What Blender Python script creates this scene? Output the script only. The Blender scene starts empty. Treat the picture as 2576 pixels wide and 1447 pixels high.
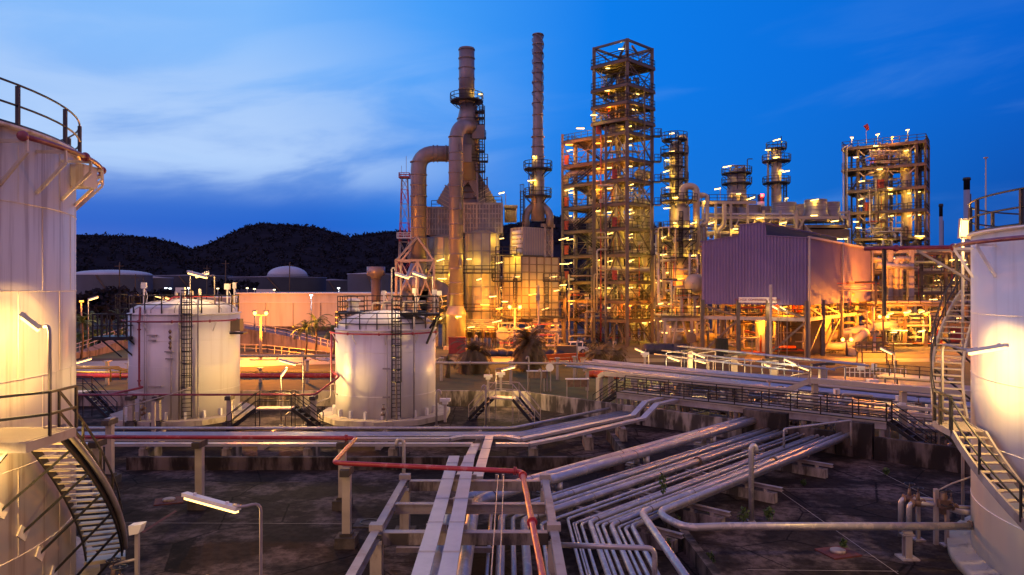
import bpy, random
from math import *
from mathutils import Vector as V
random.seed(7)
S = bpy.context.scene
# ------------------------------------------------------------------ camera
F_PX, CX, CY, CZ = 1840.0, 1288.0, 723.5, 9.7      # focal length and centre measured on a 2576 px wide copy, eye height in m
cam = bpy.data.cameras.new('camera'); cam_o = bpy.data.objects.new('camera', cam)
S.collection.objects.link(cam_o); S.camera = cam_o
cam.sensor_width = 36.0; cam.lens = 36.0 * F_PX / 2576.0
cam.clip_start = 0.1; cam.clip_end = 8000
cam_o.location = (0, 0, CZ); cam_o.rotation_euler = (pi / 2, 0, 0)
S.view_settings.view_transform = 'Standard'; S.view_settings.look = 'None'
S.view_settings.exposure = 0.0; S.view_settings.gamma = 1.0
S.view_settings.use_curve_mapping = False
cy = S.cycles
cy.use_denoising = True
cy.use_light_tree = True
cy.max_bounces = 5; cy.diffuse_bounces = 3; cy.glossy_bounces = 3; cy.transmission_bounces = 2; cy.transparent_max_bounces = 4
cy.sample_clamp_indirect = 4.0; cy.sample_clamp_direct = 40.0
cy.caustics_reflective = False; cy.caustics_refractive = False

def W(px, py, d): return V(((px - CX) / F_PX * d, d, CZ - (py - CY) / F_PX * d))
def G(px, py, z=0.0):
    d = (CZ - z) * F_PX / (py - CY); return V(((px - CX) / F_PX * d, d, z))
def XP(px, d): return (px - CX) / F_PX * d
def ZP(py, d): return CZ - (py - CY) / F_PX * d

# ------------------------------------------------------------------ sky
wd = bpy.data.worlds.new('World'); S.world = wd; wd.use_nodes = True
nt = wd.node_tree; nt.nodes.clear()
def ND(tree, typ, **kw):
    n = tree.nodes.new(typ)
    for k, v in kw.items(): setattr(n, k, v)
    return n
def math_n(tree, op, a, b=None, clamp=False):
    n = ND(tree, 'ShaderNodeMath', operation=op, use_clamp=clamp)
    for i, x in enumerate((a, b)):
        if x is None: continue
        if isinstance(x, (int, float)): n.inputs[i].default_value = x
        else: tree.links.new(x, n.inputs[i])
    return n.outputs[0]
def remap(tree, x, a, b, c=0.0, d=1.0, smooth=True):
    n = ND(tree, 'ShaderNodeMapRange'); n.clamp = True
    if smooth: n.interpolation_type = 'SMOOTHSTEP'
    tree.links.new(x, n.inputs[0])
    for i, v in enumerate((a, b, c, d)): n.inputs[i + 1].default_value = v
    return n.outputs[0]
def ramp(tree, fac, stops):
    n = ND(tree, 'ShaderNodeValToRGB'); e = n.color_ramp.elements
    while len(e) < len(stops): e.new(0.5)
    for el, (p, c) in zip(e, stops): el.position = p; el.color = (*c, 1)
    tree.links.new(fac, n.inputs[0]); return n.outputs[0]
def mix(tree, fac, a, b, mode='MIX'):
    n = ND(tree, 'ShaderNodeMix', data_type='RGBA', blend_type=mode)
    for i, x in ((0, fac), (6, a), (7, b)):
        if isinstance(x, (int, float)): n.inputs[i].default_value = x
        elif isinstance(x, tuple): n.inputs[i].default_value = (*x, 1)
        else: tree.links.new(x, n.inputs[i])
    return n.outputs[2]
tc = ND(nt, 'ShaderNodeTexCoord'); sx = ND(nt, 'ShaderNodeSeparateXYZ')
nt.links.new(tc.outputs['Generated'], sx.inputs[0])
az = math_n(nt, 'ARCTAN2', sx.outputs[0], sx.outputs[1])
el = math_n(nt, 'ARCSINE', sx.outputs[2])
azf = remap(nt, az, -0.66, 0.66, smooth=False)
base = ramp(nt, azf, [(0.0, (0.21, 0.47, 0.95)), (0.24, (0.19, 0.47, 0.97)), (0.42, (0.05, 0.33, 0.94)), (0.6, (0.001, 0.20, 0.82)), (1.0, (0.0, 0.115, 0.62))])
low = ramp(nt, azf, [(0.0, (0.02, 0.12, 0.60)), (0.3, (0.002, 0.11, 0.60)), (0.5, (0.006, 0.19, 0.75)), (0.75, (0.002, 0.16, 0.66)), (1.0, (0.0, 0.065, 0.38))])
sky = mix(nt, remap(nt, el, 0.05, 0.30), low, base)
# streaky cloud, brightest low in the west
cmb = ND(nt, 'ShaderNodeCombineXYZ')
nt.links.new(math_n(nt, 'MULTIPLY', az, 1.7), cmb.inputs[0])
nt.links.new(math_n(nt, 'ADD', math_n(nt, 'MULTIPLY', el, 7.5), math_n(nt, 'MULTIPLY', az, -0.9)), cmb.inputs[1])
nz = ND(nt, 'ShaderNodeTexNoise'); nz.inputs['Scale'].default_value = 1.6; nz.inputs['Detail'].default_value = 6; nz.inputs['Roughness'].default_value = 0.52; nz.inputs['Distortion'].default_value = 0.5
nt.links.new(cmb.outputs[0], nz.inputs['Vector'])
n1 = remap(nt, nz.outputs['Fac'], 0.38, 0.60)
west = remap(nt, az, 0.10, -0.38)
band = math_n(nt, 'MULTIPLY', remap(nt, el, 0.095, 0.165), remap(nt, el, 0.40, 0.17))
cm = math_n(nt, 'MULTIPLY', math_n(nt, 'MULTIPLY', band, west), math_n(nt, 'ADD', math_n(nt, 'MULTIPLY', n1, 0.72), 0.28))
sky = mix(nt, cm, sky, (0.46, 0.65, 0.98))
# faint wisps further east
wisp = math_n(nt, 'MULTIPLY', math_n(nt, 'MULTIPLY', remap(nt, nz.outputs['Fac'], 0.5, 0.75), remap(nt, el, 0.05, 0.13)), remap(nt, el, 0.40, 0.16))
sky = mix(nt, math_n(nt, 'MULTIPLY', wisp, 0.30), sky, (0.20, 0.44, 0.88))
# lavender rim just above the hills
rim = math_n(nt, 'MULTIPLY', remap(nt, el, 0.085, 0.045), math_n(nt, 'MULTIPLY', remap(nt, az, 0.2, -0.1), 0.55))
sky = mix(nt, rim, sky, (0.10, 0.19, 0.62))
# zenith and the rosy afterglow behind the camera
sky = mix(nt, remap(nt, el, 0.45, 1.0), sky, (0.10, 0.14, 0.44))
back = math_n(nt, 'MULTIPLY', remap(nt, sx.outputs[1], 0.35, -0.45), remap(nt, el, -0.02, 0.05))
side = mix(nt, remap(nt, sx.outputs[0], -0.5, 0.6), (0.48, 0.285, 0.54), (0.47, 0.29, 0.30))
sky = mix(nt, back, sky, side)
nish = ND(nt, 'ShaderNodeTexSky'); nish.sky_type = 'NISHITA'; nish.sun_disc = False
nish.sun_elevation = radians(-1.0); nish.sun_rotation = radians(-60)
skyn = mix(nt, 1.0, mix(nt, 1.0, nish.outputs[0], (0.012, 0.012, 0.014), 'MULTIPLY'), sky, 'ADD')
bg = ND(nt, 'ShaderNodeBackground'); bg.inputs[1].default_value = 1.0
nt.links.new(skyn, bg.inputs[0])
wo = ND(nt, 'ShaderNodeOutputWorld'); nt.links.new(bg.outputs[0], wo.inputs[0])
# last glow of the sun, low in the west and very soft
sl = bpy.data.lights.new('sun', 'SUN'); sl.energy = 0.22; sl.angle = radians(25); sl.color = (1.0, 0.55, 0.62)
so = bpy.data.objects.new('sun', sl); S.collection.objects.link(so)
so.rotation_euler = (radians(62), 0, radians(-50))

# ------------------------------------------------------------------ materials
MATS = {}
def mat(name, col, rough=0.55, metal=0.0, var=0.2, scale=1.5, dirt=None, dirt_amt=0.5, streak=1.0, bump=0.0, dscale=None, spec=0.5, thresh=(0.45, 0.7)):
    m = bpy.data.materials.new(name); m.use_nodes = True; t = m.node_tree; b = t.nodes['Principled BSDF']
    co = ND(t, 'ShaderNodeTexCoord')
    n = ND(t, 'ShaderNodeTexNoise'); n.inputs['Scale'].default_value = scale; n.inputs['Detail'].default_value = 5
    t.links.new(co.outputs['Object'], n.inputs['Vector'])
    lo = tuple(c * (1 - var) for c in col); hi = tuple(min(1, c * (1 + var)) for c in col)
    c = ramp(t, n.outputs['Fac'], [(0.3, lo), (0.7, hi)])
    if dirt:
        mp = ND(t, 'ShaderNodeMapping'); t.links.new(co.outputs['Object'], mp.inputs[0])
        mp.inputs['Scale'].default_value = (1, 1, streak)
        d = ND(t, 'ShaderNodeTexNoise'); d.inputs['Scale'].default_value = dscale or scale; d.inputs['Detail'].default_value = 7; d.inputs['Roughness'].default_value = 0.62
        t.links.new(mp.outputs[0], d.inputs['Vector'])
        f = remap(t, d.outputs['Fac'], thresh[0], thresh[1], 0, dirt_amt)
        c = mix(t, f, c, tuple(dirt))
    t.links.new(c, b.inputs['Base Color'])
    b.inputs['Roughness'].default_value = rough; b.inputs['Metallic'].default_value = metal
    b.inputs['Specular IOR Level'].default_value = spec
    if bump:
        bp = ND(t, 'ShaderNodeBump'); bp.inputs['Strength'].default_value = bump; bp.inputs['Distance'].default_value = 0.03
        n2 = ND(t, 'ShaderNodeTexNoise'); n2.inputs['Scale'].default_value = scale * 9; n2.inputs['Detail'].default_value = 4
        t.links.new(co.outputs['Object'], n2.inputs['Vector'])
        t.links.new(n2.outputs['Fac'], bp.inputs['Height']); t.links.new(bp.outputs[0], b.inputs['Normal'])
    MATS[name] = m; return m
def glow(name, col, s):
    m = bpy.data.materials.new(name); m.use_nodes = True; t = m.node_tree; t.nodes.clear()
    e = ND(t, 'ShaderNodeEmission'); e.inputs[0].default_value = (*col, 1); e.inputs[1].default_value = s
    o = ND(t, 'ShaderNodeOutputMaterial'); t.links.new(e.outputs[0], o.inputs[0]); MATS[name] = m; return m
TANK = mat('tank_paint', (0.76, 0.66, 0.56), 0.42, 0, 0.05, 0.35, (0.36, 0.24, 0.16), 0.7, 0.05, 0.02, 1.5, thresh=(0.5, 0.64))
TANKW = mat('white_tank_paint', (0.80, 0.77, 0.75), 0.4, 0, 0.04, 0.35, (0.48, 0.40, 0.34), 0.3, 0.06, 0.02, 1.5, thresh=(0.5, 0.66))
CREAM = mat('cream_cladding', (0.42, 0.37, 0.30), 0.42, 0.25, 0.12, 0.5, (0.25, 0.18, 0.12), 0.45, 0.15, 0.05)
GREYC = mat('grey_cladding', (0.235, 0.215, 0.25), 0.42, 0.35, 0.18, 0.3, (0.16, 0.11, 0.09), 0.55, 0.3, 0.05)
PIPE = mat('pipe_grey', (0.44, 0.42, 0.43), 0.36, 0.45, 0.15, 1.2, (0.66, 0.60, 0.56), 0.65, 1.0, 0.08, 2.6, thresh=(0.53, 0.58))
PIPEC = mat('pipe_cream', (0.50, 0.43, 0.34), 0.42, 0.2, 0.12, 1.0, (0.3, 0.2, 0.12), 0.4)
PIPEB = mat('pipe_blue_grey', (0.27, 0.33, 0.46), 0.36, 0.4, 0.12, 1.0, (0.5, 0.5, 0.55), 0.4, 1, 0, 2.5)
TRAY = mat('tray_galvanised', (0.52, 0.48, 0.50), 0.40, 0.3, 0.08, 0.7, (0.33, 0.31, 0.36), 0.4, 1, 0.02, 1.2)
TSTEEL = mat('tower_steel', (0.135, 0.11, 0.105), 0.5, 0.2, 0.2, 0.9, (0.10, 0.065, 0.045), 0.55, 0.5, 0.05, 1.4)
STEEL = mat('painted_steel', (0.37, 0.33, 0.32), 0.5, 0.2, 0.15, 0.9, (0.17, 0.10, 0.06), 0.55, 0.5, 0.05, 1.4)
RUST = mat('weathered_steel', (0.14, 0.105, 0.085), 0.55, 0.15, 0.25, 0.6, (0.12, 0.07, 0.04), 0.6, 0.4, 0.05)
DECK = mat('deck_grating', (0.13, 0.11, 0.09), 0.6, 0.3, 0.3, 2.5)
BLACK = mat('black_rail_paint', (0.017, 0.016, 0.019), 0.42, 0.1, 0.3, 3)
RED = mat('red_pipe_paint', (0.40, 0.035, 0.05), 0.4, 0, 0.15, 1.5, (0.55, 0.25, 0.28), 0.5, 1, 0.03, 3, thresh=(0.55, 0.66))
MAROON = mat('maroon_pipe_paint', (0.24, 0.03, 0.05), 0.4, 0, 0.15, 1.5, (0.4, 0.2, 0.25), 0.3, 1, 0.03, 3)
ORANGE = mat('orange_paint', (0.62, 0.10, 0.015), 0.4, 0, 0.15, 1)
YELLOW = mat('yellow_pipe_paint', (0.62, 0.36, 0.03), 0.4, 0, 0.1, 2)
CONC = mat('stained_concrete', (0.36, 0.31, 0.27), 0.85, 0, 0.2, 0.8, (0.035, 0.028, 0.024), 0.93, 0.22, 0.25, 1.3, thresh=(0.42, 0.6))
CONCL = mat('pale_concrete', (0.45, 0.39, 0.33), 0.8, 0, 0.15, 1.2, (0.13, 0.10, 0.085), 0.7, 0.35, 0.2, 1.8, thresh=(0.5, 0.72))
CONCD = mat('blackened_concrete', (0.16, 0.125, 0.11), 0.9, 0, 0.3, 0.8, (0.02, 0.016, 0.014), 0.95, 0.25, 0.25, 1.1, spec=0.2, thresh=(0.38, 0.58))
DARKC = mat('dark_concrete', (0.06, 0.05, 0.048), 0.85, 0, 0.3, 1.5, (0.2, 0.17, 0.15), 0.4, 1, 0.2)
CORR = mat('lilac_sheeting', (0.150, 0.115, 0.285), 0.5, 0.1, 0.10, 0.3, (0.12, 0.09, 0.17), 0.5, 0.1, 0, 1.2, thresh=(0.5, 0.75))
CORRD = mat('louvre_grey', (0.10, 0.10, 0.13), 0.5, 0.2, 0.1, 1)
WHITE = mat('white_paint', (0.78, 0.76, 0.72), 0.45, 0, 0.06, 1)
REDW = mat('red_white_mast', (0.5, 0.06, 0.05), 0.5)
GLASS = mat('dark_glass', (0.02, 0.025, 0.035), 0.08, 0, 0.05, 1, spec=0.8)
RUBBER = mat('tyre_rubber', (0.015, 0.015, 0.016), 0.8)
LEAF = mat('palm_leaf', (0.12, 0.075, 0.03), 0.7, 0, 0.4, 1.5, (0.05, 0.055, 0.015), 0.7)
LEAFG = mat('green_leaf', (0.055, 0.10, 0.022), 0.6, 0, 0.4, 1.5)
LEAFD = mat('forest_leaf', (0.021, 0.023, 0.036), 1.0, 0, 0.2, 0.05, spec=0.1)  # blue of the distance haze is mixed into the leaf colour
BARK = mat('bark', (0.10, 0.075, 0.05), 0.85, 0, 0.3, 4)
BRASS = mat('valve_bronze', (0.20, 0.13, 0.09), 0.5, 0.4, 0.3, 4)
TARP = mat('dark_blue_tarp', (0.03, 0.03, 0.055), 0.45, 0, 0.3, 2, bump=0.5)
BRICKD = mat('dull_red_slab', (0.13, 0.028, 0.022), 0.8, 0, 0.3, 2.5, (0.05, 0.03, 0.025), 0.7, 1, 0.1, 3)
BRICKR = mat('brick_red_panel', (0.33, 0.05, 0.04), 0.6, 0, 0.15, 1.5)
BLUEW = mat('bluish_wall', (0.22, 0.26, 0.37), 0.7, 0, 0.15, 0.1)
TUBE = glow('tube_light', (1.0, 0.60, 0.17), 4.5)
TUBEW = glow('wall_tube_light', (1.0, 0.60, 0.17), 5)
TUBEY = glow('plant_tube_light', (1.0, 0.62, 0.16), 7.5)
SOD = glow('sodium_light', (1.0, 0.42, 0.05), 14)
SODS = glow('small_sodium_light', (1.0, 0.36, 0.03), 8)
COOL = glow('cool_lamp_light', (0.85, 0.95, 1.0), 8)
TOWN = glow('town_light', (1.0, 0.75, 0.4), 5)
# watts and colour of the light each kind of lamp gives off
POWER = {'tube_light': (330, (1.0, 0.62, 0.20)), 'wall_tube_light': (880, (1.0, 0.60, 0.17)), 'plant_tube_light': (235, (1.0, 0.58, 0.05)), 'sodium_light': (8000, (1.0, 0.27, 0.010)), 'small_sodium_light': (1300, (1.0, 0.27, 0.012)), 'cool_lamp_light': (700, (0.8, 0.92, 1.0))}
LREG = []
def shine(holder, p, mt, k=1.0):
    if mt.name in POWER: LREG.append((holder, V(p), mt.name, k))
BEAC = glow('red_beacon', (1.0, 0.03, 0.02), 25)

# ------------------------------------------------------------------ things, parts, meshes
REG = []
def props(o, label, cat, group, kind):
    if label: o['label'] = label
    if cat: o['category'] = cat
    if group: o['group'] = group
    if kind: o['kind'] = kind
class T:                                   # a thing: an Empty at its base that parents its parts
    def __init__(s, name, label, cat, loc, group=None):
        o = bpy.data.objects.new(name, None); o.empty_display_size = 0.3
        S.collection.objects.link(o); o.location = loc
        props(o, label, cat, group, None); s.obj = o; s.loc = V(loc)
class M:                                   # one mesh object; built at the end of the script
    def __init__(s, name, mt, parent=None, label=None, cat=None, group=None, kind=None):
        s.name, s.mat, s.parent = name, mt, parent; s.p = (label, cat, group, kind)
        s.v, s.f, s.sm = [], [], []; s.obj = None; REG.append(s)
    def add(s, vs, fs, sm=False):
        k = len(s.v); s.v.extend(vs); s.f.extend([[i + k for i in f] for f in fs])
        s.sm.extend([sm] * len(fs)); return s
    def box(s, c, d, rz=0.0):
        x, y, z = d[0] / 2, d[1] / 2, d[2] / 2; co, si = cos(rz), sin(rz)
        vs = []
        for dz in (-z, z):
            for dx, dy in ((-x, -y), (x, -y), (x, y), (-x, y)):
                vs.append((c[0] + dx * co - dy * si, c[1] + dx * si + dy * co, c[2] + dz))
        return s.add(vs, [(3, 2, 1, 0), (4, 5, 6, 7), (0, 1, 5, 4), (1, 2, 6, 5), (2, 3, 7, 6), (3, 0, 4, 7)])
    def prism(s, pts, z0, z1):             # plan polygon (counter-clockwise) between two heights
        n = len(pts); a = sum(pts[i][0] * pts[(i + 1) % n][1] - pts[(i + 1) % n][0] * pts[i][1] for i in range(n))
        if a < 0: pts = pts[::-1]
        vs = [(p[0], p[1], z0) for p in pts] + [(p[0], p[1], z1) for p in pts]
        fs = [tuple(range(n))[::-1], tuple(range(n, 2 * n))] + [(i, (i + 1) % n, n + (i + 1) % n, n + i) for i in range(n)]
        return s.add(vs, fs)
    def bar(s, a, b, w, h=None, up=None):
        a, b = V(a), V(b); h = h or w; d = (b - a)
        if d.length < 1e-6: return s
        d.normalize(); up = V(up) if up else (V((0, 0, 1)) if abs(d.z) < 0.95 else V((0, 1, 0)))
        x = d.cross(up); x.normalize(); y = x.cross(d)
        x *= w / 2; y *= h / 2
        vs = [tuple(p + q) for p in (a, b) for q in (-x - y, x - y, x + y, -x + y)]
        return s.add(vs, [(0, 1, 2, 3), (7, 6, 5, 4), (0, 4, 5, 1), (1, 5, 6, 2), (2, 6, 7, 3), (3, 7, 4, 0)])
    def ibeam(s, a, b, w, h, t=None, up=None):
        a, b = V(a), V(b); t = t or 0.12 * h; d = (b - a).normalized()
        up = V(up) if up else (V((0, 0, 1)) if abs(d.z) < 0.95 else V((0, 1, 0)))
        x = d.cross(up).normalized(); y = x.cross(d)
        pr = [(-w/2, -h/2), (w/2, -h/2), (w/2, -h/2+t), (t/2, -h/2+t), (t/2, h/2-t), (w/2, h/2-t), (w/2, h/2), (-w/2, h/2), (-w/2, h/2-t), (-t/2, h/2-t), (-t/2, -h/2+t), (-w/2, -h/2+t)]
        vs = [tuple(p + x * i + y * j) for p in (a, b) for i, j in pr]
        n = 12
        return s.add(vs, [tuple(range(n)), tuple(range(n, 2 * n))[::-1]] + [(i, n + i, n + (i + 1) % n, (i + 1) % n) for i in range(n)])
    def tube(s, pts, r, n=8, caps=True, closed=False):
        P = [V(p) for p in pts]; N = len(P); rr = r if isinstance(r, (list, tuple)) else [r] * N
        def tan_(i):
            if closed: return (P[(i + 1) % N] - P[i - 1]).normalized()
            if i == 0: return (P[1] - P[0]).normalized()
            if i == N - 1: return (P[-1] - P[-2]).normalized()
            return ((P[i + 1] - P[i]).normalized() + (P[i] - P[i - 1]).normalized()).normalized()
        t0 = tan_(0); u = t0.cross(V((0, 0, 1)) if abs(t0.z) < 0.9 else V((1, 0, 0))).normalized()
        vs = []
        for i in range(N):
            t = tan_(i); u = (u - t * u.dot(t)).normalized(); w = t.cross(u)
            for k in range(n):
                a = 2 * pi * k / n; vs.append(tuple(P[i] + (u * cos(a) + w * sin(a)) * rr[i]))
        fs = []
        for i in range(N if closed else N - 1):
            j = (i + 1) % N
            for k in range(n): fs.append((i * n + k, i * n + (k + 1) % n, j * n + (k + 1) % n, j * n + k))
        s.add(vs, fs, True)
        if caps and not closed:
            k = len(s.v) - N * n
            s.f.append([k + i for i in range(n)][::-1]); s.f.append([k + (N - 1) * n + i for i in range(n)]); s.sm += [False, False]
        return s
    def pipe(s, pts, r, n=10, bend=None, k=4): return s.tube(fillet(pts, bend or r * 2.5, k), r, n)
    def lathe(s, c, prof, n=24, a0=0.0, a1=2 * pi, smooth=True, caps=None):
        full = abs(a1 - a0 - 2 * pi) < 1e-6; m = n if full else n + 1; vs = []
        for r, z in prof:
            for k in range(m):
                a = a0 + (a1 - a0) * k / n; vs.append((c[0] + r * cos(a), c[1] + r * sin(a), c[2] + z))
        fs = []
        for i in range(len(prof) - 1):
            for k in range(n): fs.append((i * m + k, i * m + (k + 1) % m, (i + 1) * m + (k + 1) % m, (i + 1) * m + k))
        s.add(vs, fs, smooth)
        k = len(s.v) - len(vs)
        if caps is None: caps = abs(prof[0][1] - prof[-1][1]) > .15 or prof[0][0] < 0.02 or prof[-1][0] < 0.02
        for i, fl in (((0, True), (len(prof) - 1, False)) if caps else ()):
            if prof[i][0] > 1e-4 and full:
                f = [k + i * m + j for j in range(m)]; s.f.append(f[::-1] if fl else f); s.sm.append(False)
        return s
    def cyl(s, c, r, h, n=16): return s.lathe(c, [(r, 0), (r, h)], n)
    def ring(s, c, r, t, n=32, k=6, a0=0.0, a1=2 * pi):
        full = abs(a1 - a0 - 2 * pi) < 1e-6
        pts = [(c[0] + r * cos(a0 + (a1 - a0) * i / n), c[1] + r * sin(a0 + (a1 - a0) * i / n), c[2]) for i in range(n if full else n + 1)]
        return s.tube(pts, t, k, closed=full)
    def ball(s, c, r, n=10):
        return s.lathe(c, [(r * sin(pi * i / 8) + 1e-5, -r * cos(pi * i / 8)) for i in range(9)], n)
    def rail(s, pts, h=1.1, sp=1.5, r=0.03, closed=False, mids=1, kick=0.0, z=None):
        P = [V(p) for p in pts]
        if closed: P = P + [P[0]]
        for a, b in zip(P, P[1:]):
            L = (b - a).length; k = max(1, round(L / sp))
            for i in range(k): q = a.lerp(b, i / k); s.bar(q, q + V((0, 0, h)), r * 2)
            for m in range(mids + 1):
                o = V((0, 0, h * (m + 1) / (mids + 1))); s.bar(a + o, b + o, r * 2)
            if kick: s.bar(a + V((0, 0, kick / 2)), b + V((0, 0, kick / 2)), 0.02, kick)
        if not closed: s.bar(P[-1], P[-1] + V((0, 0, h)), r * 2)
        return s
    def ladder(s, x, y, z0, z1, nx, ny, w=0.45, cage=None, r=0.025, step=0.3, hoop=1.0):
        n = V((nx, ny, 0)).normalized(); t = V((-n.y, n.x, 0)); o = V((x, y, 0))
        for q in (-1, 1): s.bar(o + t * q * w / 2 + V((0, 0, z0)), o + t * q * w / 2 + V((0, 0, z1)), r * 2)
        z = z0 + 0.15
        while z < z1: s.bar(o - t * w / 2 + V((0, 0, z)), o + t * w / 2 + V((0, 0, z)), r * 1.4); z += step
        if cage is not None:
            R = 0.36; cs = [pi * i / 6 for i in range(7)]
            arc = [o + t * R * cos(a) + n * (0.05 + 0.68 * sin(a)) for a in cs]
            z = cage
            while z < z1 + 0.9:
                for p, q in zip(arc, arc[1:]): s.bar(p + V((0, 0, z)), q + V((0, 0, z)), 0.02 + r, 0.05 + r)
                z += hoop
            for p in arc[1:-1:1]: s.bar(p + V((0, 0, cage)), p + V((0, 0, z - hoop)), r * 1.5)
        return s
    def stair(s, a, b, w, side, tr=0.22, st=0.22, r=0.06, rails=True):   # a low end, b high end, side = unit vector across
        a, b, sd = V(a), V(b), V(side).normalized() * (w / 2)
        for q in (-1, 1): s.bar(a + sd * q, b + sd * q, 0.06, st)
        k = max(2, int(abs(b.z - a.z) / tr)); run = (b - a); run.z = 0; run = run.normalized()
        for i in range(k):
            p = a.lerp(b, (i + 0.5) / k); s.bar(p - sd, p + sd, 0.25, 0.04, (0, 0, 1))
        if rails:
            for q in (-1, 1):
                for hh in (0.55, 1.05): s.bar(a + sd * q + V((0, 0, hh)), b + sd * q + V((0, 0, hh)), r)
                m = max(1, int((b - a).length / 1.6))
                for i in range(m + 1): p = a.lerp(b, i / m) + sd * q; s.bar(p, p + V((0, 0, 1.05)), r)
        return s
    def leaves(s, c, rad, n, size, flat=1.0):
        for _ in range(n):
            while True:
                q = V((random.uniform(-1, 1), random.uniform(-1, 1), random.uniform(-1, 1)))
                if 0.15 < q.length < 1: break
            q = q * (0.6 + 0.4 * q.length)
            p = V(c) + V((q.x * rad[0], q.y * rad[1], q.z * rad[2]))
            u = V((random.gauss(0, 1), random.gauss(0, 1), random.gauss(0, 1) * flat)).normalized()
            w = u.cross(V((random.gauss(0, 1), random.gauss(0, 1), random.gauss(0, 1)))).normalized()
            z = size * random.uniform(0.6, 1.3); u = u * z; w = w * z * 0.55
            s.add([tuple(p - u), tuple(p - w), tuple(p + u), tuple(p + w)], [(0, 1, 2, 3)])
        return s
    def build(s):
        if not s.v: return
        top = s.parent is None
        if top:
            xs = [p[0] for p in s.v]; ys = [p[1] for p in s.v]; zs = [p[2] for p in s.v]
            L = V(((min(xs) + max(xs)) / 2, (min(ys) + max(ys)) / 2, min(zs)))
        else:
            q = s.parent
            while isinstance(q, M) and q.parent is not None: q = q.parent
            L = q.loc
        s.loc = L
        me = bpy.data.meshes.new(s.name); lx, ly, lz = L
        me.from_pydata([(p[0] - lx, p[1] - ly, p[2] - lz) for p in s.v], [], s.f)
        me.polygons.foreach_set('use_smooth', s.sm); me.materials.append(s.mat); me.update()
        o = bpy.data.objects.new(s.name, me); S.collection.objects.link(o); s.obj = o
        if top: o.location = L
        else: o.parent = s.parent.obj
        props(o, *s.p)
def build_lights():
    for i, (holder, p, nm, k) in enumerate(LREG):
        l = bpy.data.lights.new('lamp_light', 'POINT'); l.energy = POWER[nm][0] * k; l.color = POWER[nm][1]; l.shadow_soft_size = 0.09
        o = bpy.data.objects.new('lamp_light', l); S.collection.objects.link(o)
        o.parent = holder.obj; q = holder
        while isinstance(q, M) and q.parent is not None: q = q.parent
        o.location = p - q.loc
def fillet(pts, r, k=4):
    P = [V(p) for p in pts]; out = [P[0]]
    for i in range(1, len(P) - 1):
        a, b, c = P[i - 1], P[i], P[i + 1]; u = (a - b); w = (c - b); lu, lw = u.length, w.length
        if lu < 1e-6 or lw < 1e-6: continue
        u /= lu; w /= lw; t = min(r, lu * 0.48, lw * 0.48); p, q = b + u * t, b + w * t
        for j in range(k + 1):
            f = j / k; out.append(p * (1 - f) ** 2 + b * 2 * f * (1 - f) + q * f ** 2)
    out.append(P[-1]); return out
def V3(p, z): return V((p[0], p[1], z))
def lerp2(a, b, t): return (a[0] + (b[0] - a[0]) * t, a[1] + (b[1] - a[1]) * t)

# lamps ------------------------------------------------------------
def fixture(parent, a, b, w=0.16, h=0.10, mt=None, nm='lamp_housing'):
    """a tube fitting between a and b: pale housing above, glowing tube below"""
    a, b = V(a), V(b); up = V((0, 0, 1))
    hs = M(nm, WHITE, parent).bar(a, b, w, h)
    for k in (.2, .8): q = a.lerp(b, k) + up * (h * .5 + .02); hs.box(q, (w * .4, w * .4, .05))
    M('tube', mt or TUBEY, hs).bar(a + (b - a) * 0.03 - up * (h * 0.5 + w * 0.2), b - (b - a) * 0.03 - up * (h * 0.5 + w * 0.2), w * 0.7, w * 0.4)
    shine(hs, (a + b) / 2 - up * (h * 0.5 + w * 0.27 + 0.16), mt or TUBEY)
def lamp_post(label, base, a, b, mt=None, w=0.2, pole_r=0.035, group='tube lamps on poles', near='a', name='lamp_post'):
    """pole standing at base, bending over to the fitting a-b; NEAR says which end the pole holds"""
    base, a, b = V(base), V(a), V(b)
    if near == 'b': a, b = b, a
    t = T(name, label, 'lamp', base, group)
    d = (b - a); d.z *= 0.5; d.normalize()
    p = M('pole', STEEL, t).pipe([base, V((base.x, base.y, a.z + 0.12)), a + V((0, 0, 0.05)), a + d * 0.25 + V((0, 0, 0.06))], pole_r, 8, 0.3)
    p.box((base.x, base.y, base.z + 0.02), (0.22, 0.22, 0.04))
    fixture(t, a + d * 0.1, b, w, w * 0.55, mt or TUBE)
    return t
# ================================================================== SETTING
GROUND = mat('asphalt_ground', (0.045, 0.04, 0.04), 0.9, 0, 0.3, 0.12, (0.13, 0.11, 0.09), 0.5, 1, 0.1, 0.25, spec=0.1)
FLOOR = mat('bund_floor_concrete', (0.037, 0.028, 0.024), 0.88, 0, 0.55, 0.35, (0.20, 0.150, 0.135), 0.72, 1, 0.35, 0.30, thresh=(0.47, 0.60), spec=0.08)
_t = FLOOR.node_tree; _b = _t.nodes['Principled BSDF']; _c = _b.inputs['Base Color'].links[0].from_socket; _co = ND(_t, 'ShaderNodeTexCoord')
_n = ND(_t, 'ShaderNodeTexNoise'); _n.inputs['Scale'].default_value = 2.6; _n.inputs['Detail'].default_value = 9; _n.inputs['Roughness'].default_value = 0.72; _t.links.new(_co.outputs['Object'], _n.inputs['Vector'])
_c = mix(_t, remap(_t, _n.outputs['Fac'], 0.36, 0.62, 0.75, 0), _c, (0.012, 0.009, 0.009))
_v = ND(_t, 'ShaderNodeTexVoronoi', feature='DISTANCE_TO_EDGE'); _v.inputs['Scale'].default_value = 0.28; _d = ND(_t, 'ShaderNodeMixRGB'); _d.inputs[0].default_value = 0.14
_t.links.new(_co.outputs['Object'], _d.inputs[1]); _t.links.new(_n.outputs['Color'], _d.inputs[2]); _t.links.new(_d.outputs[0], _v.inputs['Vector'])
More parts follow.
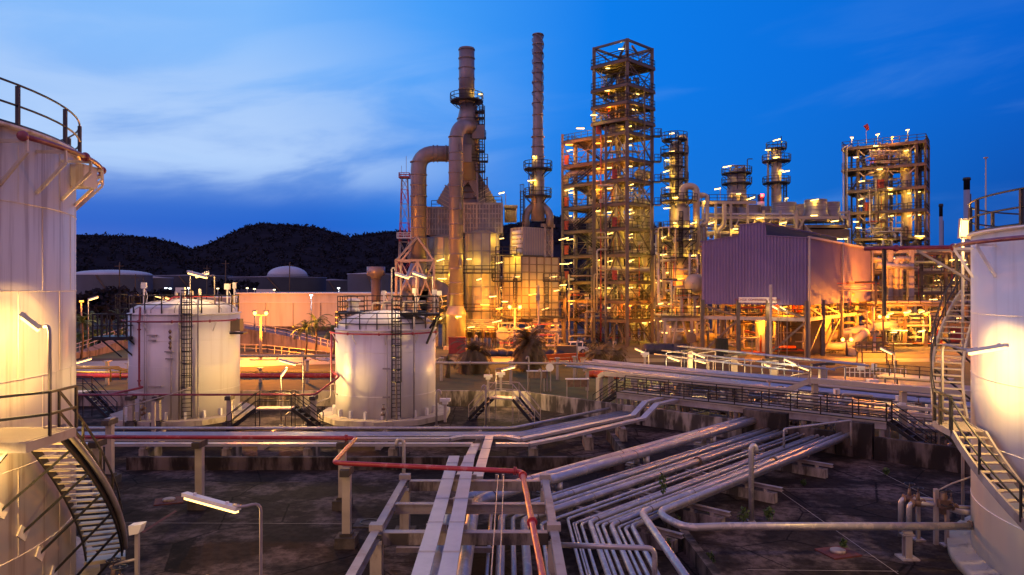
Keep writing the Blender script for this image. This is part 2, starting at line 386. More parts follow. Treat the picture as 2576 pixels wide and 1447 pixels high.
_c = mix(_t, remap(_t, _v.outputs['Distance'], 0.004, 0.012, 0.85, 0), _c, (0.006, 0.005, 0.005)); _t.links.new(_c, _b.inputs['Base Color'])
APRON = mat('plant_apron', (0.085, 0.073, 0.063), 0.85, 0, 0.3, 0.2, (0.045, 0.038, 0.03), 0.75, 1, 0.1, 0.3)
GRASSM = mat('grass', (0.045, 0.062, 0.018), 0.9, 0, 0.4, 0.5, (0.10, 0.075, 0.03), 0.5, 1, 0.4, 0.7)
ROADM = mat('road_asphalt', (0.12, 0.115, 0.12), 0.45, 0, 0.2, 0.3, bump=0.1)
M('ground', GROUND, kind='structure').add([(-4000, -300, 0), (4000, -300, 0), (4000, 5000, 0), (-4000, 5000, 0)], [(0, 1, 2, 3)])
def sheet(name, mt, pts, z): return M(name, mt, kind='structure').add([(p[0], p[1], z) for p in pts], [tuple(range(len(pts)))])
sheet('bund_floor', FLOOR, [(-45, 5), (45, 5), (45, 18), (24, 38), (0.8, 59.3), (-45, 59.8)], 0.004)
sheet('apron', APRON, [(-24, 100), (75, 100), (120, 175), (-40, 175)], 0.004)
sheet('grass_verge', GRASSM, [(-45, 60.3), (0.8, 60.3), (12, 49.5), (22, 58), (16, 92), (-16, 92), (-45, 74)], 0.004)
sheet('grass_plot', GRASSM, [(38, 72), (50, 62), (70, 90), (62, 98), (44, 96)], 0.004)
sheet('lawn', GRASSM, [(-72, 100), (-44, 100), (-30, 150), (-90, 150)], 0.004)
sheet('road', ROADM, [(-70, 77), (-16, 95), (40, 95), (90, 97), (90, 100), (-24, 100), (-26, 104), (-70, 92)], 0.008)
sheet('yard_road', ROADM, [(14, 66), (34, 46), (60, 46), (60, 60), (36, 80), (20, 84)], 0.008)
# pale joints in the tank bund floor
jl = M('floor_joint', CONCL, kind='structure')
def strip(a, b, w=0.05, z=0.012):
    a, b = V3(a, z), V3(b, z); d = (b - a).normalized(); n = V((-d.y, d.x, 0)) * w / 2
    jl.add([tuple(a - n), tuple(b - n), tuple(b + n), tuple(a + n)], [(0, 1, 2, 3)])
g2 = lambda x, y: (G(x, y).x, G(x, y).y)
for a, b in (((2185, 1173), (2385, 1275)), ((1950, 1228), (2260, 1445)), ((1800, 1228), (2240, 1232)), ((1880, 1434), (2260, 1438)), ((300, 1316), (860, 1318))):
    strip(g2(*a), g2(*b), 0.025)

# bund walls -------------------------------------------------------
def wall(label, pts, h=1.25, th=0.28, name='bund_wall', mt=None, group=None, z0=0.0):
    m = M(name, mt or CONC, None, label, 'wall', group)
    for a, b in zip(pts, pts[1:]):
        L = (V3(b, 0) - V3(a, 0)).length; d = (V3(b, 0) - V3(a, 0)).normalized()
        m.bar(V3(a, z0 + h / 2) - d * (th / 2 if a != pts[0] else 0), V3(b, z0 + h / 2) - d * (th / 2 + 0.003 if b != pts[-1] else 0), th, h)
    return m
def diag(t): return (0.8 + t * 23.2, 59.4 - t * 21.4)      # the slanting bund wall
wall('long stained concrete bund wall behind the two small tanks', [(-42, 60), (0.6, 59.9)])
wall('slanting stained concrete bund wall below the walkway, with black streaks', [(0.8, 59.6), diag(0.36)])
wall('slanting bund wall where the big pipes pass through', [diag(0.365), diag(0.60)])
wall('tall dark concrete block around the two thickest pipe ends', [diag(0.603), diag(0.69)], 2.0, 0.5, mt=CONCD)
wall('dark bund wall behind the ends of the thin pipe bundle', [diag(0.693), diag(0.78)], 1.3, mt=CONCD)
wall('tall dark concrete block beside the bund corner stairs', [diag(0.783), diag(0.845)], 2.0, 0.5, mt=CONCD)
wall('dark mossy bund wall running to the white tank', [diag(0.848), (24.4, 37.4)], 1.3, mt=CONCD)
wall('low black stained kerb wall in front of the flat cable ducts', [(-20.5, 39.0), (6.1, 39.0)], 0.68, 0.3, mt=CONCD)
wall('low dividing wall under the thick pipes, running towards the viewer', [(6.2, 46.8), (6.25, 39.2)], 0.7, 0.3, mt=CONCD)
wall('low dividing wall beside the bent pipes, with weeds along it', [(6.25, 38.8), (6.7, 12)], 0.6, 0.3, mt=CONCD)

# hills ------------------------------------------------------------
HILL = mat('hill_soil', (0.018, 0.020, 0.031), 1.0, 0, 0.3, 0.02, spec=0.0)  # soil tinted with the same haze blue as the forest leaves
HP = [(-900, 640), (-200, 600), (195, 592), (330, 596), (400, 603), (450, 617), (478, 628), (520, 618), (570, 594), (620, 571), (660, 563), (720, 567), (800, 574), (850, 590), (880, 598), (920, 591), (1000, 583), (1100, 590), (1270, 570), (1400, 548), (1480, 556), (1640, 566), (1700, 605), (1780, 655), (1900, 700), (2300, 718), (3000, 720)]
def hill_y(px):
    for (a, b), (c, d) in zip(HP, HP[1:]):
        if a <= px <= c: return b + (d - b) * (px - a) / (c - a)
    return 720
def hill_h(px, d):
    H = (CY - hill_y(px)) * 1500 / F_PX + 4.0
    t = max(0, min(1, (d - 650) / 850)) if d <= 1500 else max(0, 1 - (d - 1500) / 700)
    t = t * t * (3 - 2 * t) if d <= 1500 else t
    return H * t + (5 * sin(d * 0.02 + px * 0.013) * t * (1 - t) * 4 if d <= 1500 else 0)
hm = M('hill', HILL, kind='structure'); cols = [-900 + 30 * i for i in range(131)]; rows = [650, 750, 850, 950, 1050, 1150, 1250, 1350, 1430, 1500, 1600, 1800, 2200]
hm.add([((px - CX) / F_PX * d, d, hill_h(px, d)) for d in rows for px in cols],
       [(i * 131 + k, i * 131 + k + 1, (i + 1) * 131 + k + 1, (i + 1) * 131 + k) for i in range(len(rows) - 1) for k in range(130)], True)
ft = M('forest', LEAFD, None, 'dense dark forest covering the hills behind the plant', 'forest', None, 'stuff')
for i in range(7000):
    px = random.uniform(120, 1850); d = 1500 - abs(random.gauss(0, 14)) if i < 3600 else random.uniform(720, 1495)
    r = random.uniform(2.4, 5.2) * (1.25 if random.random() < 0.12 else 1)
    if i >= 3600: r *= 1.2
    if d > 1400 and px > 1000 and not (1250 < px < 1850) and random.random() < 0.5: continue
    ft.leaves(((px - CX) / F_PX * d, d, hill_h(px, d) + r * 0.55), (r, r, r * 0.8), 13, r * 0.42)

# trees, palms, shrubs ----------------------------------------------
def tree(label, x, y, h, r, mt=None, name='tree', group='trees left of the small tanks', n=260, trunk=0.3):
    t = T(name, label, 'tree', (x, y, 0), group)
    k = M('trunk', BARK, t).tube([(x, y, 0), (x + 0.1, y, h * 0.3), (x - 0.05, y + 0.1, h * 0.65)], [0.03 * h, 0.022 * h, 0.01 * h], 7)
    for a in range(4):
        an = a * 1.6 + random.random(); k.tube([(x, y, h * (0.3 + 0.06 * a)), (x + cos(an) * r * 0.6, y + sin(an) * r * 0.6, h * (0.6 + 0.05 * a))], [0.012 * h, 0.004 * h], 5)
    c = M('crown', mt or LEAFG, t)
    for a in range(7):
        an = random.uniform(0, 6.28); rr = r * random.uniform(0.1, 0.65)
        c.leaves((x + cos(an) * rr, y + sin(an) * rr, h * random.uniform(0.55, 0.88)), (r * 0.5, r * 0.5, h * 0.16), n // 7, 0.11 * r + 0.12)
    return t
def palm(label, x, y, h, r, fronds=26, name='palm_tree', mt=None, droop=1.0, tr=0.22, shaggy=0, group='palms along the plant road'):
    t = T(name, label, 'palm', (x, y, 0), group)
    M('trunk', BARK, t).tube([(x, y, 0), (x + 0.05 * h, y, h * 0.5), (x + 0.03 * h, y, h)], [tr * 1.3, tr, tr * 0.9], 8)
    c = M('crown', mt or LEAF, t); top = V((x + 0.03 * h, y, h))
    if shaggy > 40: c.leaves((x, y, h * .62), (r * .48, r * .48, h * .3), 350, .26)
    for i in range(fronds + shaggy):
        a = i * 2.399; e = random.uniform(-0.1, 1.35) if i < fronds else random.uniform(-1.1, -0.1)
        L = r * random.uniform(0.75, 1.25); p = top.copy(); d = V((cos(a) * cos(e), sin(a) * cos(e), sin(e))); seg = 6
        for k in range(seg):
            q = p + d * (L / seg); sd = d.cross(V((0, 0, 1))); sd = sd.normalized() if sd.length > 1e-3 else V((1, 0, 0))
            for m in range(3):
                b = p.lerp(q, m / 3)
                for sgn in (-1, 1):
                    tip = b + sd * sgn * L * 0.2 * (1 - 0.6 * abs(k / seg - 0.4)) + d * L * 0.08 - V((0, 0, L * 0.07))
                    c.add([tuple(b), tuple(b + d * L * 0.05), tuple(tip)], [(0, 1, 2)])
            p = q; d = (d - V((0, 0, (0.36 if shaggy > 40 else 0.30) * droop))).normalized()
    return t
palm('broad shaggy palm with drooping brown fronds beside the lamp of the small steps', *g2(1330, 932)[:2], 3.0, 2.9, 80, shaggy=120, tr=.36)
palm('shaggy brown palm left of the broadest one, behind the pale pipe', *g2(1187, 938)[:2], 2.3, 2.7, 64, shaggy=100, tr=.34)
palm('shaggy palm in front of the white car, over the orange barrier', *g2(1506, 926)[:2], 1.5, 2.2, 60, shaggy=90, tr=.34)
palm('low ragged palm at the right end of the row, with thin fronds', *g2(1552, 922)[:2], 1.5, 1.6, 30, shaggy=45)
palm('small ragged palm close to the right side of the small domed tank', *g2(1125, 950)[:2], 1.9, 1.5, 16, droop=1.3)
for i, (px, py, h, lab) in enumerate(((768, 905, 4.2, 'young feathery palm between the small tanks, the leftmost'), (792, 902, 5.0, 'taller young palm between the small tanks, with a bent crown'), (838, 903, 4.0, 'young palm close beside the domed tank'),
        (232, 872, 4.0, 'young palm by the ramp left of the balcony tank'), (300, 868, 4.4, 'young palm behind the railed balcony of the small tank'), (204, 905, 5.0, 'young palm next to the big tank on the pipe side'), (330, 920, 4.6, 'young palm tied to stakes by the yellow pipes'))):
    p = g2(px, py); palm(lab, p[0], p[1], h, 2.2, 15, mt=LEAFG, tr=0.12, group='young palms by the ramp')
for i, (px, d, h, r, lab) in enumerate(((215, 165, 9, 6, 'dark rounded tree against the white domed tank'), (262, 170, 10, 7, 'dark broad tree behind the leaning power pole'), (310, 165, 8.5, 6, 'dark tree right of the power pole'),
        (395, 190, 9, 7, 'dark tree behind the roof devices of the balcony tank'), (200, 140, 7, 5, 'dark tree close to the big tank edge'), (590, 280, 13, 9, 'dark tree behind the crossed roof lamps'), (280, 150, 6.5, 5, 'low dark tree in front of the power poles'))):
    tree(lab, XP(px, d), d, h, r, LEAFD, n=420)
for i, (px, d, h, r, lab) in enumerate(((212, 118, 3.0, 3.0, 'bright green shrub nearest the big tank'), (250, 122, 3.2, 3.2, 'bright green shrub in the middle of the ramp hedge'), (285, 120, 2.8, 3.0, 'bright green shrub beside the balcony'), (328, 124, 2.6, 2.6, 'small green shrub just behind the balcony'))):
    t = T('shrub', lab, 'shrub', (XP(px, d), d, 0), 'shrubs beside the ramp')
    M('stem', BARK, t).tube([(XP(px, d), d, 0), (XP(px, d), d, h * 0.5)], 0.1, 6)
    c = M('crown', LEAFG, t)
    for a in range(6): c.leaves((XP(px, d) + random.uniform(-.6, .6) * r, d + random.uniform(-.5, .5) * r, h * random.uniform(.4, .7)), (r * .5, r * .5, h * .35), 70, 0.32)
# weeds in the bund
for px, py, h, lab in ((1668, 1250, 1.0, 'tall thin weed sprouting between the thin pipes'), (1870, 1318, 0.7, 'bushy weed at the foot of the hooked vent pipe'), (1935, 1310, 0.6, 'weed right of the hooked vent pipe'), (1780, 1310, 0.35, 'low dry weed under the pipe corner'),
        (1682, 1390, 0.5, 'weed below the long cross pipe elbow'), (1785, 1425, 0.5, 'fern-like weed growing on the dividing wall'), (1700, 1332, 0.6, 'dark weed behind the elbow of the cross pipe'), (2022, 1222, 0.3, 'small weed at the end of a concrete sleeper'), (2122, 1388, 0.3, 'tuft of green on the round manhole lid'),
        (525, 1052, 0.7, 'leafy weed under the ladder of the balcony tank'), (2230, 1195, 0.4, 'weed at the foot of the mossy bund wall')):
    p = G(px, py); z = 1.2 if py == 1250 else (0.15 if py == 1388 else 0)
    if z > 1: p = G(px, py, 1.15)
    p.z = z
    t = T('weed', lab, 'weed', p, 'weeds in the tank bund')
    M('stem', LEAFG, t).tube([p, p + V((0.02, 0, h * 0.6)), p + V((0, 0.03, h))], [0.012, 0.01, 0.004], 5)
    M('leaf', LEAFG, t, None, None, None, 'stuff').leaves(p + V((0, 0, h * 0.55)), (h * 0.35 if h < .9 else 0.16, h * 0.35 if h < .9 else 0.16, h * 0.5), 70, 0.085)

# ------------------------------------------------------------------ far tank farm and buildings on the left
BLUEL = mat('pale_blue_wall', (0.42, 0.46, 0.56), 0.6, 0, 0.12, 0.1)
def far_tank(label, px, d, wpx, ytop, dome=0.0, mt=None, zrim=None, name='far_tank'):
    x = XP(px, d); r = wpx / F_PX * d / 2; z = ZP(ytop, d)
    t = T(name, label, 'tank', (x, d + r, 0))
    M('shell', mt or BLUEW, t).lathe((x, d + r, 0), [(r, 0), (r, z), (r + .3, z), (r + .3, z + .3), (r, z + .3)], 40)
    if dome: M('roof', mt or BLUEW, t).lathe((x, d + r, 0), [(r * cos(a * pi / 16) if a < 8 else 0.01, z + .3 + dome * sin(a * pi / 16)) for a in range(9)], 40)
    else: M('roof', mt or BLUEW, t).lathe((x, d + r, 0), [(r, z + .25), (0.01, z + .9)], 40)
    k = M('stair', RUST, t)
    for i in range(12):
        a = -pi / 2 + 0.5 - i * 0.05 + 0.2; b = a - 0.05
        k.bar((x + (r + .4) * cos(a), d + r + (r + .4) * sin(a), z * (i / 12)), (x + (r + .4) * cos(b), d + r + (r + .4) * sin(b), z * ((i + 1) / 12)), .5, .5)
    return t
far_tank('white far tank with a low green dome, next to the big tank', 232, 300, 190, 692, 2.2, BLUEL)
far_tank('wide low bluish far tank behind the dark trees', 440, 360, 200, 694)
far_tank('wide low mauve far tank with a sign panel, in front of the dome', 660, 300, 250, 698)
far_tank('pale domed far tank at the foot of the hill', 708, 420, 100, 694, 5.6, BLUEL)
far_tank('bluish far tank with a spiral stair, left of the flared vent', 918, 300, 110, 690, 0, BLUEL)
far_tank('low blue far tank between the mauve one and the stair tank', 820, 380, 130, 706)
far_tank('small white far tank low behind the trees', 365, 330, 90, 700, 0, BLUEL)
M('sign_panel', WHITE, None, 'white notice panel on the wall of the mauve far tank', 'sign').box((XP(652, 290), 296.6, 7), (7, .2, 4))
# long cream store building
STORE = mat('store_wall', (0.72, 0.64, 0.52), 0.7, 0, 0.06, 0.1, (0.4, 0.32, 0.25), 0.4, 0.1, 0, 0.5)
bd = T('store_building', 'long cream windowless building behind the small tanks, lit orange at one end', 'building', (XP(760, 168), 168, 0))
x0, x1 = XP(600, 168), XP(1012, 168)
M('wall', STORE, bd).box(((x0 + x1) / 2, 178, 4.1), (x1 - x0, 20, 8.2))
M('roof', WHITE, bd).box(((x0 + x1) / 2, 178, 8.36), (x1 - x0 + .6, 20.6, .32))
M('plinth', DARKC, bd).box(((x0 + x1) / 2, 167.9, .4), (x1 - x0 + .02, .3, .8))
M('band', WHITE, bd).box(((x0 + x1) / 2, 167.93, 6.3), (x1 - x0 + .03, .18, .16))
for i in range(1, 6):
    M('panel_joint', STEEL, bd).box((x0 + (x1 - x0) * i / 6, 167.92, 3.55), (.16, .22, 5.3))
ab = T('low_annex', 'low lilac flat-roofed annex left of the cream building', 'building', (XP(550, 172), 172, 0))
M('wall', BLUEW, ab).box((XP(548, 172), 178, 3.6), (9.4, 12, 7.2)); M('roof', WHITE, ab).box((XP(548, 172), 178, 7.35), (9.8, 12.4, .3))
# retaining wall with ramp and railing
RAMPC = mat('ramp_concrete', (0.17, 0.14, 0.16), 0.85, 0, 0.2, 0.5, (0.04, 0.03, 0.03), 0.8, 0.2, 0.1, 0.9)
rp = T('ramp', 'curved concrete ramp with railings between the small tanks', 'ramp', (XP(720, 116), 116, 0))
rpts = [(XP(560, 122), 122), (XP(640, 121), 121), (XP(720, 118), 118), (XP(790, 112), 112), (XP(860, 107), 107)]
for i, (a, b) in enumerate(zip(rpts, rpts[1:])):
    h = 3.4 - 0.75 * i; h2 = 3.4 - 0.75 * (i + 1)
    M('wall', RAMPC, rp).add([(a[0], a[1], 0), (b[0], b[1], 0), (b[0], b[1], h2), (a[0], a[1], h), (a[0], a[1] + 7, 0), (b[0], b[1] + 7, 0), (b[0], b[1] + 7, h2), (a[0], a[1] + 7, h)],
        [(0, 1, 2, 3), (3, 2, 6, 7), (5, 4, 7, 6), (0, 3, 7, 4), (1, 5, 6, 2)])
    M('railing', STEEL, rp).rail([(a[0], a[1], h), (b[0], b[1], h2)], 1.1, 2, .045)
    M('railing', STEEL, rp).rail([(a[0], a[1] - 9, 0), (b[0], b[1] - 9, 0)], 1.1, 2.2, .04)
lr = T('ramp', 'straight concrete ramp left of the balcony tank', 'ramp', (XP(250, 112), 112, 0))
a, b = V3(g2(180, 905), 0), V3(g2(345, 868), 0)
M('wall', RAMPC, lr).add([tuple(a), tuple(b), (b.x, b.y, 2.6), (a.x, a.y, .8), (a.x, a.y + 6, 0), (b.x, b.y + 6, 0), (b.x, b.y + 6, 2.6), (a.x, a.y + 6, .8)], [(0, 1, 2, 3), (3, 2, 6, 7), (5, 4, 7, 6), (0, 3, 7, 4), (1, 5, 6, 2)])
M('railing', STEEL, lr).rail([a + V((0, 0, .8)), b + V((0, 0, 2.6))], 1.1, 2.5, .045)
# power poles, far lamps
for px, d, yt, lab in ((300, 190, 660, 'leaning dark power pole beside the dark trees'), (340, 200, 690, 'power pole with cross arm behind the tank devices'), (360, 205, 698, 'thin power pole right of the cross-arm pole'), (728, 210, 660, 'tall thin pole in front of the pale dome'), (567, 230, 655, 'thin pole behind the crossed roof lamps'), (520, 250, 668, 'thin pole rising over the roof of the balcony tank')):
    x = XP(px, d); z = ZP(yt, d); t = T('power_pole', lab, 'pole', (x, d, 0), 'power poles left of the plant')
    M('pole', BARK, t).tube([(x, d, 0), (x + .1, d, z)], [.22, .14], 6); M('cross_arm', BARK, t).bar((x - 1.2, d, z - 1), (x + 1.2, d, z - 1), .15)
def street_lamp(label, px, d, yl, mt, group='street lamps on the left', r=0.35, arm=0, yb=None, cat='lamp', name='street_lamp', pm=None):
    x = XP(px, d); z = ZP(yl, d); t = T(name, label, cat, (x, d, 0), group)
    M('pole', pm or STEEL, t).tube([(x, d, 0), (x, d, z), (x + arm, d, z + 0.25)] if arm else [(x, d, 0), (x, d, z)], .09 if d < 130 else .13, 7)
    h = M('lamp_head', STEEL, t).box((x + arm, d, z + .3 + r * .5), (r * 2, r * 2, .12))
    M('lens', mt, h).box((x + arm, d, z + .26), (r * 1.7, r * 1.7, r * 0.8)); shine(h, (x + arm, d - .1, z - .1), mt, 3.5 if px == 783 else 1)
for a in ((205, 135, 762, SODS, 'orange street lamp nearest the edge of the big tank'), (418, 240, 727, COOL, 'cold white lamp left of the roof lamp pole'), (428, 250, 728, COOL, 'second cold white lamp, right beside the other'), (475, 245, 727, COOL, 'cold white lamp behind the roof lamp pole'), (548, 260, 728, TOWN, 'dim lamp below the crossed roof lamps'),
        (783, 160, 746, COOL, 'bright white street lamp in front of the cream building'), (622, 260, 727, TOWN, 'small lamp at the left of the sign panel'), (640, 255, 729, TOWN, 'small lamp under the sign panel'), (852, 250, 727, COOL, 'cold white lamp at the foot of the stair tank'), (690, 255, 731, TOWN, 'small lamp right of the sign panel')):
    street_lamp(a[4], a[0], a[1], a[2], a[3], r=0.3 if a[1] < 200 else 0.38)
# distant town lights along the foot of the hill: tiny lit lamps
for i in range(34):
    px = random.uniform(200, 990); d = random.uniform(420, 620); z = random.uniform(4, 12); x = XP(px, d)
    t = T('distant_lamp', 'tiny lit lamp among the far tanks at the foot of the hill', 'lamp', (x, d, 0), 'distant lamps under the hill')
    M('pole', STEEL, t).bar((x, d, 0), (x, d, z), .2); M('lens', random.choice((TOWN, TOWN, COOL)), t).box((x, d, z + .2), (.9, .9, .6))
for i in range(16):
    px = random.uniform(2330, 2440); d = random.uniform(300, 420); z = random.uniform(6, 20); x = XP(px, d)
    t = T('far_lamp', 'tiny lit lamp far behind, beside the white tank', 'lamp', (x, d, 0), 'distant lamps beside the white tank')
    M('pole', STEEL, t).bar((x, d, 0), (x, d, z), .2); M('lens', random.choice((TOWN, COOL, COOL)), t).box((x, d, z + .2), (.8, .8, .5))
# red and white lattice mast
mx, md = 1018, 230; x = XP(mx, md)
ms = T('lattice_mast', 'red and white lattice mast behind the cream duct', 'mast', (x, md, 0))
zs = [0, 6, 12, 18, 24, 30, 36, 40.5, 44]
for i, (a, b) in enumerate(zip(zs, zs[1:])):
    wa, wb = 2.2 - 1.3 * a / 44, 2.2 - 1.3 * b / 44; k = M('mast_section', REDW if i % 2 == 0 else CREAM, ms)
    ca = [(x + sx_ * wa, md + sy_ * wa) for sx_, sy_ in ((-1, -1), (1, -1), (1, 1), (-1, 1))]; cb = [(x + sx_ * wb, md + sy_ * wb) for sx_, sy_ in ((-1, -1), (1, -1), (1, 1), (-1, 1))]
    for j in range(4):
        k.bar((*ca[j], a), (*cb[j], b), .22); k.bar((*ca[j], a), (*cb[(j + 1) % 4], b), .12); k.bar((*ca[(j + 1) % 4], a), (*cb[j], b), .12); k.bar((*cb[j], b), (*cb[(j + 1) % 4], b), .12)
M('mast_platform', RED, ms).box((x, md, 44.2), (3.4, 3.4, .3)).rail([(x - 1.6, md - 1.6, 44.3), (x + 1.6, md - 1.6, 44.3), (x + 1.6, md + 1.6, 44.3), (x - 1.6, md + 1.6, 44.3)], 1.3, 1.6, .08, True)
M('mast_platform', WHITE, ms).box((x, md, 25.2), (4.4, 4.4, .4)).rail([(x - 2.1, md - 2.1, 25.4), (x + 2.1, md - 2.1, 25.4), (x + 2.1, md + 2.1, 25.4), (x - 2.1, md + 2.1, 25.4)], 1.4, 2, .1, True)
M('aerial', STEEL, ms).bar((x + .5, md, 44), (x + .5, md, 51), .12).bar((x - 1, md, 44), (x - 1, md, 48), .1)
# flared vent pot in front of the furnace
vx, vd = XP(946, 130), 130; vt = T('flared_vent', 'rusty vent stack with a wide pale drum top, behind the domed tank', 'vent', (vx, vd, 0))
M('stem', RUST, vt).lathe((vx, vd, 0), [(.75, 0), (.8, 7), (.95, 11.4)], 16); M('cowl', GREYC, vt).lathe((vx, vd, 0), [(.95, 11.2), (1.0, 11.6), (1.62, 11.9), (1.62, 13.4), (1.5, 13.4), (1.5, 12)], 24)
# ================================================================== BIG TANK ON THE LEFT
LC, LR, LZ = V((-22.38, 19.98, 0)), 9.0, 13.95
def lp(deg, r, z): a = radians(deg); return V((LC.x + r * sin(a), LC.y - r * cos(a), z))     # 90 deg points to +X
lt = T('storage_tank', 'big cream storage tank with a railed roof edge and a dark spiral stair', 'tank', LC)
sh = M('shell', TANK, lt)
sh.lathe(LC, [(LR, 0), (LR, LZ)], 120)
for zz in (2.4, 4.8, 7.2, 9.6, 12.0): sh.lathe(LC, [(LR - .01, zz - .02), (LR + .012, zz - .012), (LR + .012, zz + .012), (LR - .01, zz + .02)], 120)
for i, zz in enumerate((0, 2.4, 4.8, 7.2, 9.6, 12.0)):
    for a in range(40 + 7 * (i % 2), 190, 14): sh.bar(lp(a, LR + .002, zz), lp(a, LR + .002, min(LZ, zz + 2.4)), .012, .012)
M('base_ring', CONCL, lt).lathe(LC, [(LR + .7, 0), (LR + .7, .3), (LR, .32)], 64)
M('roof', TANK, lt).lathe(LC, [(LR, LZ - .02), (LR + .16, LZ), (LR + .16, LZ + .08), (LR, LZ + .09), (.01, LZ + 1.0)], 96)
for hh in (.58, 1.15): M('railing', BLACK, lt).tube([lp(a, LR + .1, LZ + .05 + hh) for a in range(20, 204, 4)], .03, 6)
M('toe_board', BLACK, lt).tube([lp(a, LR + .1, LZ + .1) for a in range(20, 204, 4)], .05, 5)
for a in range(24, 204, 16): M('railing_post', BLACK, lt).bar(lp(a, LR + .1, LZ), lp(a, LR + .1, LZ + 1.16), .09)
rg = M('foam_ring_pipe', MAROON, lt).tube([lp(a, LR + .75, LZ - .32) for a in range(84, 160, 3)], .075, 8)
for a in (84, 102, 118): rg.ball(lp(a, LR + .75, LZ - .32), .14)
for a in (84.5, 94, 104, 114, 124, 134):
    M('bracket', TANK, lt).bar(lp(a, LR, LZ - .42), lp(a, LR + .82, LZ - .42), .08).bar(lp(a, LR + .8, LZ - .45), lp(a, LR + .8, LZ - .7), .07).bar(lp(a, LR + .8, LZ - .72), lp(a, LR, LZ - 1.6), .08)
fb = M('foam_box', TANK, lt); fb.box(lp(112, LR + .2, LZ - .7), (.7, .8, .7))
# landing and spiral stair
ld = M('landing', STEEL, lt); lx0, lx1, ly0, ly1, lz = -13.75, -11.5, 17.3, 19.3, 6.0
ld.box(((lx0 + lx1) / 2, ly0 + .03, lz - .1), (lx1 - lx0, .06, .24)).box((lx1 - .03, (ly0 + ly1) / 2, lz - .1), (.06, ly1 - ly0 - .13, .24)).box(((lx0 + lx1) / 2, ly1 - .03, lz - .1), (lx1 - lx0, .06, .24))
gr = M('grating', PIPEC, ld)
for i in range(24): gr.box((lx0 + .05 + (lx1 - lx0 - .2) * i / 23, (ly0 + ly1) / 2, lz), (.045, ly1 - ly0 - .14, .05))
for i in range(5): gr.box(((lx0 + lx1) / 2, ly0 + .2 + i * .4, lz - .05), (lx1 - lx0 - .15, .02, .04))
M('handrail', BLACK, ld).rail([(lx0 - .2, ly0, lz), (-12.6, ly0, lz), (-12.2, ly0 + .0, lz)], 1.1, 1.4, .03).rail([(-12.2, ly0, lz), (lx1, ly0 + .9, lz), (lx1, ly1, lz)], 1.1, 1.0, .03)
sa, sb, sz0, sz1 = 87.0, 117.0, 5.85, .75
st = M('stair', BLACK, lt); st2 = M('stringer', BLACK, st)
def lz_at(a): return sz0 + (sz1 - sz0) * (a - sa) / (sb - sa)
aa = [sa + (sb - sa) * i / 20 for i in range(21)]
for r_ in (LR + .3, LR + 1.35):
    for p, q in zip(aa, aa[1:]): (st if r_ > LR + 1 else st2).bar(lp(p, r_, lz_at(p)), lp(q, r_, lz_at(q)), .06, .24)
for i in range(21):
    a = sa + (sb - sa) * (i + .5) / 21; M('tread', PIPEC, st).bar(lp(a, LR + .33, lz_at(a)), lp(a, LR + 1.32, lz_at(a)), .26, .035)
hr = M('handrail', BLACK, st)
for p, q in zip(aa, aa[1:]):
    for hh in (.55, 1.1): hr.bar(lp(p, LR + 1.36, lz_at(p) + hh), lp(q, LR + 1.36, lz_at(q) + hh), .05)
for p in aa[::4]: hr.bar(lp(p, LR + 1.36, lz_at(p)), lp(p, LR + 1.36, lz_at(p) + 1.1), .055)
cb = M('cable_conduit', STEEL, st).tube([lp(p, LR + 1.45, lz_at(p) + .16) for p in aa], .09, 8)
for p in (90, 95, 100, 105, 110, 115):
    M('brace', BLACK, st).bar(lp(p, LR + 1.3, lz_at(p) - .1), lp(p - 5, LR, lz_at(p) - 1.5), .06)
    M('mount_plate', TANK, st).bar(lp(p - 5.6, LR + .02, lz_at(p) - 1.62), lp(p - 4.4, LR + .02, lz_at(p) - 1.38), .04, .4)
for xx in (-12.0, -12.9): M('brace', BLACK, ld).bar((xx, ly0 + .1, lz - .2), lp(70 + (xx + 12.9) * 4, LR, lz - 2.3), .07)
M('bottom_step', PIPEC, st).box(lp(118, LR + .85, .6), (1.2, .7, .12), radians(28))
# lamp on the landing, shining on the shell
lamp_post('tube lamp on a tall bent pole at the landing of the big cream tank', (-12.1, 19.15, 6.03), W(108, 828, 19.6), W(52, 789, 19.25), TUBEW, .2, .045)
la = T('lamp', 'tube fitting just below the front edge of the tank landing, lighting the lower shell', 'lamp', (-12.9, 17.1, 5.7)); fixture(la, (-13.3, 17.12, 5.72), (-12.15, 17.12, 5.72), .18, .1, TUBEW); M('arm', STEEL, la).bar((-12.7, 17.12, 5.78), (-12.7, 17.28, 5.9), .05)
jb = T('junction_box', 'grey junction box hanging on the front edge of the tank landing', 'box', (-12.75, 17.2, 5.65)); M('case', STEEL, jb).box((-12.75, 17.22, 5.75), (.24, .08, .24)); M('cable', BLACK, jb).tube([(-12.75, 17.2, 5.85), (-12.5, 17.2, 6.02), (-12.2, 17.22, 5.9)], .015, 5)
M('junction_pole', STEEL, jb).tube([(-13.2, 17.15, 5.3), (-13.2, 17.15, 6.7), (-13.35, 17.15, 6.85)], .03, 6)

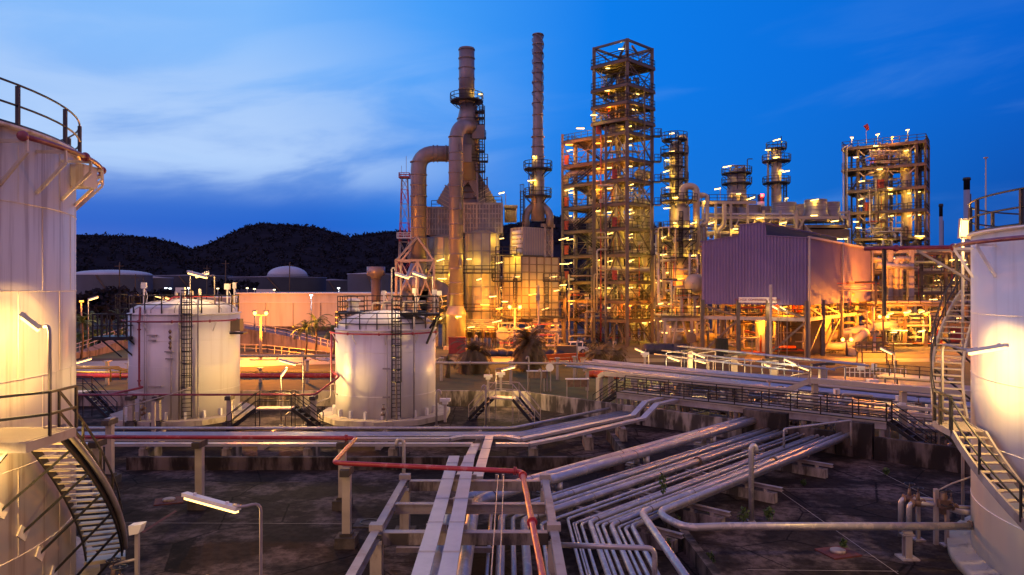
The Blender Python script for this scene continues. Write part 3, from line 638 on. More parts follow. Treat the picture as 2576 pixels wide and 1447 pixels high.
# ================================================================== WHITE TANK ON THE RIGHT
RC, RR, RZ = V((23.8, 22.9, 0)), 8.0, 11.55
def rpnt(deg, r, z): a = radians(deg); return V((RC.x - r * cos(a), RC.y - r * sin(a), z))   # 0 points to -X, positive towards the viewer
rt = T('storage_tank', 'big white storage tank with stairs climbing round its left side', 'tank', RC)
sh = M('shell', TANKW, rt).lathe(RC, [(RR, .3), (RR, RZ)], 120)
for zz in (2.2, 4.4, 6.6, 8.8): sh.lathe(RC, [(RR - .01, zz - .02), (RR + .012, zz - .012), (RR + .012, zz + .012), (RR - .01, zz + .02)], 120)
M('roof', TANKW, rt).lathe(RC, [(RR, RZ - .02), (RR + .14, RZ), (RR + .14, RZ + .07), (RR, RZ + .08), (.01, RZ + .8)], 96)
M('base_ring', CONCL, rt).lathe(RC, [(RR + .75, 0), (RR + .75, .32), (RR + .15, .36), (RR + .15, .40), (RR, .41)], 72)
for hh in (.58, 1.15): M('railing', BLACK, rt).tube([rpnt(a, RR + .05, RZ + .06 + hh) for a in range(-84, 64, 4)], .035, 6)
M('toe_board', BLACK, rt).tube([rpnt(a, RR + .05, RZ + .1) for a in range(-84, 64, 4)], .05, 5)
for a in range(-78, 64, 20): M('railing_post', BLACK, rt).bar(rpnt(a, RR + .05, RZ), rpnt(a, RR + .05, RZ + 1.18), .1)
tp = rpnt(-30, RR + .55, RZ - .35); dl = V((-.93, .37, 0)).normalized()
fp = M('foam_ring_pipe', MAROON, rt).tube([tp + dl * 3.0 + V((0, 0, 0))] + [tp + dl * 1.4] + [rpnt(a, RR + .55, RZ - .35) for a in range(-30, 60, 4)], .075, 8)
for q in (tp, tp + dl * 1.9): fp.ball(q, .14)
for a in (-24, -8, 10, 26): M('bracket', TANKW, rt).bar(rpnt(a, RR, RZ - .45), rpnt(a, RR + .6, RZ - .45), .08).bar(rpnt(a, RR + .58, RZ - .48), rpnt(a, RR, RZ - 1.5), .08)
M('bracket', STEEL, rt).bar(tp + dl * 1.2 + V((0, 0, -.1)), rpnt(-36, RR, RZ - .45), .08).bar(tp + dl * 1.2 + V((0, 0, -.1)), rpnt(-36, RR, RZ - 1.6), .08)
pd = tp + dl * 2.3; M('drop_pipe', BLACK, rt).bar(pd, pd - V((0, 0, 2.6)), .12)
# landing, lower and upper flights
def flight(a0, z0, a1, z1, n, nm='stair'):
    f = M(nm, STEEL, rt); f2 = M('stringer', STEEL, f); ang = [a0 + (a1 - a0) * i / 16 for i in range(17)]; zf = lambda a: z0 + (z1 - z0) * (a - a0) / (a1 - a0)
    for r_ in (RR + .25, RR + 1.25):
        for p, q in zip(ang, ang[1:]): (f if r_ > RR + 1 else f2).bar(rpnt(p, r_, zf(p)), rpnt(q, r_, zf(q)), .07, .26)
    for i in range(n):
        a = a0 + (a1 - a0) * (i + .5) / n; M('tread', PIPEC, f).bar(rpnt(a, RR + .29, zf(a)), rpnt(a, RR + 1.21, zf(a)), .26, .04)
    h = M('handrail', BLACK, f)
    for p, q in zip(ang, ang[1:]):
        for hh in (.55, 1.1): h.bar(rpnt(p, RR + 1.27, zf(p) + hh), rpnt(q, RR + 1.27, zf(q) + hh), .045)
    for p in ang[::4]: h.bar(rpnt(p, RR + 1.27, zf(p)), rpnt(p, RR + 1.27, zf(p) + 1.1), .06)
    for p in ang[2::4]: M('brace', BLACK, f).bar(rpnt(p, RR + 1.2, zf(p) - .1), rpnt(p, RR, zf(p) - 1.2), .07)
    return f
flight(-9, 4.85, 31, 1.0, 19)
flight(-21, 5.0, -58, 9.5, 21)
lg = M('landing', STEEL, rt)
for p, q in zip(range(-21, -9, 2), range(-19, -7, 2)):
    for r_ in (RR + .25, RR + 1.3): lg.bar(rpnt(p, r_, 4.85), rpnt(q, r_, 4.85), .06, .22)
g_ = M('grating', PIPEC, lg)
for i in range(15): a = -20.8 + 11.6 * i / 14; g_.bar(rpnt(a, RR + .3, 4.93), rpnt(a, RR + 1.27, 4.93), .06, .04)
M('handrail', BLACK, lg).rail([rpnt(-20, RR + 1.3, 4.95), rpnt(-15, RR + 1.3, 4.95), rpnt(-9, RR + 1.3, 4.95)], 1.1, .8, .045)
for a in (-19, -11): M('brace', BLACK, lg).bar(rpnt(a, RR + 1.2, 4.75), rpnt(a, RR, 3.4), .09)
tpl = M('top_landing', BLACK, rt)
for p in range(-72, -58, 2): tpl.bar(rpnt(p, RR + .1, 9.5), rpnt(p, RR + 1.3, 9.5), .28, .07)
M('handrail', BLACK, tpl).rail([rpnt(-58, RR + 1.3, 9.5), rpnt(-64, RR + 1.3, 9.5), rpnt(-72, RR + 1.3, 9.5), rpnt(-72, RR + .1, 9.5)], 1.1, .9, .045).bar(rpnt(-56, RR + 1.3, 9.5), rpnt(-56, RR + 1.3, 11.2), .1)
b_ = rpnt(-17, RR + 1.15, 4.95)
lamp_post('tube lamp on a white bent pole at the landing of the white tank', b_, W(2430, 884, 24.0), W(2532, 868, 22.7), TUBEW, .2, .045)
fl = T('floodlight', 'boxy floodlight on a pole at the upper left edge of the white tank', 'lamp', rpnt(-42, RR + .5, 4)); q = W(2422, 577, 29.5)
M('pole', STEEL, fl).tube([V3(q, 0), q], .06, 8); h_ = M('lamp_head', STEEL, fl).bar(q + V((0, 0, -.38)), q + V((.06, 0, .42)), .36, .14, (0, 1, 0)); M('lens', TUBE, h_).bar(q + V((0, -.09, -.3)), q + V((.06, -.09, .34)), .28, .05, (0, 1, 0)); shine(h_, q + V((0, -.3, 0)), TUBE)
w_ = rpnt(19, RR + .35, 0); bl = T('bulkhead_lamp', 'round bulkhead lamp low on the shell of the white tank', 'lamp', rpnt(17, RR, 1.6)); q = rpnt(17, RR + .3, 1.75)
M('arm', STEEL, bl).bar(rpnt(17, RR, 1.9), q + V((0, 0, .12)), .06); M('hood', STEEL, bl).ball(q + V((0, 0, .05)), .2); lz_ = M('lens', TUBE, bl).ball(q + V((0, 0, -.1)), .14); shine(lz_, q + V((-.1, -.2, -.3)), TUBE, .4)
# nozzle, valves and instrument posts at the foot of the white tank
def valve(parent, p, axis='x', s=1.0, wheel=True):
    v = M('valve', BRASS, parent); x, y, z = p
    d = V((1, 0, 0)) if axis == 'x' else (V((0, 1, 0)) if axis == 'y' else V(axis).normalized()); p = V(p)
    for o in (-.22, .22): v.tube([p + d * (o - .03) * s, p + d * (o + .03) * s], .17 * s, 10)
    v.tube([p - d * .22 * s, p, p + d * .22 * s], [.12 * s, .15 * s, .12 * s], 10)
    v.tube([p, p + V((0, 0, .42 * s))], [.1 * s, .05 * s], 8)
    v.tube([p + V((0, 0, .42 * s)), p + V((0, 0, .62 * s))], .022 * s, 6)
    if wheel:
        w = M('handwheel', BLACK, v); c = p + V((0, 0, .6 * s)); w.ring(c, .2 * s, .02 * s, 14, 5)
        for a in range(3): w.bar(c + V((cos(a * 1.05) * .2 * s, sin(a * 1.05) * .2 * s, 0)), c - V((cos(a * 1.05) * .2 * s, sin(a * 1.05) * .2 * s, 0)), .02 * s)
    return v
nz_ = T('tank_nozzle', 'flanged pipe nozzle with valve entering the foot of the white tank', 'nozzle', (16.9, 26.2, 1.2))
M('nozzle', TANKW, nz_).tube([(16.95, 26.2, 1.2), (17.9, 25.7, 1.2)], .16, 12).tube([(17.0, 26.2, 1.2), (17.06, 26.17, 1.2)], .27, 14)
valve(nz_, (16.6, 26.2, 1.2), 'x', .9, False)
ip = T('instrument_post', 'instrument post with gauges beside the nozzle of the white tank', 'gauge', (17.0, 25.7, 0))
M('post', STEEL, ip).bar((17.0, 25.6, 0), (17.0, 25.6, 2.5), .12).bar((17.25, 25.5, 0), (17.25, 25.5, 1.9), .1); M('gauge', STEEL, ip).box((17.0, 25.45, 2.2), (.3, .16, .2)).bar((16.7, 25.5, 1.9), (17.4, 25.5, 1.9), .05).bar((16.6, 25.5, 1.65), (17.4, 25.5, 1.65), .05)
mv = T('motor_valve', 'dark motorised valve standing at the base of the white tank', 'valve', (16.3, 27.4, 0))
M('pedestal', STEEL, mv).bar((16.0, 27.6, 0), (16.0, 27.6, 2.1), .14); M('actuator', BRASS, mv).box((16.2, 27.5, 1.6), (.4, .35, .3)).tube([(16.2, 27.5, 1.2), (16.2, 27.5, 2.0)], .12, 10); M('handwheel', BLACK, mv).ring((16.2, 27.2, 1.6), .2, .025, 14, 5); M('hose', STEEL, mv).tube([(16.0, 27.6, 2.0), (16.6, 27.6, 2.3), (17.3, 27.5, 2.6)], .03, 6)
lb = T('instrument_box', 'white instrument box on a post at the base ring of the white tank', 'box', (16.1, 23.3, 0)); M('post', STEEL, lb).bar((16.1, 23.3, 0), (16.1, 23.3, .9), .1); M('case', WHITE, lb).box((16.1, 23.25, 1.15), (.42, .3, .5)); M('window', GLASS, lb).box((16.08, 23.09, 1.15), (.2, .02, .26)); M('pipe', BRASS, lb).pipe([(16.3, 23.2, .9), (16.8, 22.9, .8), (16.6, 22.6, .3)], .06, 8)

# ================================================================== TWO SMALL TANKS
def small_tank(label, cx_, cy_, r, ze, rise):
    c = V((cx_, cy_, 0)); t = T('storage_tank', label, 'tank', c)
    s_ = M('shell', TANKW, t).lathe(c, [(r, .39), (r, ze)], 96)
    for k in (.25, .5, .75): zz = .4 + (ze - .4) * k; s_.lathe(c, [(r - .01, zz - .02), (r + .011, zz - .012), (r + .011, zz + .012), (r - .01, zz + .02)], 96)
    rf = M('roof', TANKW, t).lathe(c, [(r, ze - .02), (r + .1, ze), (r + .1, ze + .06), (r * .97, ze + .12)] + [(r * cos(a), ze + .12 + rise * sin(a)) for a in [.25 + .33 * i for i in range(4)]] + [(.3, ze + .12 + rise), (.01, ze + .14 + rise)], 72)
    for i in range(14):
        a = 2 * pi * i / 14; M('roof_seam', STEEL, rf).tube([(cx_ + r * .97 * cos(a), cy_ + r * .97 * sin(a), ze + .15)] + [(cx_ + r * cos(b) * cos(a), cy_ + r * cos(b) * sin(a), ze + .14 + rise * sin(b)) for b in (.25, .58, .91, 1.24)], .025, 4)
    M('base_pad', CONCL, t).prism([(cx_ + (r + 1.25) * cos(pi / 10 + i * pi / 5), cy_ + (r + 1.25) * sin(pi / 10 + i * pi / 5)) for i in range(10)], .02, .4)
    for i in range(20):
        a = 2 * pi * i / 20 + .1
        if sin(a) < .4: M('anchor_lug', TANKW, t).box((cx_ + (r + .12) * cos(a), cy_ + (r + .12) * sin(a), .65), (.24, .16, .5), a)
    return t, c
def caged_ladder(t, c, r, deg, z0, z1, cage):
    a = radians(deg); n = V((sin(a), -cos(a), 0)); p = c + n * (r + .25)
    l = M('ladder', BLACK, t).ladder(p.x, p.y, z0, z1, n.x, n.y, .62, None, .03)
    M('ladder_cage', BLACK, l).ladder(p.x, p.y, cage, z1, n.x, n.y, .62, cage, .026, 99, .85); return l
def foam_ring(t, c, r, z, a0, a1, mt=MAROON):
    g = M('foam_ring_pipe', mt, t).tube([(c.x + (r + .38) * sin(radians(a)), c.y - (r + .38) * cos(radians(a)), z) for a in range(a0, a1, 5)], .06, 8)
    for a in range(a0 + 10, a1, 34):
        q = V((c.x + (r + .38) * sin(radians(a)), c.y - (r + .38) * cos(radians(a)), z)); g.ball(q, .11, 8)
        w = V((sin(radians(a + 6)), -cos(radians(a + 6)), 0))
        M('bracket', TANKW, t).bar(c + w * r + V((0, 0, z - .06)), c + w * (r + .42) + V((0, 0, z - .06)), .06).bar(c + w * (r + .4) + V((0, 0, z - .08)), c + w * r + V((0, 0, z - .75)), .06)
def device(parent, x, y, z, h, w=.5, mt=WHITE):
    M('device', mt, parent).bar((x, y, z), (x, y, z + h * .75), .1).box((x, y, z + h * .85), (w * .7, w * .35, h * .2)).tube([(x + w * .3, y, z + h * .2), (x + w * .5, y, z + h * .5), (x + w * .2, y, z + h * .7)], .03, 5)
# --- domed tank in the middle
t2, c2 = small_tank('white domed tank with a dark steel platform over its roof, nearer the plant', XP(971, 55.3), 55.3, 3.72, 6.6, 1.25)
caged_ladder(t2, c2, 3.72, 20, .5, 8.9, 3.1)
foam_ring(t2, c2, 3.72, 6.42, -75, 80, RED)
M('roof_railing', BLACK, t2).rail([(c2.x + 3.7 * sin(radians(a)), c2.y - 3.7 * cos(radians(a)), 6.72) for a in range(0, 360, 20)], 1.15, 1.3, .035, True, 2)
pl = M('platform', BLACK, t2).box((c2.x + 2.9, c2.y - 1.6, 7.75), (2.9, 2.2, .18)).box((c2.x - 2.6, c2.y + .8, 7.75), (2.2, 2.2, .18)).box((c2.x + .4, c2.y + 2.4, 7.75), (6.6, 1.3, .18))
M('platform_railing', BLACK, pl).rail([(c2.x + 1.6, c2.y - 2.65, 7.84), (c2.x + 4.3, c2.y - 2.65, 7.84), (c2.x + 4.3, c2.y + 3, 7.84), (c2.x - 3.6, c2.y + 3, 7.84), (c2.x - 3.6, c2.y - .2, 7.84), (c2.x - 1.6, c2.y - .2, 7.84)], 1.2, .8, .035, False, 2)
for x_, y_ in ((4.2, -2.6), (4.2, 0), (1.8, -.6), (-3.5, -.2), (-1.6, -.2), (-3.5, 1.8), (3, 2.9), (-2, 2.9)): M('platform_leg', BLACK, pl).bar((c2.x + x_ * .85, c2.y + y_ * .85, 6.75 if abs(x_) > 3 else 7.2), (c2.x + x_, c2.y + y_, 7.68), .13)
M('platform_brace', BLACK, pl).bar((c2.x + 4.2, c2.y - 2.5, 7.65), (c2.x + 3.3, c2.y - 1.9, 5.6), .12)
for q in range(5): M('roof_pipe', PIPEC, t2).pipe([(c2.x - 1.2 + q * .8, c2.y + .8, 7.7), (c2.x - 1.2 + q * .8, c2.y + .8, 8.5 + .1 * (q % 2)), (c2.x + .4 + q * .8, c2.y + 1.6, 8.5 + .1 * (q % 2))], .08, 7)
M('vent_drum', TANKW, t2).lathe((c2.x - 2.6, c2.y + .7, 7.86), [(.5, 0), (.5, .15), (.4, .2), (.4, .7), (.52, .75), (.52, .9), (.3, 1.0)], 16)
M('vent_pipe', STEEL, t2).pipe([(c2.x + .35, c2.y + .5, 7.6), (c2.x + .35, c2.y + .5, 11.2), (c2.x + .6, c2.y + .5, 11.2), (c2.x + .6, c2.y + .5, 11.0)], .06, 7, .12).bar((c2.x + .95, c2.y + .9, 7.7), (c2.x + .95, c2.y + .9, 11.4), .05)
for x_, y_, h_ in ((2.1, .6, 1.9), (3.9, -2.2, 1.8), (4.15, -1.2, 1.7), (-.6, 2.5, 1.7)): device(t2, c2.x + x_, c2.y + y_, 7.84, h_)
dp = M('downpipe', STEEL, t2).pipe([(c2.x - 3.8, c2.y - 1.5, 6.4), (c2.x - 3.8, c2.y - 1.5, 1.6), (c2.x - 6.2, c2.y - 4.5, .9), (c2.x - 6.2, c2.y - 4.5, 0.0)], .05, 7, .15); dp.pipe([(c2.x - 3.8, c2.y - 1.5, 2.6), (c2.x - 3.5, c2.y - 1.4, 2.6), (c2.x - 3.5, c2.y - 1.4, 1.9), (c2.x - 3.2, c2.y - 2, 1.9)], .05, 6)
M('gauge_pipe', STEEL, t2).tube([(c2.x + .75, c2.y - 3.9, .5), (c2.x + .75, c2.y - 3.9, 6.5)], .025, 5).box((c2.x + .7, c2.y - 3.95, 4.0), (.5, .12, .1)).box((c2.x + .7, c2.y - 3.95, 2.0), (.5, .12, .1))
M('vertical_pipe', STEEL, t2).pipe([(c2.x + 2.55, c2.y - 3.3, .2), (c2.x + 2.55, c2.y - 3.15, 7.6)], .07, 7); M('vertical_pipe', STEEL, t2).pipe([(c2.x + 1.45, c2.y - 4.0, .2), (c2.x + 1.3, c2.y - 3.75, 7.6)], .06, 7)
vv = T('valve_cluster', 'small cluster of dark valves at the foot of the domed tank', 'valves', (c2.x + .9, c2.y - 4.4, .4)); M('pipe', STEEL, vv).tube([(c2.x + .8, c2.y - 4.4, .4), (c2.x + .8, c2.y - 4.3, 1.3)], .06, 7); valve(vv, (c2.x + .55, c2.y - 4.45, .85), 'x', .55); valve(vv, (c2.x + .6, c2.y - 4.45, 1.25), 'x', .5)
for a_, b_, lab, bs in ((W(995, 687, 54), W(1031, 698, 53.4), 'tube lamp over the roof of the domed tank, on the shorter pole', (1047, 55)), (W(1038, 684, 53), W(1076, 697, 52.6), 'tube lamp over the roof of the domed tank, on the pole at the ladder platform', (1089, 53.3))):
    lamp_post(lab, (XP(bs[0], bs[1]), bs[1], 7.84), b_, a_, TUBE, .22, .05)
# --- balcony tank at the left
t1, c1 = small_tank('white tank with a black railed balcony at its upper left', XP(467, 55.3), 55.3, 3.86, 7.75, 0.95)
caged_ladder(t1, c1, 3.86, 25, .5, 9.3, 2.7)
foam_ring(t1, c1, 3.86, 7.3, -100, 85)
M('roof_railing', BLACK, t1).rail([(c1.x + 3.8 * sin(radians(a)), c1.y - 3.8 * cos(radians(a)), 7.86) for a in range(0, 360, 20)], 1.25, 1.4, .035, True, 1)
bc = M('balcony', BLACK, t1).box((c1.x - 3.7, c1.y - 2.8, 6.1), (2.5, 1.9, .24))
M('balcony_railing', BLACK, bc).rail([(c1.x - 4.9, c1.y - 1.9, 6.2), (c1.x - 4.9, c1.y - 3.7, 6.2), (c1.x - 2.5, c1.y - 3.7, 6.2), (c1.x - 2.5, c1.y - 2.6, 6.2)], 1.6, .6, .04, False, 1)
for o in (-4.6, -3.7, -2.6): M('balcony_brace', BLACK, bc).bar((c1.x + o, c1.y - 3.2, 6.0), (c1.x + o + 1.3, c1.y - 2.85, 4.7), .1)
M('balcony_ladder', BLACK, bc).ladder(c1.x - 3.5, c1.y - 2.4, 6.2, 9.0, 0, -1, .5, 6.2, .025)
M('red_downpipe', MAROON, t1).pipe([(c1.x - 1.6, c1.y - 3.6, 8.3), (c1.x - 1.6, c1.y - 3.75, 7.1), (c1.x - 1.55, c1.y - 3.85, 6.8), (c1.x - 1.55, c1.y - 3.85, 2.75), (c1.x - 1.2, c1.y - 3.95, 2.7), (c1.x - 3.2, c1.y - 4.8, 2.3)], .075, 8, .15)
for zz in (6.7, 3.1): M('pipe_flange', MAROON, t1).cyl((c1.x - 1.55, c1.y - 3.85, zz), .13, .08, 10)
for x_, r_ in ((-1.15, .025), (-1.0, .02), (.7, .03)): M('gauge_pipe', STEEL, t1).tube([(c1.x + x_, c1.y - 3.88, .5), (c1.x + x_, c1.y - 3.88, 6.3 if x_ > 0 else 8.1)], r_, 5)
for x_, zz, w_ in ((-.6, 6.35, .7), (-.6, 6.0, .5), (.6, 5.2, .6), (.62, 4.7, .5), (-.4, 2.75, .9)): M('gauge_bracket', STEEL, t1).box((c1.x + x_, c1.y - 3.95, zz), (w_, .16, .07))
for zz in (6.6, 6.2, 5.8, 5.5): M('level_instrument', BRASS, t1).tube([(c1.x + .6, c1.y - 3.98, zz), (c1.x + .76, c1.y - 3.98, zz)], .08, 8).tube([(c1.x + .68, c1.y - 3.98, zz - .15), (c1.x + .68, c1.y - 3.98, zz + .15)], .05, 6)
M('vertical_pipe', STEEL, t1).pipe([(c1.x + 1.25, c1.y - 3.85, .2), (c1.x + 1.25, c1.y - 3.75, 8.5)], .07, 7); M('vertical_pipe', STEEL, t1).pipe([(c1.x + 2.55, c1.y - 3.2, .1), (c1.x + 2.35, c1.y - 3.3, .5), (c1.x + 2.35, c1.y - 3.3, 9)], .06, 7)
for x_, y_, h_, w_ in ((-3.4, .5, 2.3, .55), (.9, -2.8, 1.9, .9), (3.0, .4, 2.2, .6), (3.5, .5, 2.3, .35), (2.4, -1, .9, .6), (-1.2, 1.8, 1.0, .4)): device(t1, c1.x + x_, c1.y + y_, 7.9, h_, w_)
M('roof_pipe', RED, t1).pipe([(c1.x - .9, c1.y - 2, 8.4), (c1.x - .2, c1.y - 1.5, 9.0), (c1.x + 2.7, c1.y - 1.2, 9.05), (c1.x + 2.7, c1.y - 1.2, 8.5)], .06, 7)
for q in range(4): M('roof_nozzle', PIPEC, t1).tube([(c1.x - .8 + q * .6, c1.y + .2, 8.6), (c1.x - .8 + q * .6, c1.y + .2, 9.4 + .2 * (q % 2))], .12, 8)
M('side_box', RUST, t1).box((c1.x + 4.1, c1.y - .6, 6.9), (.7, .7, .9)); M('side_bracket', BLACK, t1).box((c1.x + 4.2, c1.y - .6, 6.3), (1.1, .9, .12))
for a_, b_, lab, bs in ((W(473, 683, 53), W(524, 696, 52.5), 'tube lamp over the balcony tank, held from the pole on the ladder side', (540, 54)), (W(526, 684, 55.5), W(488, 695, 55), 'tube lamp crossing the other one over the balcony tank', (478, 56))):
    lamp_post(lab, (XP(bs[0], bs[1]), bs[1], 7.9), b_, a_, TUBE, .26, .05)
valve_p = T('valve_cluster', 'pair of slanting dark valves at the foot of the balcony tank', 'valves', (c1.x - 1.25, c1.y - 4.3, .4)); M('pipe', STEEL, valve_p).tube([(c1.x - 1.25, c1.y - 4.3, .4), (c1.x - 1.25, c1.y - 4.3, 1.9)], .07, 7)
for zz in (.9, 1.25, 1.8): valve(valve_p, (c1.x - 1.0, c1.y - 4.35, zz), (1, 0, .6), .6)
# ================================================================== FOREGROUND PIPEWORK
def pipe_thing(label, pts, r, mt=None, name='pipe', n=14, bend=None, group=None, flanges=()):
    t = M(name, mt or PIPE, None, label, 'pipe', group); t.pipe(pts, r, n, bend or max(.3, r * 3), 5)
    for f in flanges:                                   # (index of segment, fraction)
        a, b = V(pts[f[0]]), V(pts[f[0] + 1]); p = a.lerp(b, f[1]); d = (b - a).normalized(); t.tube([p - d * .05, p - d * .01], r * 1.7, n).tube([p + d * .01, p + d * .05], r * 1.7, n)
    return t
def tray(label, pts, w=.42, h=.14, group='covered cable ducts', step=2.4):
    t = M('cable_duct', TRAY, None, label, 'cable duct', group)
    for a, b in zip(pts, pts[1:]):
        a, b = V(a), V(b); L = (b - a).length; k = max(1, round(L / step)); t.bar(a, b, w, h)
        lid = V((0, 0, h / 2 + .012)); t.bar(a + lid, b + lid, w + .05, .02)
        d = (b - a).normalized()
        for i in range(k):
            p = a.lerp(b, (i + .5) / k) + lid; t.bar(p - d * .02, p + d * .02, w + .06, .05)
            for o in (-.07, .07): t.bar(p + d * (o - .008), p + d * (o + .008), w + .052, .03)
    return t
# red fire-water pipe
RZp = 3.1
pipe_thing('bright red fire-water pipe zigzagging on posts over the dark bund floor', [(-19.8, 32.35, RZp), (-6.83, 32.1, RZp), (-6.72, 27.55, RZp), (.36, 26.25, RZp), (.70, 16.8, RZp), (.9, 7, RZp)], .088, RED, bend=.28, flanges=((0, .965), (2, .965), (3, .06), (3, .60)))
def post(label, x, y, h, w=.30, head=True, name='pipe_post', base=.75, group='concrete posts under the red pipe', mt=None, hd=.9):
    t = T(name, label, 'post', (x, y, 0), group)
    M('shaft', mt or CONCL, t).bar((x, y, base * .55 - .01), (x, y, h - .22), w, w)
    M('footing', DARKC, t).box((x, y, base * .27), (base, base, base * .54)).box((x, y, base * .6), (base * .6, base * .6, .12))
    if head: M('head', DARKC, t).box((x, y, h - .14), (w * 1.15, hd, .26)); M('saddle', STEEL, t).box((x, y, h + .02), (.3, .5, .06))
    return t
post('pale concrete post at the front bend of the red pipe', -6.2, 27.45, 2.96)
post('concrete post at the rear bend of the red pipe', -7.45, 32.15, 2.96)
post('concrete post under the long rear run of the red pipe, behind the near lamp', -13.75, 32.2, 2.96)
post('concrete post under the red pipe next to the spiral stair', -18.3, 32.3, 2.96)
post('tall leaning concrete post between the landing and the kerb wall', -19.9, 36.2, 3.2)
# steel and concrete rack in the middle
rk = T('pipe_rack', 'low steel and concrete pipe rack carrying two flat ducts in the middle foreground', 'pipe rack', (-1.4, 22.7, 0))
for yy in (28.7, 22.7, 16.7):
    for xx in (-4.2, 1.3):
        M('column', CONCL, rk).box((xx, yy, 1.0), (.36, .36, 1.55)); M('footing', DARKC, rk).box((xx, yy, .115), (.8, .8, .23)); M('bracket', STEEL, rk).box((xx, yy, 2.28), (.42, .34, .2))
    M('cross_beam', CONC, rk).box((-1.45, yy, 1.93), (5.5 - .36, .28, .36)); M('beam_plate', STEEL, rk).box((-1.45, yy, 2.125), (5.1, .3, .02))
for xx in (-4.2, 1.3):
    for ya, yb in ((28.5, 22.9), (22.5, 16.9), (16.5, 9)): M('side_beam', STEEL, rk).ibeam((xx, ya, 2.08), (xx, yb, 2.08), .26, .3, .035)
M('middle_beam', STEEL, rk).ibeam((-4.05, 25.4, 2.04), (1.15, 25.4, 2.04), .26, .34, .03); M('middle_beam', STEEL, rk).ibeam((-4.05, 20.0, 1.6), (1.15, 20.0, 1.6), .26, .3, .03)
M('lower_strut', STEEL, rk).box((-2.2, 24.0, 1.1), (3.2, .16, .16))
for p in ((-2.35, 28.7), (-1.7, 28.7), (-2.35, 25.4), (-1.7, 25.4), (-2.35, 22.7), (-1.7, 22.7), (-.6, 28.7), (-.35, 28.7)):
    M('duct_clip', STEEL, rk).box((p[0], p[1], 2.28), (.62 if p[0] < -1 else .1, .14, .16))
tray('left one of the two flat ducts lying on the foreground rack', [(-2.45, 31.0, 2.48), (-2.28, 18.5, 2.48), (-2.2, 8, 2.48)], .40)
tray('second flat duct on the foreground rack, nearest the thick grey pipe', [(-1.80, 31.0, 2.48), (-1.62, 18.5, 2.48), (-1.55, 8, 2.48)], .40)
for x_, lab in ((-.55, 'thin conduit lying on the rack beside the flat ducts'), (-.33, 'thin conduit lying on the rack, nearer the red pipe')):
    pipe_thing(lab, [(x_, 28.9, 2.9), (x_, 28.9, 2.3), (x_ + .03, 8, 2.3)][1:], .02, STEEL, 'conduit', 6, group='thin conduits')
# pipes that turn at forty-five degrees towards the slanting wall
DIR = V((.692, .722, 0)); PER_ = V((.722, -.692, 0))
def to_wall(p, back=.0):
    t = (59.4 - .922 * (p.x - .8) - p.y) / (DIR.y + .922 * DIR.x) - back; q = p + DIR * t; q.z = p.z; return q
def bent(label, px, py, z, r, group, mt=PIPE, y_end=6.0, name='pipe', xe=None, collar=True):
    e = G(px, py, z); w = to_wall(e); t = M(name, mt, None, label, 'pipe', group)
    t.pipe([w + DIR * .3, e, V((xe if xe is not None else e.x + .12, y_end, z))], r, 14, r * 3.2, 6)
    for k in range(1, 8): q = w.lerp(e, (k + .3 * sin(k * 7 + px)) / 8); t.tube([q - DIR * .018, q + DIR * .018], r * 1.035, 14)
    for k in range(1, 5): q = V((e.x + ((xe if xe is not None else e.x + .12) - e.x) * k / 5, e.y + (y_end - e.y) * k / 5, z)); t.tube([q - V((0, .018, 0)), q + V((0, .018, 0))], r * 1.035, 14)
    if len(REG) % 3: q = e + DIR * (r * 4.2); M('rust_band', RUST, t).tube([q, q + DIR * .07], r * 1.03, 14)
    if len(REG) % 4 == 0:
        q = w.lerp(e, .45); M('flange', BRASS, t).tube([q - DIR * .06, q - DIR * .015], r * 1.55, 14).tube([q + DIR * .015, q + DIR * .06], r * 1.55, 14)
    for k in (.25, .55, .82): q = w.lerp(e, k); M('pipe_clamp', STEEL, t).bar(q - PER_ * (r * 1.25) - V((0, 0, r)), q + PER_ * (r * 1.25) - V((0, 0, r)), .07, .05).tube([q - DIR * .025, q + DIR * .025], r * 1.07, 14)
    if collar: c = w - DIR * .12; t.tube([c - DIR * .12, c + DIR * .10], r * 1.22, 14)
    return e, w
A1 = bent('thick grey pipe turning under the flat ducts, the rearmost', 1138, 1264, 1.35, .215, 'thick grey pipes')
A2 = bent('thick grey pipe turning towards the viewer beside the flat ducts', 1194, 1262, 1.35, .225, 'thick grey pipes')
B1 = bent('medium grey pipe with its bend under the rack beams, rear one', 1262, 1297, .9, .145, 'medium grey pipes')
B2 = bent('medium grey pipe with its bend below the red pipe, front one', 1318, 1308, .9, .15, 'medium grey pipes')
bent('thin grey pipe squeezed between the medium pipes under the rack', 1236, 1292, .9, .06, 'thin grey pipes')
bent('thin bluish pipe under the rack, between the two medium pipes', 1290, 1303, .95, .085, 'thin grey pipes')
bent('thin pipe along the outer side of the rack, below the red pipe', 1362, 1318, .9, .07, 'thin grey pipes')
CL = ['first', 'second', 'third', 'fourth', 'fifth', 'sixth', 'seventh', 'eighth', 'ninth', 'tenth', 'eleventh']
CT = [(165, 880, 28), (215, 922, 14), (238, 925, 20), (292, 930, 28), (372, 908, 50), (432, 932, 34), (492, 940, 34), (572, 940, 50), (640, 960, 28), (702, 968, 34), (768, 950, 48)]
for i, (x_, y_, w_) in enumerate(CT):
    size = 'thinnest' if w_ < 18 else ('thin' if w_ < 40 else 'stouter')
    bent(f'{size} pipe, {CL[i]} from the rack in the bent bundle of eleven', (2200 + x_ * .427) / 1.59, (1700 + y_ * .427) / 1.59, .9, w_ * .002, 'bent bundle of pipes')
D1 = bent('upper large pipe of the bundle, bending towards the viewer at its outer side', 1614, 1290, 1.25, .13, 'larger pipes of the bundle', xe=5.6)
e = G(1652, 1290, 1.25); w = to_wall(e); e2 = V((e.x + .55, e.y - 1.15, 1.12))
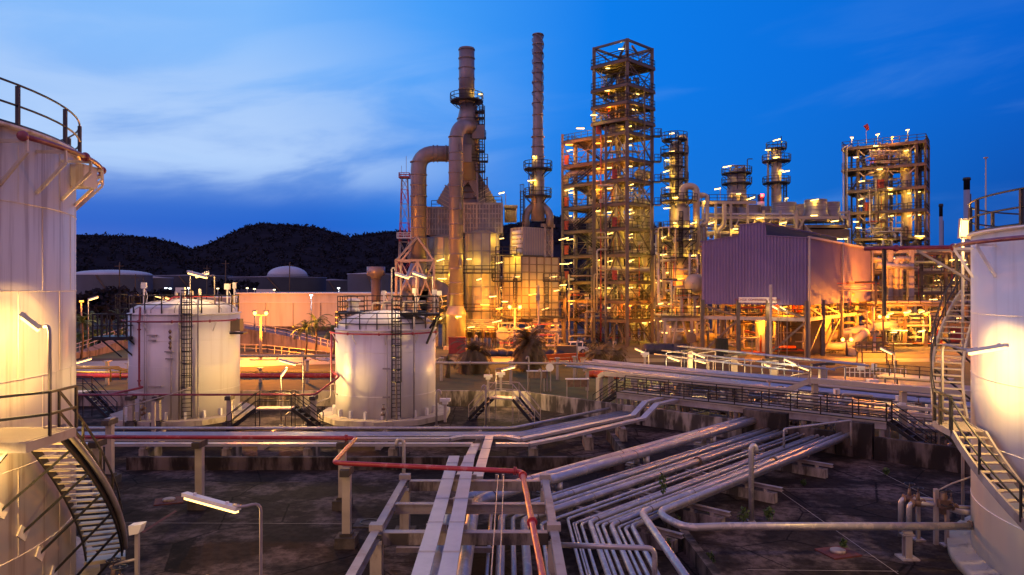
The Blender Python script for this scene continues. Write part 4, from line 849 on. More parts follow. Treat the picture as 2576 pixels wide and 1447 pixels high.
M('pipe', PIPE, None, 'large outer pipe of the bundle that bends and runs across to the white tank', 'pipe').pipe([w + DIR * .3, e, e2 + V((.15, -.2, 0)), (e2.x + 1.6, 26.2, 1.15), (16.9, 26.2, 1.15)], .14, 14, .6, 6)
for px_, pz in ((2322, .98),):
    q = G(px_, 1432, 0); t = T('pipe_support', 'steel pedestal under the cross pipe to the white tank', 'support', (q.x, 26.2, 0)); M('pedestal', STEEL, t).ibeam((q.x, 26.2, .05), (q.x, 26.2, .82), .24, .26, .03); M('base_plate', CONCL, t).box((q.x, 26.2, .03), (.6, .6, .06)); M('saddle', STEEL, t).box((q.x, 26.2, .86), (.42, .3, .05)).box((q.x, 26.2, .94), (.3, .2, .1))
# concrete sleepers with steel stands under the slanting pipes
PER = V((.722, -.692, 0))
def sleeper(label, c, L, h, z_pipe, stands, round_=False):
    t = T('pipe_sleeper', label, 'support', c, 'concrete sleepers under the pipes'); c = V(c)
    M('block', CONC, t).bar(c - PER * L / 2 + V((0, 0, h / 2)), c + PER * L / 2 + V((0, 0, h / 2)), .35, h)
    M('beam', STEEL, t).ibeam(c - PER * L / 2 + V((0, 0, h + .22)), c + PER * (L / 2 + .3) + V((0, 0, h + .22)), .2, .16, .025)
    for s in stands:
        q = c + PER * s
        if round_: M('stand', PIPE, t).cyl((q.x, q.y, h + .30), .16, max(.1, z_pipe - h - .45), 12)
        else: M('stand', STEEL, t).bar((q.x, q.y, h), (q.x, q.y, h + .14), .16)
def along(P, k): return P[0] + (P[1] - P[0]) * k
m = lambda p, z=0: V((p.x, p.y, z))
for k, lab in ((.22, 'nearest'), (.5, 'middle'), (.78, 'farthest')):
    sleeper(f'concrete sleeper with round stands under the thick pipes, the {lab}', m(along(A1, k).lerp(along(A2, k), .5)), 1.9, .35, 1.3, (-.3, .3), True)
for k, lab in ((.3, 'nearest'), (.6, 'middle'), (.85, 'farthest')):
    sleeper(f'concrete sleeper under the two medium pipes, the {lab}', m(along(B1, k).lerp(along(B2, k), .5)), 1.6, .42, .9, (-.3, .3))
eC, eD = G(1428, 1305, .9), D1[0]
for k, lab in ((1.0, 'nearest the bends'), (4.6, 'behind the hooked vent'), (9.5, 'in the middle of the dark floor'), (15.5, 'nearest the bund wall')):
    q = eC.lerp(eD, .55) + DIR * k; sleeper(f'long concrete sleeper under the pipe bundle, {lab}', m(q), 4.6, .45, .9, (-1.8, -.9, 0, .9, 1.8))
# hooked vents
def vent(label, x, y, z0, z1, r=.06, dx=.25, mt=None):
    t = T('hooked_vent', label, 'vent pipe', (x, y, z0), 'hooked vent pipes'); M('pipe', mt or STEEL, t).tube([(x, y, z0), (x, y, z1 - .2)] + [(x + dx / 2 - dx / 2 * cos(a), y, z1 - .2 + abs(dx) * .7 * sin(a)) for a in (.5, 1, 1.57, 2.1, 2.7, 3.14)] + [(x + dx, y, z1 - .3)], r, 9); M('foot', STEEL, t).box((x, y, z0 + .02), (.3, .3, .04))
q = G(1890, 1312); vent('hooked vent pipe standing on the dark floor beside the pipe bundle', q.x, q.y, 0, 3.2, .11, .2, PIPE)
q = G(1010, 1320); vent('hooked vent pipe at the corner of the foreground rack', -4.3, 29.05, 0, 3.7, .075, -.28, PIPE)
for px, py, z1, dx, lab in ((1098, 1072, 2.5, .3, 'hooked vent pipe close to the foot of the domed tank'), (1222, 1074, 2.9, -.25, 'tall hooked vent pipe beside the stile steps'), (1330, 985, 3.3, -.22, 'hooked vent pipe standing behind the bund wall, the taller of two'), (1362, 992, 2.3, -.22, 'hooked vent pipe behind the bund wall, the shorter of two'), (1452, 960, 4.3, .18, 'tall hooked vent pipe in front of the palms'), (764, 985, 3.7, -.2, 'hooked vent pipe left of the domed tank')):
    q = G(px, py); vent(lab, q.x, q.y, 0, z1, .075, dx)
# lower left-right runs in front of the small tanks
ends = lambda x, y: [V((-34, y, 0)), V((x, y, 0)), V((x, y, 0)) + DIR * 40]
def cross_run(label, y, z, r, x_turn, group, mt=PIPE):
    a = V((x_turn, y, z)); M('pipe', mt, None, label, 'pipe', group).pipe([(-34, y, z), a, to_wall(a) + DIR * .25], r, 10, .5)
cross_run('grey pipe running in front of the two small tanks, the highest of the row', 46.0, .85, .10, .0, 'long pipes before the small tanks')
for i, (y_, r_) in enumerate(((44.9, .05), (44.72, .04), (44.5, .06), (44.27, .05), (44.05, .07), (43.85, .04))):
    cross_run(f'pipe of the low flat row before the small tanks, {CL[i]} from the back', y_, .8, r_, .5 + .15 * i, 'long pipes before the small tanks', PIPE if i % 2 else PIPEB)
tray('rear flat duct crossing behind the kerb wall, with the hump', [(-27, 42.0, .98), (-3.6, 42.0, .98), (-2.9, 42.6, 1.0), (-.3, 42.6, 1.0), (.5, 41.9, .98), (2.2, 43.6, .98), (8.2, 49.6, 1.0), (9.2, 50.6, 1.75), (11, 52.5, 1.8)], .40, .13)
tray('front flat duct crossing behind the kerb wall', [(-27, 40.6, .98), (-2.2, 40.6, .98)], .40, .13)
tray('front flat duct right of the junction, slanting up to the bund wall', [(-.9, 40.6, .98), (.9, 40.6, .98), (2.9, 42.4, .98), (8.7, 48.5, 1.0), (9.8, 49.6, 1.75), (11.6, 51.4, 1.8)], .40, .13)
tray('short flat duct stepping down from the rack to the front cross duct', [(-2.0, 40.4, 1.0), (-2.25, 32.0, 1.35)], .42, .13)
tray('short flat duct stepping down from the rack to the rear cross duct', [(-1.3, 42.4, 1.02), (-1.5, 32.0, 1.35)], .42, .13)
for i, (x_, y_) in enumerate(((-24, 41.3), (-20.4, 41.3), (-15.8, 41.3), (-11.3, 41.3), (-6.6, 41.3), (1.2, 41.4), (4.6, 44.4), (7.0, 46.9))):
    t = T('duct_support', 'low concrete support block under the cross ducts', 'support', (x_, y_, 0), 'concrete blocks under the cross ducts'); M('block', CONC, t).box((x_, y_, .38), (.5, 1.7, .76)); M('cap', STEEL, t).box((x_, y_, .82), (.3, 1.9, .1))
for i, x_ in enumerate((-29, -22, -15, -8, -2)):
    t = T('pipe_support', 'short support under the long pipes before the small tanks', 'support', (x_, 44.9, 0), 'short supports under the long pipes'); M('stand', CONCL, t).box((x_, 44.9, .3), (.35, 2.6, .6)); M('beam', STEEL, t).box((x_, 44.9, .66), (.2, 2.8, .1))
# maroon pipe on posts in front of the small tanks
pipe_thing('maroon pipe on posts passing in front of both small tanks', [(-34, 50.5, 2.3), (-13.6, 50.5, 2.3), (-12.4, 52.6, 3.3), (-13.25, 53.6, 3.6), (-13.25, 53.7, 6.3)], .075, MAROON, n=9, bend=.3, flanges=((0, .93),))
for px, lab in ((330, 'left of the balcony tank'), (397, 'in front of the balcony tank'), (578, 'between the small tanks'), (789, 'beside the domed tank')):
    post(f'square post under the maroon pipe, {lab}', XP(px, 50.6), 50.6, 2.22, .34, name='pipe_post', group='posts under the maroon pipe')
rl = T('bent_rail', 'pale bent handrail pipe standing before the balcony tank', 'rail', (-26.5, 49.5, 0)); M('rail', STEEL, rl).pipe([(-25.8, 48.6, 0), (-25.8, 48.6, 1.75), (-22.9, 49.7, 2.5), (-22.0, 50.2, 2.9)], .04, 7, .1); M('post', CONCL, rl).bar((-24.1, 49.2, 0), (-24.1, 49.2, 2.0), .2)
# stiles: steps over pipes and walls
def stile(label, c, d, w, zt, L, run, mt=BLACK, rail_mt=None, tread=PIPEC):
    c = V(c); d = V(d).normalized(); sd = V((-d.y, d.x, 0)); t = T('stile', label, 'steps', c, None)
    p, q = c - d * L / 2, c + d * L / 2; z = V((0, 0, zt))
    M('platform', tread, t).bar(p + z, q + z, w, .1)
    for a, s in ((p, -1), (q, 1)): M('stair', mt, t).stair(a + d * s * run + V((0, 0, .05)), a + z, w, sd, .25, .22, .05, False)
    h = M('handrail', rail_mt or mt, t)
    for s in (-1, 1):
        o = sd * s * w / 2
        for hh in (.55, 1.1):
            u = V((0, 0, hh)); h.bar(p - d * run + o + u, p + z + o + u, .05).bar(p + z + o + u, q + z + o + u, .05).bar(q + z + o + u, q + d * run + o + u, .05)
        for a in (p - d * run, q + d * run): h.bar(a + o, a + o + V((0, 0, 1.1)), .05)
        for a in (p, q): h.bar(a + o, a + o + z + V((0, 0, 1.1)), .05)
    return t
q = G(1268, 1062); stile('stile with yellowish treads stepping over pipes near the bund corner', (q.x, q.y, 0), (.9, -.45, 0), 1.0, 1.75, 1.9, 1.7, BLACK, PIPEC)
q = G(705, 1075); stile('dark steel stile over the pipes between the two small tanks', (q.x, q.y - 1.0, 0), (1, .05, 0), 1.0, 1.5, 2.4, 1.9)
q = G(215, 1050); stile('dark stile with handrails between the big tank and the balcony tank', (q.x - .6, q.y, 0), (1, -.1, 0), 1.0, 1.9, 1.6, 2.0)
# manholes
for px, py, lab, rot in ((425, 1262, 'round manhole with a pale lid on a rusty square slab, left part of the floor', .4), (2108, 1392, 'round white manhole lid on a red slab near the white tank', .3), (352, 1057, 'flat manhole before the balcony tank', .1), (930, 1318, 'dark round drain opening at the foot of the rack column', 0)):
    q = G(px, py); t = T('manhole', lab, 'manhole', (q.x, q.y, 0), None)
    M('slab', BRICKD if py != 1318 else DARKC, t).box((q.x, q.y, .03), (1.2, 1.05, .05), rot); M('lid', CONCL if py != 1318 else BLACK, t).lathe((q.x, q.y, .056), [(.27, 0), (.27, .08), (.22, .10), (.01, .105)] if py != 1318 else [(.42, 0), (.42, .03), (.36, .03)], 20)
sheet('rust_strip', BRICKD, [g2(440, 1285), g2(446, 1287), g2(361, 1342), g2(353, 1340)], .02)
# lamp and little platform at the lower edge
lamp_post('nearest tube lamp, bent over the dark bund floor in the foreground', (-5.32, 15.5, 0), W(608, 1282, 15.4), W(464, 1243, 16.3), TUBE, .15, .034)
ap = T('access_platform', 'small access platform with pale bent handrails at the lower edge', 'platform', (-5.6, 13.4, 0))
M('deck', DECK, ap).box((-5.6, 13.2, 3.0), (2.6, 1.6, .1)); M('handrail', PIPEC, ap).pipe([(-6.3, 13.6, 3.0), (-6.05, 13.6, 3.9), (-5.68, 13.6, 4.36), (-5.3, 13.6, 3.95), (-5.1, 13.6, 3.0)], .03, 7, .08); M('handrail', PIPEC, ap).pipe([(-5.1, 13.4, 3.6), (-4.72, 13.4, 4.35), (-4.4, 13.4, 4.0), (-4.4, 13.4, 3.0)], .03, 7, .08)
for x_ in (-6.7, -4.5):
    for y_ in (12.6, 13.8): M('leg', STEEL, ap).bar((x_, y_, 0), (x_, y_, 2.94), .12)
dv = T('level_box', 'white angled instrument box on a post near the bottom of the spiral stair', 'gauge', (-10.35, 20.2, 0)); M('post', STEEL, dv).bar((-10.35, 20.2, 0), (-10.35, 20.2, 2.9), .1).pipe([(-10.35, 20.2, 2.2), (-10.8, 20.2, 2.1), (-11.2, 20.4, 1.9)], .04, 6)
M('case', WHITE, dv).add([(-10.5, 20.05, 2.9), (-10.25, 20.05, 2.95), (-10.15, 20.05, 3.2), (-10.52, 20.05, 3.16), (-10.5, 20.35, 2.9), (-10.25, 20.35, 2.95), (-10.15, 20.35, 3.2), (-10.52, 20.35, 3.16)], [(0, 1, 2, 3), (7, 6, 5, 4), (3, 2, 6, 7), (1, 0, 4, 5), (2, 1, 5, 6), (0, 3, 7, 4)])
for x_, y_ in ((-10.9, 20.0), (-10.45, 19.5)): valve(dv, (x_, y_, 1.7), 'x', .9)
# manifold at the white tank
mf = T('valve_manifold', 'valve manifold with bronze valves and black handwheels before the white tank', 'valves', (15.6, 28.3, 0))
for o, yy in ((0, 28.5), (.0, 27.9)):
    M('pipe', PIPE, mf).pipe([(15.15 + o, yy, 0), (15.15 + o, yy, 1.5), (16.2, yy - .3, 1.5), (16.8, yy - .35, 1.25), (17.7, yy - .35, 1.2)], .1, 10, .25)
    valve(mf, (15.45, yy - .07, 1.5), 'x', .95)
valve(mf, (16.35, 27.55, 1.46), 'x', 1.0); valve(mf, (16.9, 28.15, 1.24), 'x', .9, False)
for x_, y_ in ((15.6, 28.1), (16.35, 27.5)): M('leg', STEEL, mf).bar((x_, y_, 0), (x_, y_, 1.36), .12).box((x_, y_, .03), (.4, .4, .06))
# open U-frame pipe at the pipe ends and the small gauge rail
pipe_thing('square grey pipe hoop standing over the ends of the thin pipe bundle', [G(1972, 1130, .9), G(1972, 1130, .9) + V((0, 0, 1.1)), to_wall(eD) + V((-.2, -1.4, 1.0)), to_wall(eD) + V((-.2, -1.4, -.4))], .06, PIPE, 'pipe_hoop', 9, .15)
pipe_thing('short bent pipe rail in front of the bent bundle', [(1.45, 22.6, 1.75), (4.35, 22.3, 1.75), (4.35, 22.3, 0)], .085, PIPE, 'pipe_rail', 10, .25)
# ================================================================== WALKWAY AND PIPE BAND ON THE RIGHT
WD = V((.752, -.660, 0)); WN = V((.660, .752, 0))
w0 = V((8.2, 55.1, 1.9)); WL = 18.5
wk = T('walkway', 'long raised steel walkway with black railings above the bund wall', 'walkway', (8.2, 55.1, 0))
w1 = w0 + WD * WL
M('deck', PIPEC, wk).bar(w0 + V((0, 0, -.03)), w1 + V((0, 0, -.03)), 1.15, .06)
for s in (-.56, .56): M('side_beam', STEEL, wk).ibeam(w0 + WN * s + V((0, 0, -.26)), w1 + WN * s + V((0, 0, -.26)), .18, .38, .03)
for s in (-.6, .6): M('railing', BLACK, wk).rail([w0 + WN * s, w1 + WN * s], 1.1, 1.8, .03, False, 2, .06)
for k in (.02, .27, .5, .74, .985):
    q = w0 + WD * WL * k
    for s in (-.45, .45): M('leg', STEEL, wk).bar((q + WN * s).xy.to_3d(), (q + WN * s) + V((0, 0, -.45)), .22)
M('stair', BLACK, wk).stair(w0 - WD * 2.2 + V((0, 0, -1.5)), w0 + V((0, 0, -.05)), 1.0, WN, .25, .22, .05)
M('stair', BLACK, wk).stair(w1 + WD * 2.3 + V((0, 0, -1.5)), w1 + V((0, 0, -.05)), 1.0, WN, .25, .22, .05)
# blue-grey band of parallel pipes
BD = V((.705, -.709, 0)); BN = V((.709, .705, 0)); b0 = V((7.8, 71, 0))
for i in range(10):
    r = (.12, .09, .14, .08, .1, .16, .09, .12, .07, .1)[i]; o = BN * (-2.2 + i * .46)
    s = b0 + o + V((0, 0, 2.15 + (.25 if i > 5 else 0))) - BD * (0 if i % 3 else 1.5)
    pipe_thing(f'blue-grey pipe of the wide band behind the walkway, {CL[i]} from the walkway', [s, s + BD * 46], r, PIPEB, n=9, group='blue-grey pipe band')
for k in range(0, 8):
    q = b0 + BD * (1 + k * 5.5); t = T('pipe_trestle', 'concrete trestle under the blue-grey pipe band', 'support', q, 'trestles under the pipe band')
    for s in (-2.0, 1.8): M('column', CONCL, t).bar(q + BN * s, q + BN * s + V((0, 0, 1.85)), .3)
    M('beam', STEEL, t).bar(q + BN * -2.5 + V((0, 0, 1.94)), q + BN * 2.3 + V((0, 0, 1.94)), .24, .18)
pipe_thing('pale pipe on posts running along the grass behind the domed tank', [(-9, 71.5, 2.35), (7.4, 70.6, 2.35), V((7.4, 70.6, 2.35)) + BD * 40], .12, PIPEC, n=9, flanges=((0, .3),))
pipe_thing('pale pipe behind the balcony tank, left part', [(-44, 84, 1.85), (-18.5, 84, 1.85)], .15, PIPEC, n=9)
pipe_thing('thick red pipe behind the small tanks', [(-48, 70.2, 1.25), (-17, 70.2, 1.25)], .24, RED, n=10)
pipe_thing('yellow gas pipe behind the small tanks', [(-46, 68.2, 1.8), (-16.5, 68.2, 1.8)], .07, YELLOW, n=8, flanges=((0, .4), (0, .75)))
for i in range(5): pipe_thing(f'yellow pipe of the small rack beside the big tank, {CL[i]} from the front', [(-44, 66 + i * .4, 2.4), (-36.2, 66 + i * .4, 2.4), (-36.2, 66 + i * .4, 1.2)] if i in (0, 4) else [(-44, 66 + i * .4, 2.4), (-36.6, 66 + i * .4, 2.4), (-33, 67 + i * .4, 1.5)], .06, YELLOW, n=7, group='yellow pipes of the small rack')
pipe_thing('thin grey looped pipe in front of the street floodlight', [(-33, 92, .6), (-29.5, 92, .6), (-29.5, 92, 1.2), (-26, 92, 1.2), (-24, 92, .5), (-20, 92, .5)], .09, PIPEC, n=8)
for px, py, h, lab in ((270, 968, 2.3, 'beside the yellow rack'), (325, 962, 1.9, 'under the yellow pipes'), (420, 960, 1.2, 'left of the balcony tank'), (655, 962, 1.4, 'below the orange floodlight'), (773, 965, 2.3, 'left of the domed tank'), (1110, 958, 2.3, 'right of the domed tank'), (1402, 955, 2.2, 'at the hump of the pale pipe'), (1445, 950, 2.2, 'near the hooked vent'), (1285, 965, 2.2, 'behind the small steps')):
    q = G(px, py); t = T('pipe_post', f'concrete pipe post standing {lab}', 'post', (q.x, q.y, 0), None); M('shaft', CONCL, t).bar((q.x, q.y, 0), (q.x, q.y, h), .28); M('head', STEEL, t).box((q.x, q.y, h + .05), (.5, .9, .1))
# tall cream cable tray beyond the walkway
p0 = V((7.0, 58.6, 0)); trm = M('cable_tray', PIPEC, None, 'tall cream cable tray that rises beside the walkway stairs and follows it', 'cable tray')
u = lambda s, z, n=0: p0 + WD * s + WN * n + V((0, 0, z))
for a, b in ((u(0, .4), u(0, 2.5)), (u(.05, 2.55), u(.5, 2.85)), (u(.5, 2.85), u(15, 2.85)), (u(15, 2.85), u(16.6, 3.65)), (u(16.6, 3.65), u(31, 3.65))): trm.bar(a, b, .5, .34, tuple(WN.cross(b - a)))
tr2 = M('cable_tray', PIPEC, None, 'second cream cable tray lying lower along the walkway, right half', 'cable tray'); tr2.bar(u(16, 2.6, -.6), u(31, 2.6, -.6), .35, .16).bar(u(16, 2.25, -.6), u(31, 2.25, -.6), .3, .1)
for s in (0.9, 6, 11, 16.8, 22, 27):
    q = u(s, 0, .1); t = T('tray_post', 'pale steel post under the tall cream cable tray', 'post', q, 'posts under the cream cable tray'); M('shaft', PIPEC, t).bar(q, q + V((0, 0, 2.64 if s < 16 else 3.44)), .32 if s > 16 else .2); M('foot', CONCL, t).box((q.x, q.y, .1), (.6, .6, .2))
for i, (s, n) in enumerate(((6.4, 1.2), (7.3, .5))):
    pipe_thing(('rear' if i == 0 else 'front') + ' of two fat cream duct hoops beyond the walkway', [u(s, .3, n), u(s, 2.75, n), u(s + 4.5, 2.75, n), u(s + 4.5, .3, n)], .36, PIPEC, 'duct_hoop', 12, .8)
for i in range(8):
    zz = (.9, 1.5, .7, 1.2, 1.8, .6, 1.0, 1.5)[i]; n = (1.0, 1.3, 1.8, 2.3, 2.8, 3.3, 3.9, 4.4)[i]
    pipe_thing(f'process pipe low between the walkway and the blue band, {CL[i]} from the walkway', [u(3, zz - .5, n), u(3, zz, n), u(14 + i, zz, n), u(14 + i, zz + .3, n), u(30, zz + .3, n)], (.09, .07, .14, .08, .1, .16, .09, .07)[i], PIPEC if i % 2 else PIPE, n=8, group='process pipes behind the walkway')
# gauges, valves and stanchions along the walkway
kinds = ['gauge post with a round dial', 'stub post with a small handle', 'valve spindle with a handwheel', 'thin stanchion with a cross piece']
for i in range(24):
    s = 2 + i * 1.2; n = random.choice((-1.0, .4, .9, 1.6, 2.6)); q = u(s, 0, n); h = random.uniform(1.4, 3.0); kd = i % 4
    t = T(('gauge_post', 'stub_post', 'valve_spindle', 'stanchion')[kd], f'{kinds[kd]} among the pipes behind the walkway', 'post', q, f'{kinds[kd]}s behind the walkway')
    M('post', STEEL if i % 3 else PIPEC, t).bar(q, q + V((0, 0, h)), .09)
    if kd == 0: M('dial', WHITE, t).tube([q + V((0, -.06, h)), q + V((0, .06, h))], .16, 12)
    elif kd == 2: M('handwheel', BRASS, t).ring(q + V((0, 0, h)), .24, .03, 14, 5).bar(q + V((-.24, 0, h)), q + V((.24, 0, h)), .03)
    elif kd == 3: M('arm', PIPEC, t).bar(q + V((-.45, 0, h - .2)), q + V((.45, 0, h - .2)), .06).box(q + V((0, 0, h)), (.2, .15, .16))
    else: M('handle', RED if i % 5 == 0 else STEEL, t).box(q + V((0, 0, h + .06)), (.34, .2, .16))
# cabinets and loudspeaker behind the bund wall
def cabinet(label, px, py, n, h=1.1):
    q = G(px, py); t = T('switch_cabinet', label, 'cabinet', (q.x, q.y, 0), None)
    M('hood', WHITE, t).box((q.x, q.y, h + .62), (n * .62 + .2, .6, .06))
    for i in range(n): M('box', BRASS, t).box((q.x + (i - (n - 1) / 2) * .6, q.y, h + .25), (.5, .4, .6))
    for s in (-1, 1): M('leg', STEEL, t).bar((q.x + s * n * .3, q.y, 0), (q.x + s * n * .3, q.y, h + .6), .1)
cabinet('row of switch boxes under a white hood near the curved cable tray', 1452, 1003, 3)
cabinet('row of switch boxes under an orange-lit hood beside the loudspeaker', 1352, 985, 3, 1.3)
for px, py, h, lab in ((1385, 985, 2.3, None), (1228, 1000, 1.9, 'white box on a post right of the domed tank'), (1260, 1000, 2.1, 'white box on a post beside the small steps'), (1120, 1062, 1.6, 'white hooded box on a post at the foot of the domed tank'), (2195, 1030, 2.3, 'white hooded gauge stand at the walkway end'), (1622, 965, 3.0, 'pair of small white cameras beside the walkway')):
    q = G(px, py)
    if lab is None:
        t = T('loudspeaker', 'grey horn loudspeaker on a post behind the bund wall', 'loudspeaker', (q.x, q.y, 0)); M('post', STEEL, t).bar((q.x, q.y, 0), (q.x, q.y, h), .1).bar((q.x - .6, q.y, 0), (q.x - .6, q.y, h - .3), .1); M('horn', WHITE, t).tube([(q.x + .1, q.y, h), (q.x - .05, q.y - .3, h), (q.x - .1, q.y - .55, h)], [.1, .2, .38], 14)
    else:
        t = T('instrument_stand', lab, 'gauge', (q.x, q.y, 0)); M('post', CONCL, t).bar((q.x, q.y, 0), (q.x, q.y, h - .2), .2); M('case', WHITE, t).box((q.x, q.y, h), (.75, .5, .2)).box((q.x, q.y, h - .2), (.4, .35, .2)); M('rod', STEEL, t).bar((q.x + .1, q.y, h), (q.x + .1, q.y, h + .5), .05)
# raised conduits on concrete posts, in front of the shelter
cD = (V((30.6, 63.4, 0)) - V((20.4, 81.5, 0))).normalized(); cN = V((-cD.y, cD.x, 0)); c0 = V((19.0, 84, 0))
for i, (n, z) in enumerate(((0, 2.95), (.5, 2.95), (-1.8, 2.5), (-2.3, 2.55), (-3.4, 2.2))):
    pipe_thing(f'thin raised conduit in front of the sheeted shelter, {CL[i]} of five', [c0 + cN * n + V((0, 0, z)), c0 + cN * n + cD * (24 - i) + V((0, 0, z))], .09, PIPEB, 'conduit', 7, group='raised conduits before the shelter')
for k, lab in ((3, 'leftmost'), (9.5, 'second'), (14.5, 'third'), (20, 'nearest the white tank')):
    q = c0 + cD * k - cN * .9; t = T('conduit_post', f'tall concrete post under the raised conduits, {lab}', 'post', q, 'posts under the raised conduits'); M('shaft', CONCL, t).bar(q, q + V((0, 0, 2.7)), .5); M('head', DARKC, t).bar(q - cN * 1.4 + V((0, 0, 2.75)), q + cN * 1.6 + V((0, 0, 2.75)), .3, .22)
for i in range(9):
    q = c0 + cD * (1.5 + i * 2.4) + cN * random.uniform(-4, 1.5); L = random.uniform(2.2, 3.6); z = random.uniform(1.6, 2.7)
    pipe_thing(f'hairpin sampling pipe in front of the shelter, {CL[i]} along the conduits', [V((q.x, q.y, .1)), V((q.x, q.y, z)), V((q.x + L * .8, q.y + .6, z + .25)), V((q.x + L * .8, q.y + .6, .1))], .055, STEEL if i % 2 else PIPEB, 'sampling_pipe', 7, .2, 'hairpin pipes before the shelter')
# lamp posts of the pipe area: pole base pixel, far end, near end
LP = [((1632, 952), (1629, 889), (1597, 876), 'lamp on a bent pole at the left start of the blue pipe band'),
      ((1714, 945), (1711, 908), (1679, 897), 'low lamp between the blue band and the plant road'),
      ((1779, 972), (1775, 899), (1741, 886), 'tall lamp standing in the blue band in front of the shelter corner'),
      ((1783, 950), (1777, 913), (1747, 905), 'lamp lower behind the tall lamp of the blue band'),
      ((1874, 955), (1871, 918), (1845, 910), 'lamp beside the second concrete conduit post'),
      ((1955, 965), (1950, 926), (1922, 915), 'lamp beside the third concrete conduit post'),
      ((2009, 990), (2004, 916), (1973, 902), 'tall lamp at the hump of the cream cable tray'),
      ((2040, 968), (2037, 931), (2005, 919), 'low lamp right of the cable tray hump'),
      ((2251, 985), (2247, 890), (2215, 875), 'tallest lamp of the pipe band, close to the white tank'),
      ((1980, 905), (1978, 779), (1962, 770), 'tall lamp under the corner of the sheeted shelter, right head'),
      ((1958, 903), (1957, 777), (1942, 769), 'tall lamp under the sheeted shelter, left head'),
      ((763, 988), (748, 916), (702, 904), 'lamp on a bent pole left of the domed tank'),
      ((707, 990), (705, 946), (721, 925), 'slanting lamp on the dark stile between the small tanks')]
for (bx, by), (ax, ay), (ex, ey), lab in LP:
    b = G(bx, by); st_lamp = bx in (763, 707)
    if st_lamp: b = V((XP(bx, 51.5), 51.5, 0))
    d = b.y; lamp_post(lab, b, W(ax, ay, d - .1), W(ex, ey, d - .25), TUBEW if st_lamp else TUBE, .2, .05)
    if not st_lamp: LREG[-1] = LREG[-1][:3] + (.35 if bx in (1980, 1958) else 2.3,)
    if st_lamp: LREG[-1] = LREG[-1][:3] + (1.7,)
b = G(1247, 1030); lamp_post('lamp on a white bent pole above the steps of the yellowish stile', b, W(1258, 931, b.y - .1), W(1296, 921, b.y - .3), TUBE, .2, .05); LREG[-1] = LREG[-1][:3] + (2.6,)
b = G(2345, 985); lamp_post('slanting double lamp seen through the stairs of the white tank', b, W(2337, 858, b.y), W(2352, 840, b.y - .2), TUBE, .22, .05)
b = G(176, 985); lamp_post('lamp just beside the edge of the big cream tank', b, W(190, 912, b.y - .1), W(230, 901, b.y - .3), TUBE, .2, .05)
b = G(140, 900); lamp_post('lamp on the ramp left of the balcony tank', V((XP(222, 100), 100, 0)), W(223, 753, 100), W(246, 746, 99.5), TUBE, .3, .07)
for px, py, d, lab in ((395, 742, 110, 'left'), (424, 748, 112, 'right')):
    lamp_post(f'lamp behind the roof railing of the balcony tank, the {lab} one', (XP(px + 16, d), d, 0), W(px + 13, py + 6, d), W(px - 9, py, d - .5), TUBE, .3, .07)
# sodium floodlights on concrete poles
def flood(label, px, d, y, n=2, mt=SOD, dx=.75, pm=None, aim=-1, k=1.0):
    x, z = XP(px, d), ZP(y, d); t = T('floodlight', label, 'lamp', (x, d, 0), None)
    M('pole', pm or CONCL, t).tube([(x, d, 0), (x, d, z)], [.2, .13], 8); M('cross_arm', STEEL, t).bar((x - dx, d, z - .05), (x + dx, d, z - .05), .1)
    for i in range(n):
        q = V((x - dx + 2 * dx * i / max(1, n - 1) if n > 1 else x, d - .1, z + .2)); h = M('lamp_head', STEEL, t).box(q + V((0, 0, -.3 * aim)), (.6, .5, .14)); M('lens', mt, h).ball(q, .24, 8); shine(h, q + V((0, .45 if n == 1 else 0, .3 * aim)), mt, k)
flood('double sodium floodlight on a concrete pole between the small tanks', 656, 98, 792, k=4.5)
flood('double sodium floodlight on a pole before the furnace', 1295, 107, 776, k=.9)
flood('low double sodium floodlight on a pole at the side of the sheeted shelter', 2130, 104, 858, 2, SOD, .6, RUST, 1, .35)
flood('added sodium floodlight low behind the fat pipe, washing the shelter wall orange', 2222, 113, 800, 2, SOD, .6, RUST, 1, 3.2)  # added source, placed to brighten the shelter's right wall
flood('sodium floodlight standing farther back before the cream building', 641, 156, 787, 1, SOD, .3, None, -1, .9)
tpole = T('camera_pole', 'tall thin pole with a small camera, standing before the furnace', 'pole', (XP(1355, 104), 104, 0)); M('pole', CONCL, tpole).tube([(XP(1355, 104), 104, 0), (XP(1355, 104), 104, ZP(722, 104))], .13, 7); M('camera', STEEL, tpole).box((XP(1353, 104), 104, ZP(720, 104)), (.5, .3, .25)); M('case', STEEL, tpole).box((XP(1353, 104), 104, ZP(748, 104)), (.6, .4, .9))
tpole = T('camera_pole', 'tall grey pole with a small ladder frame in front of the sheeted shelter', 'pole', (XP(1939, 86), 86, 0)); M('pole', CONCL, tpole).tube([(XP(1939, 86), 86, 0), (XP(1939, 86), 86, ZP(716, 86))], .16, 7); M('frame', STEEL, tpole).box((XP(1946, 86), 86, ZP(757, 86)), (.7, .06, .06)).box((XP(1946, 86), 86, ZP(768, 86)), (.7, .06, .06)).box((XP(1950, 86), 86, ZP(762, 86)), (.06, .06, .55))
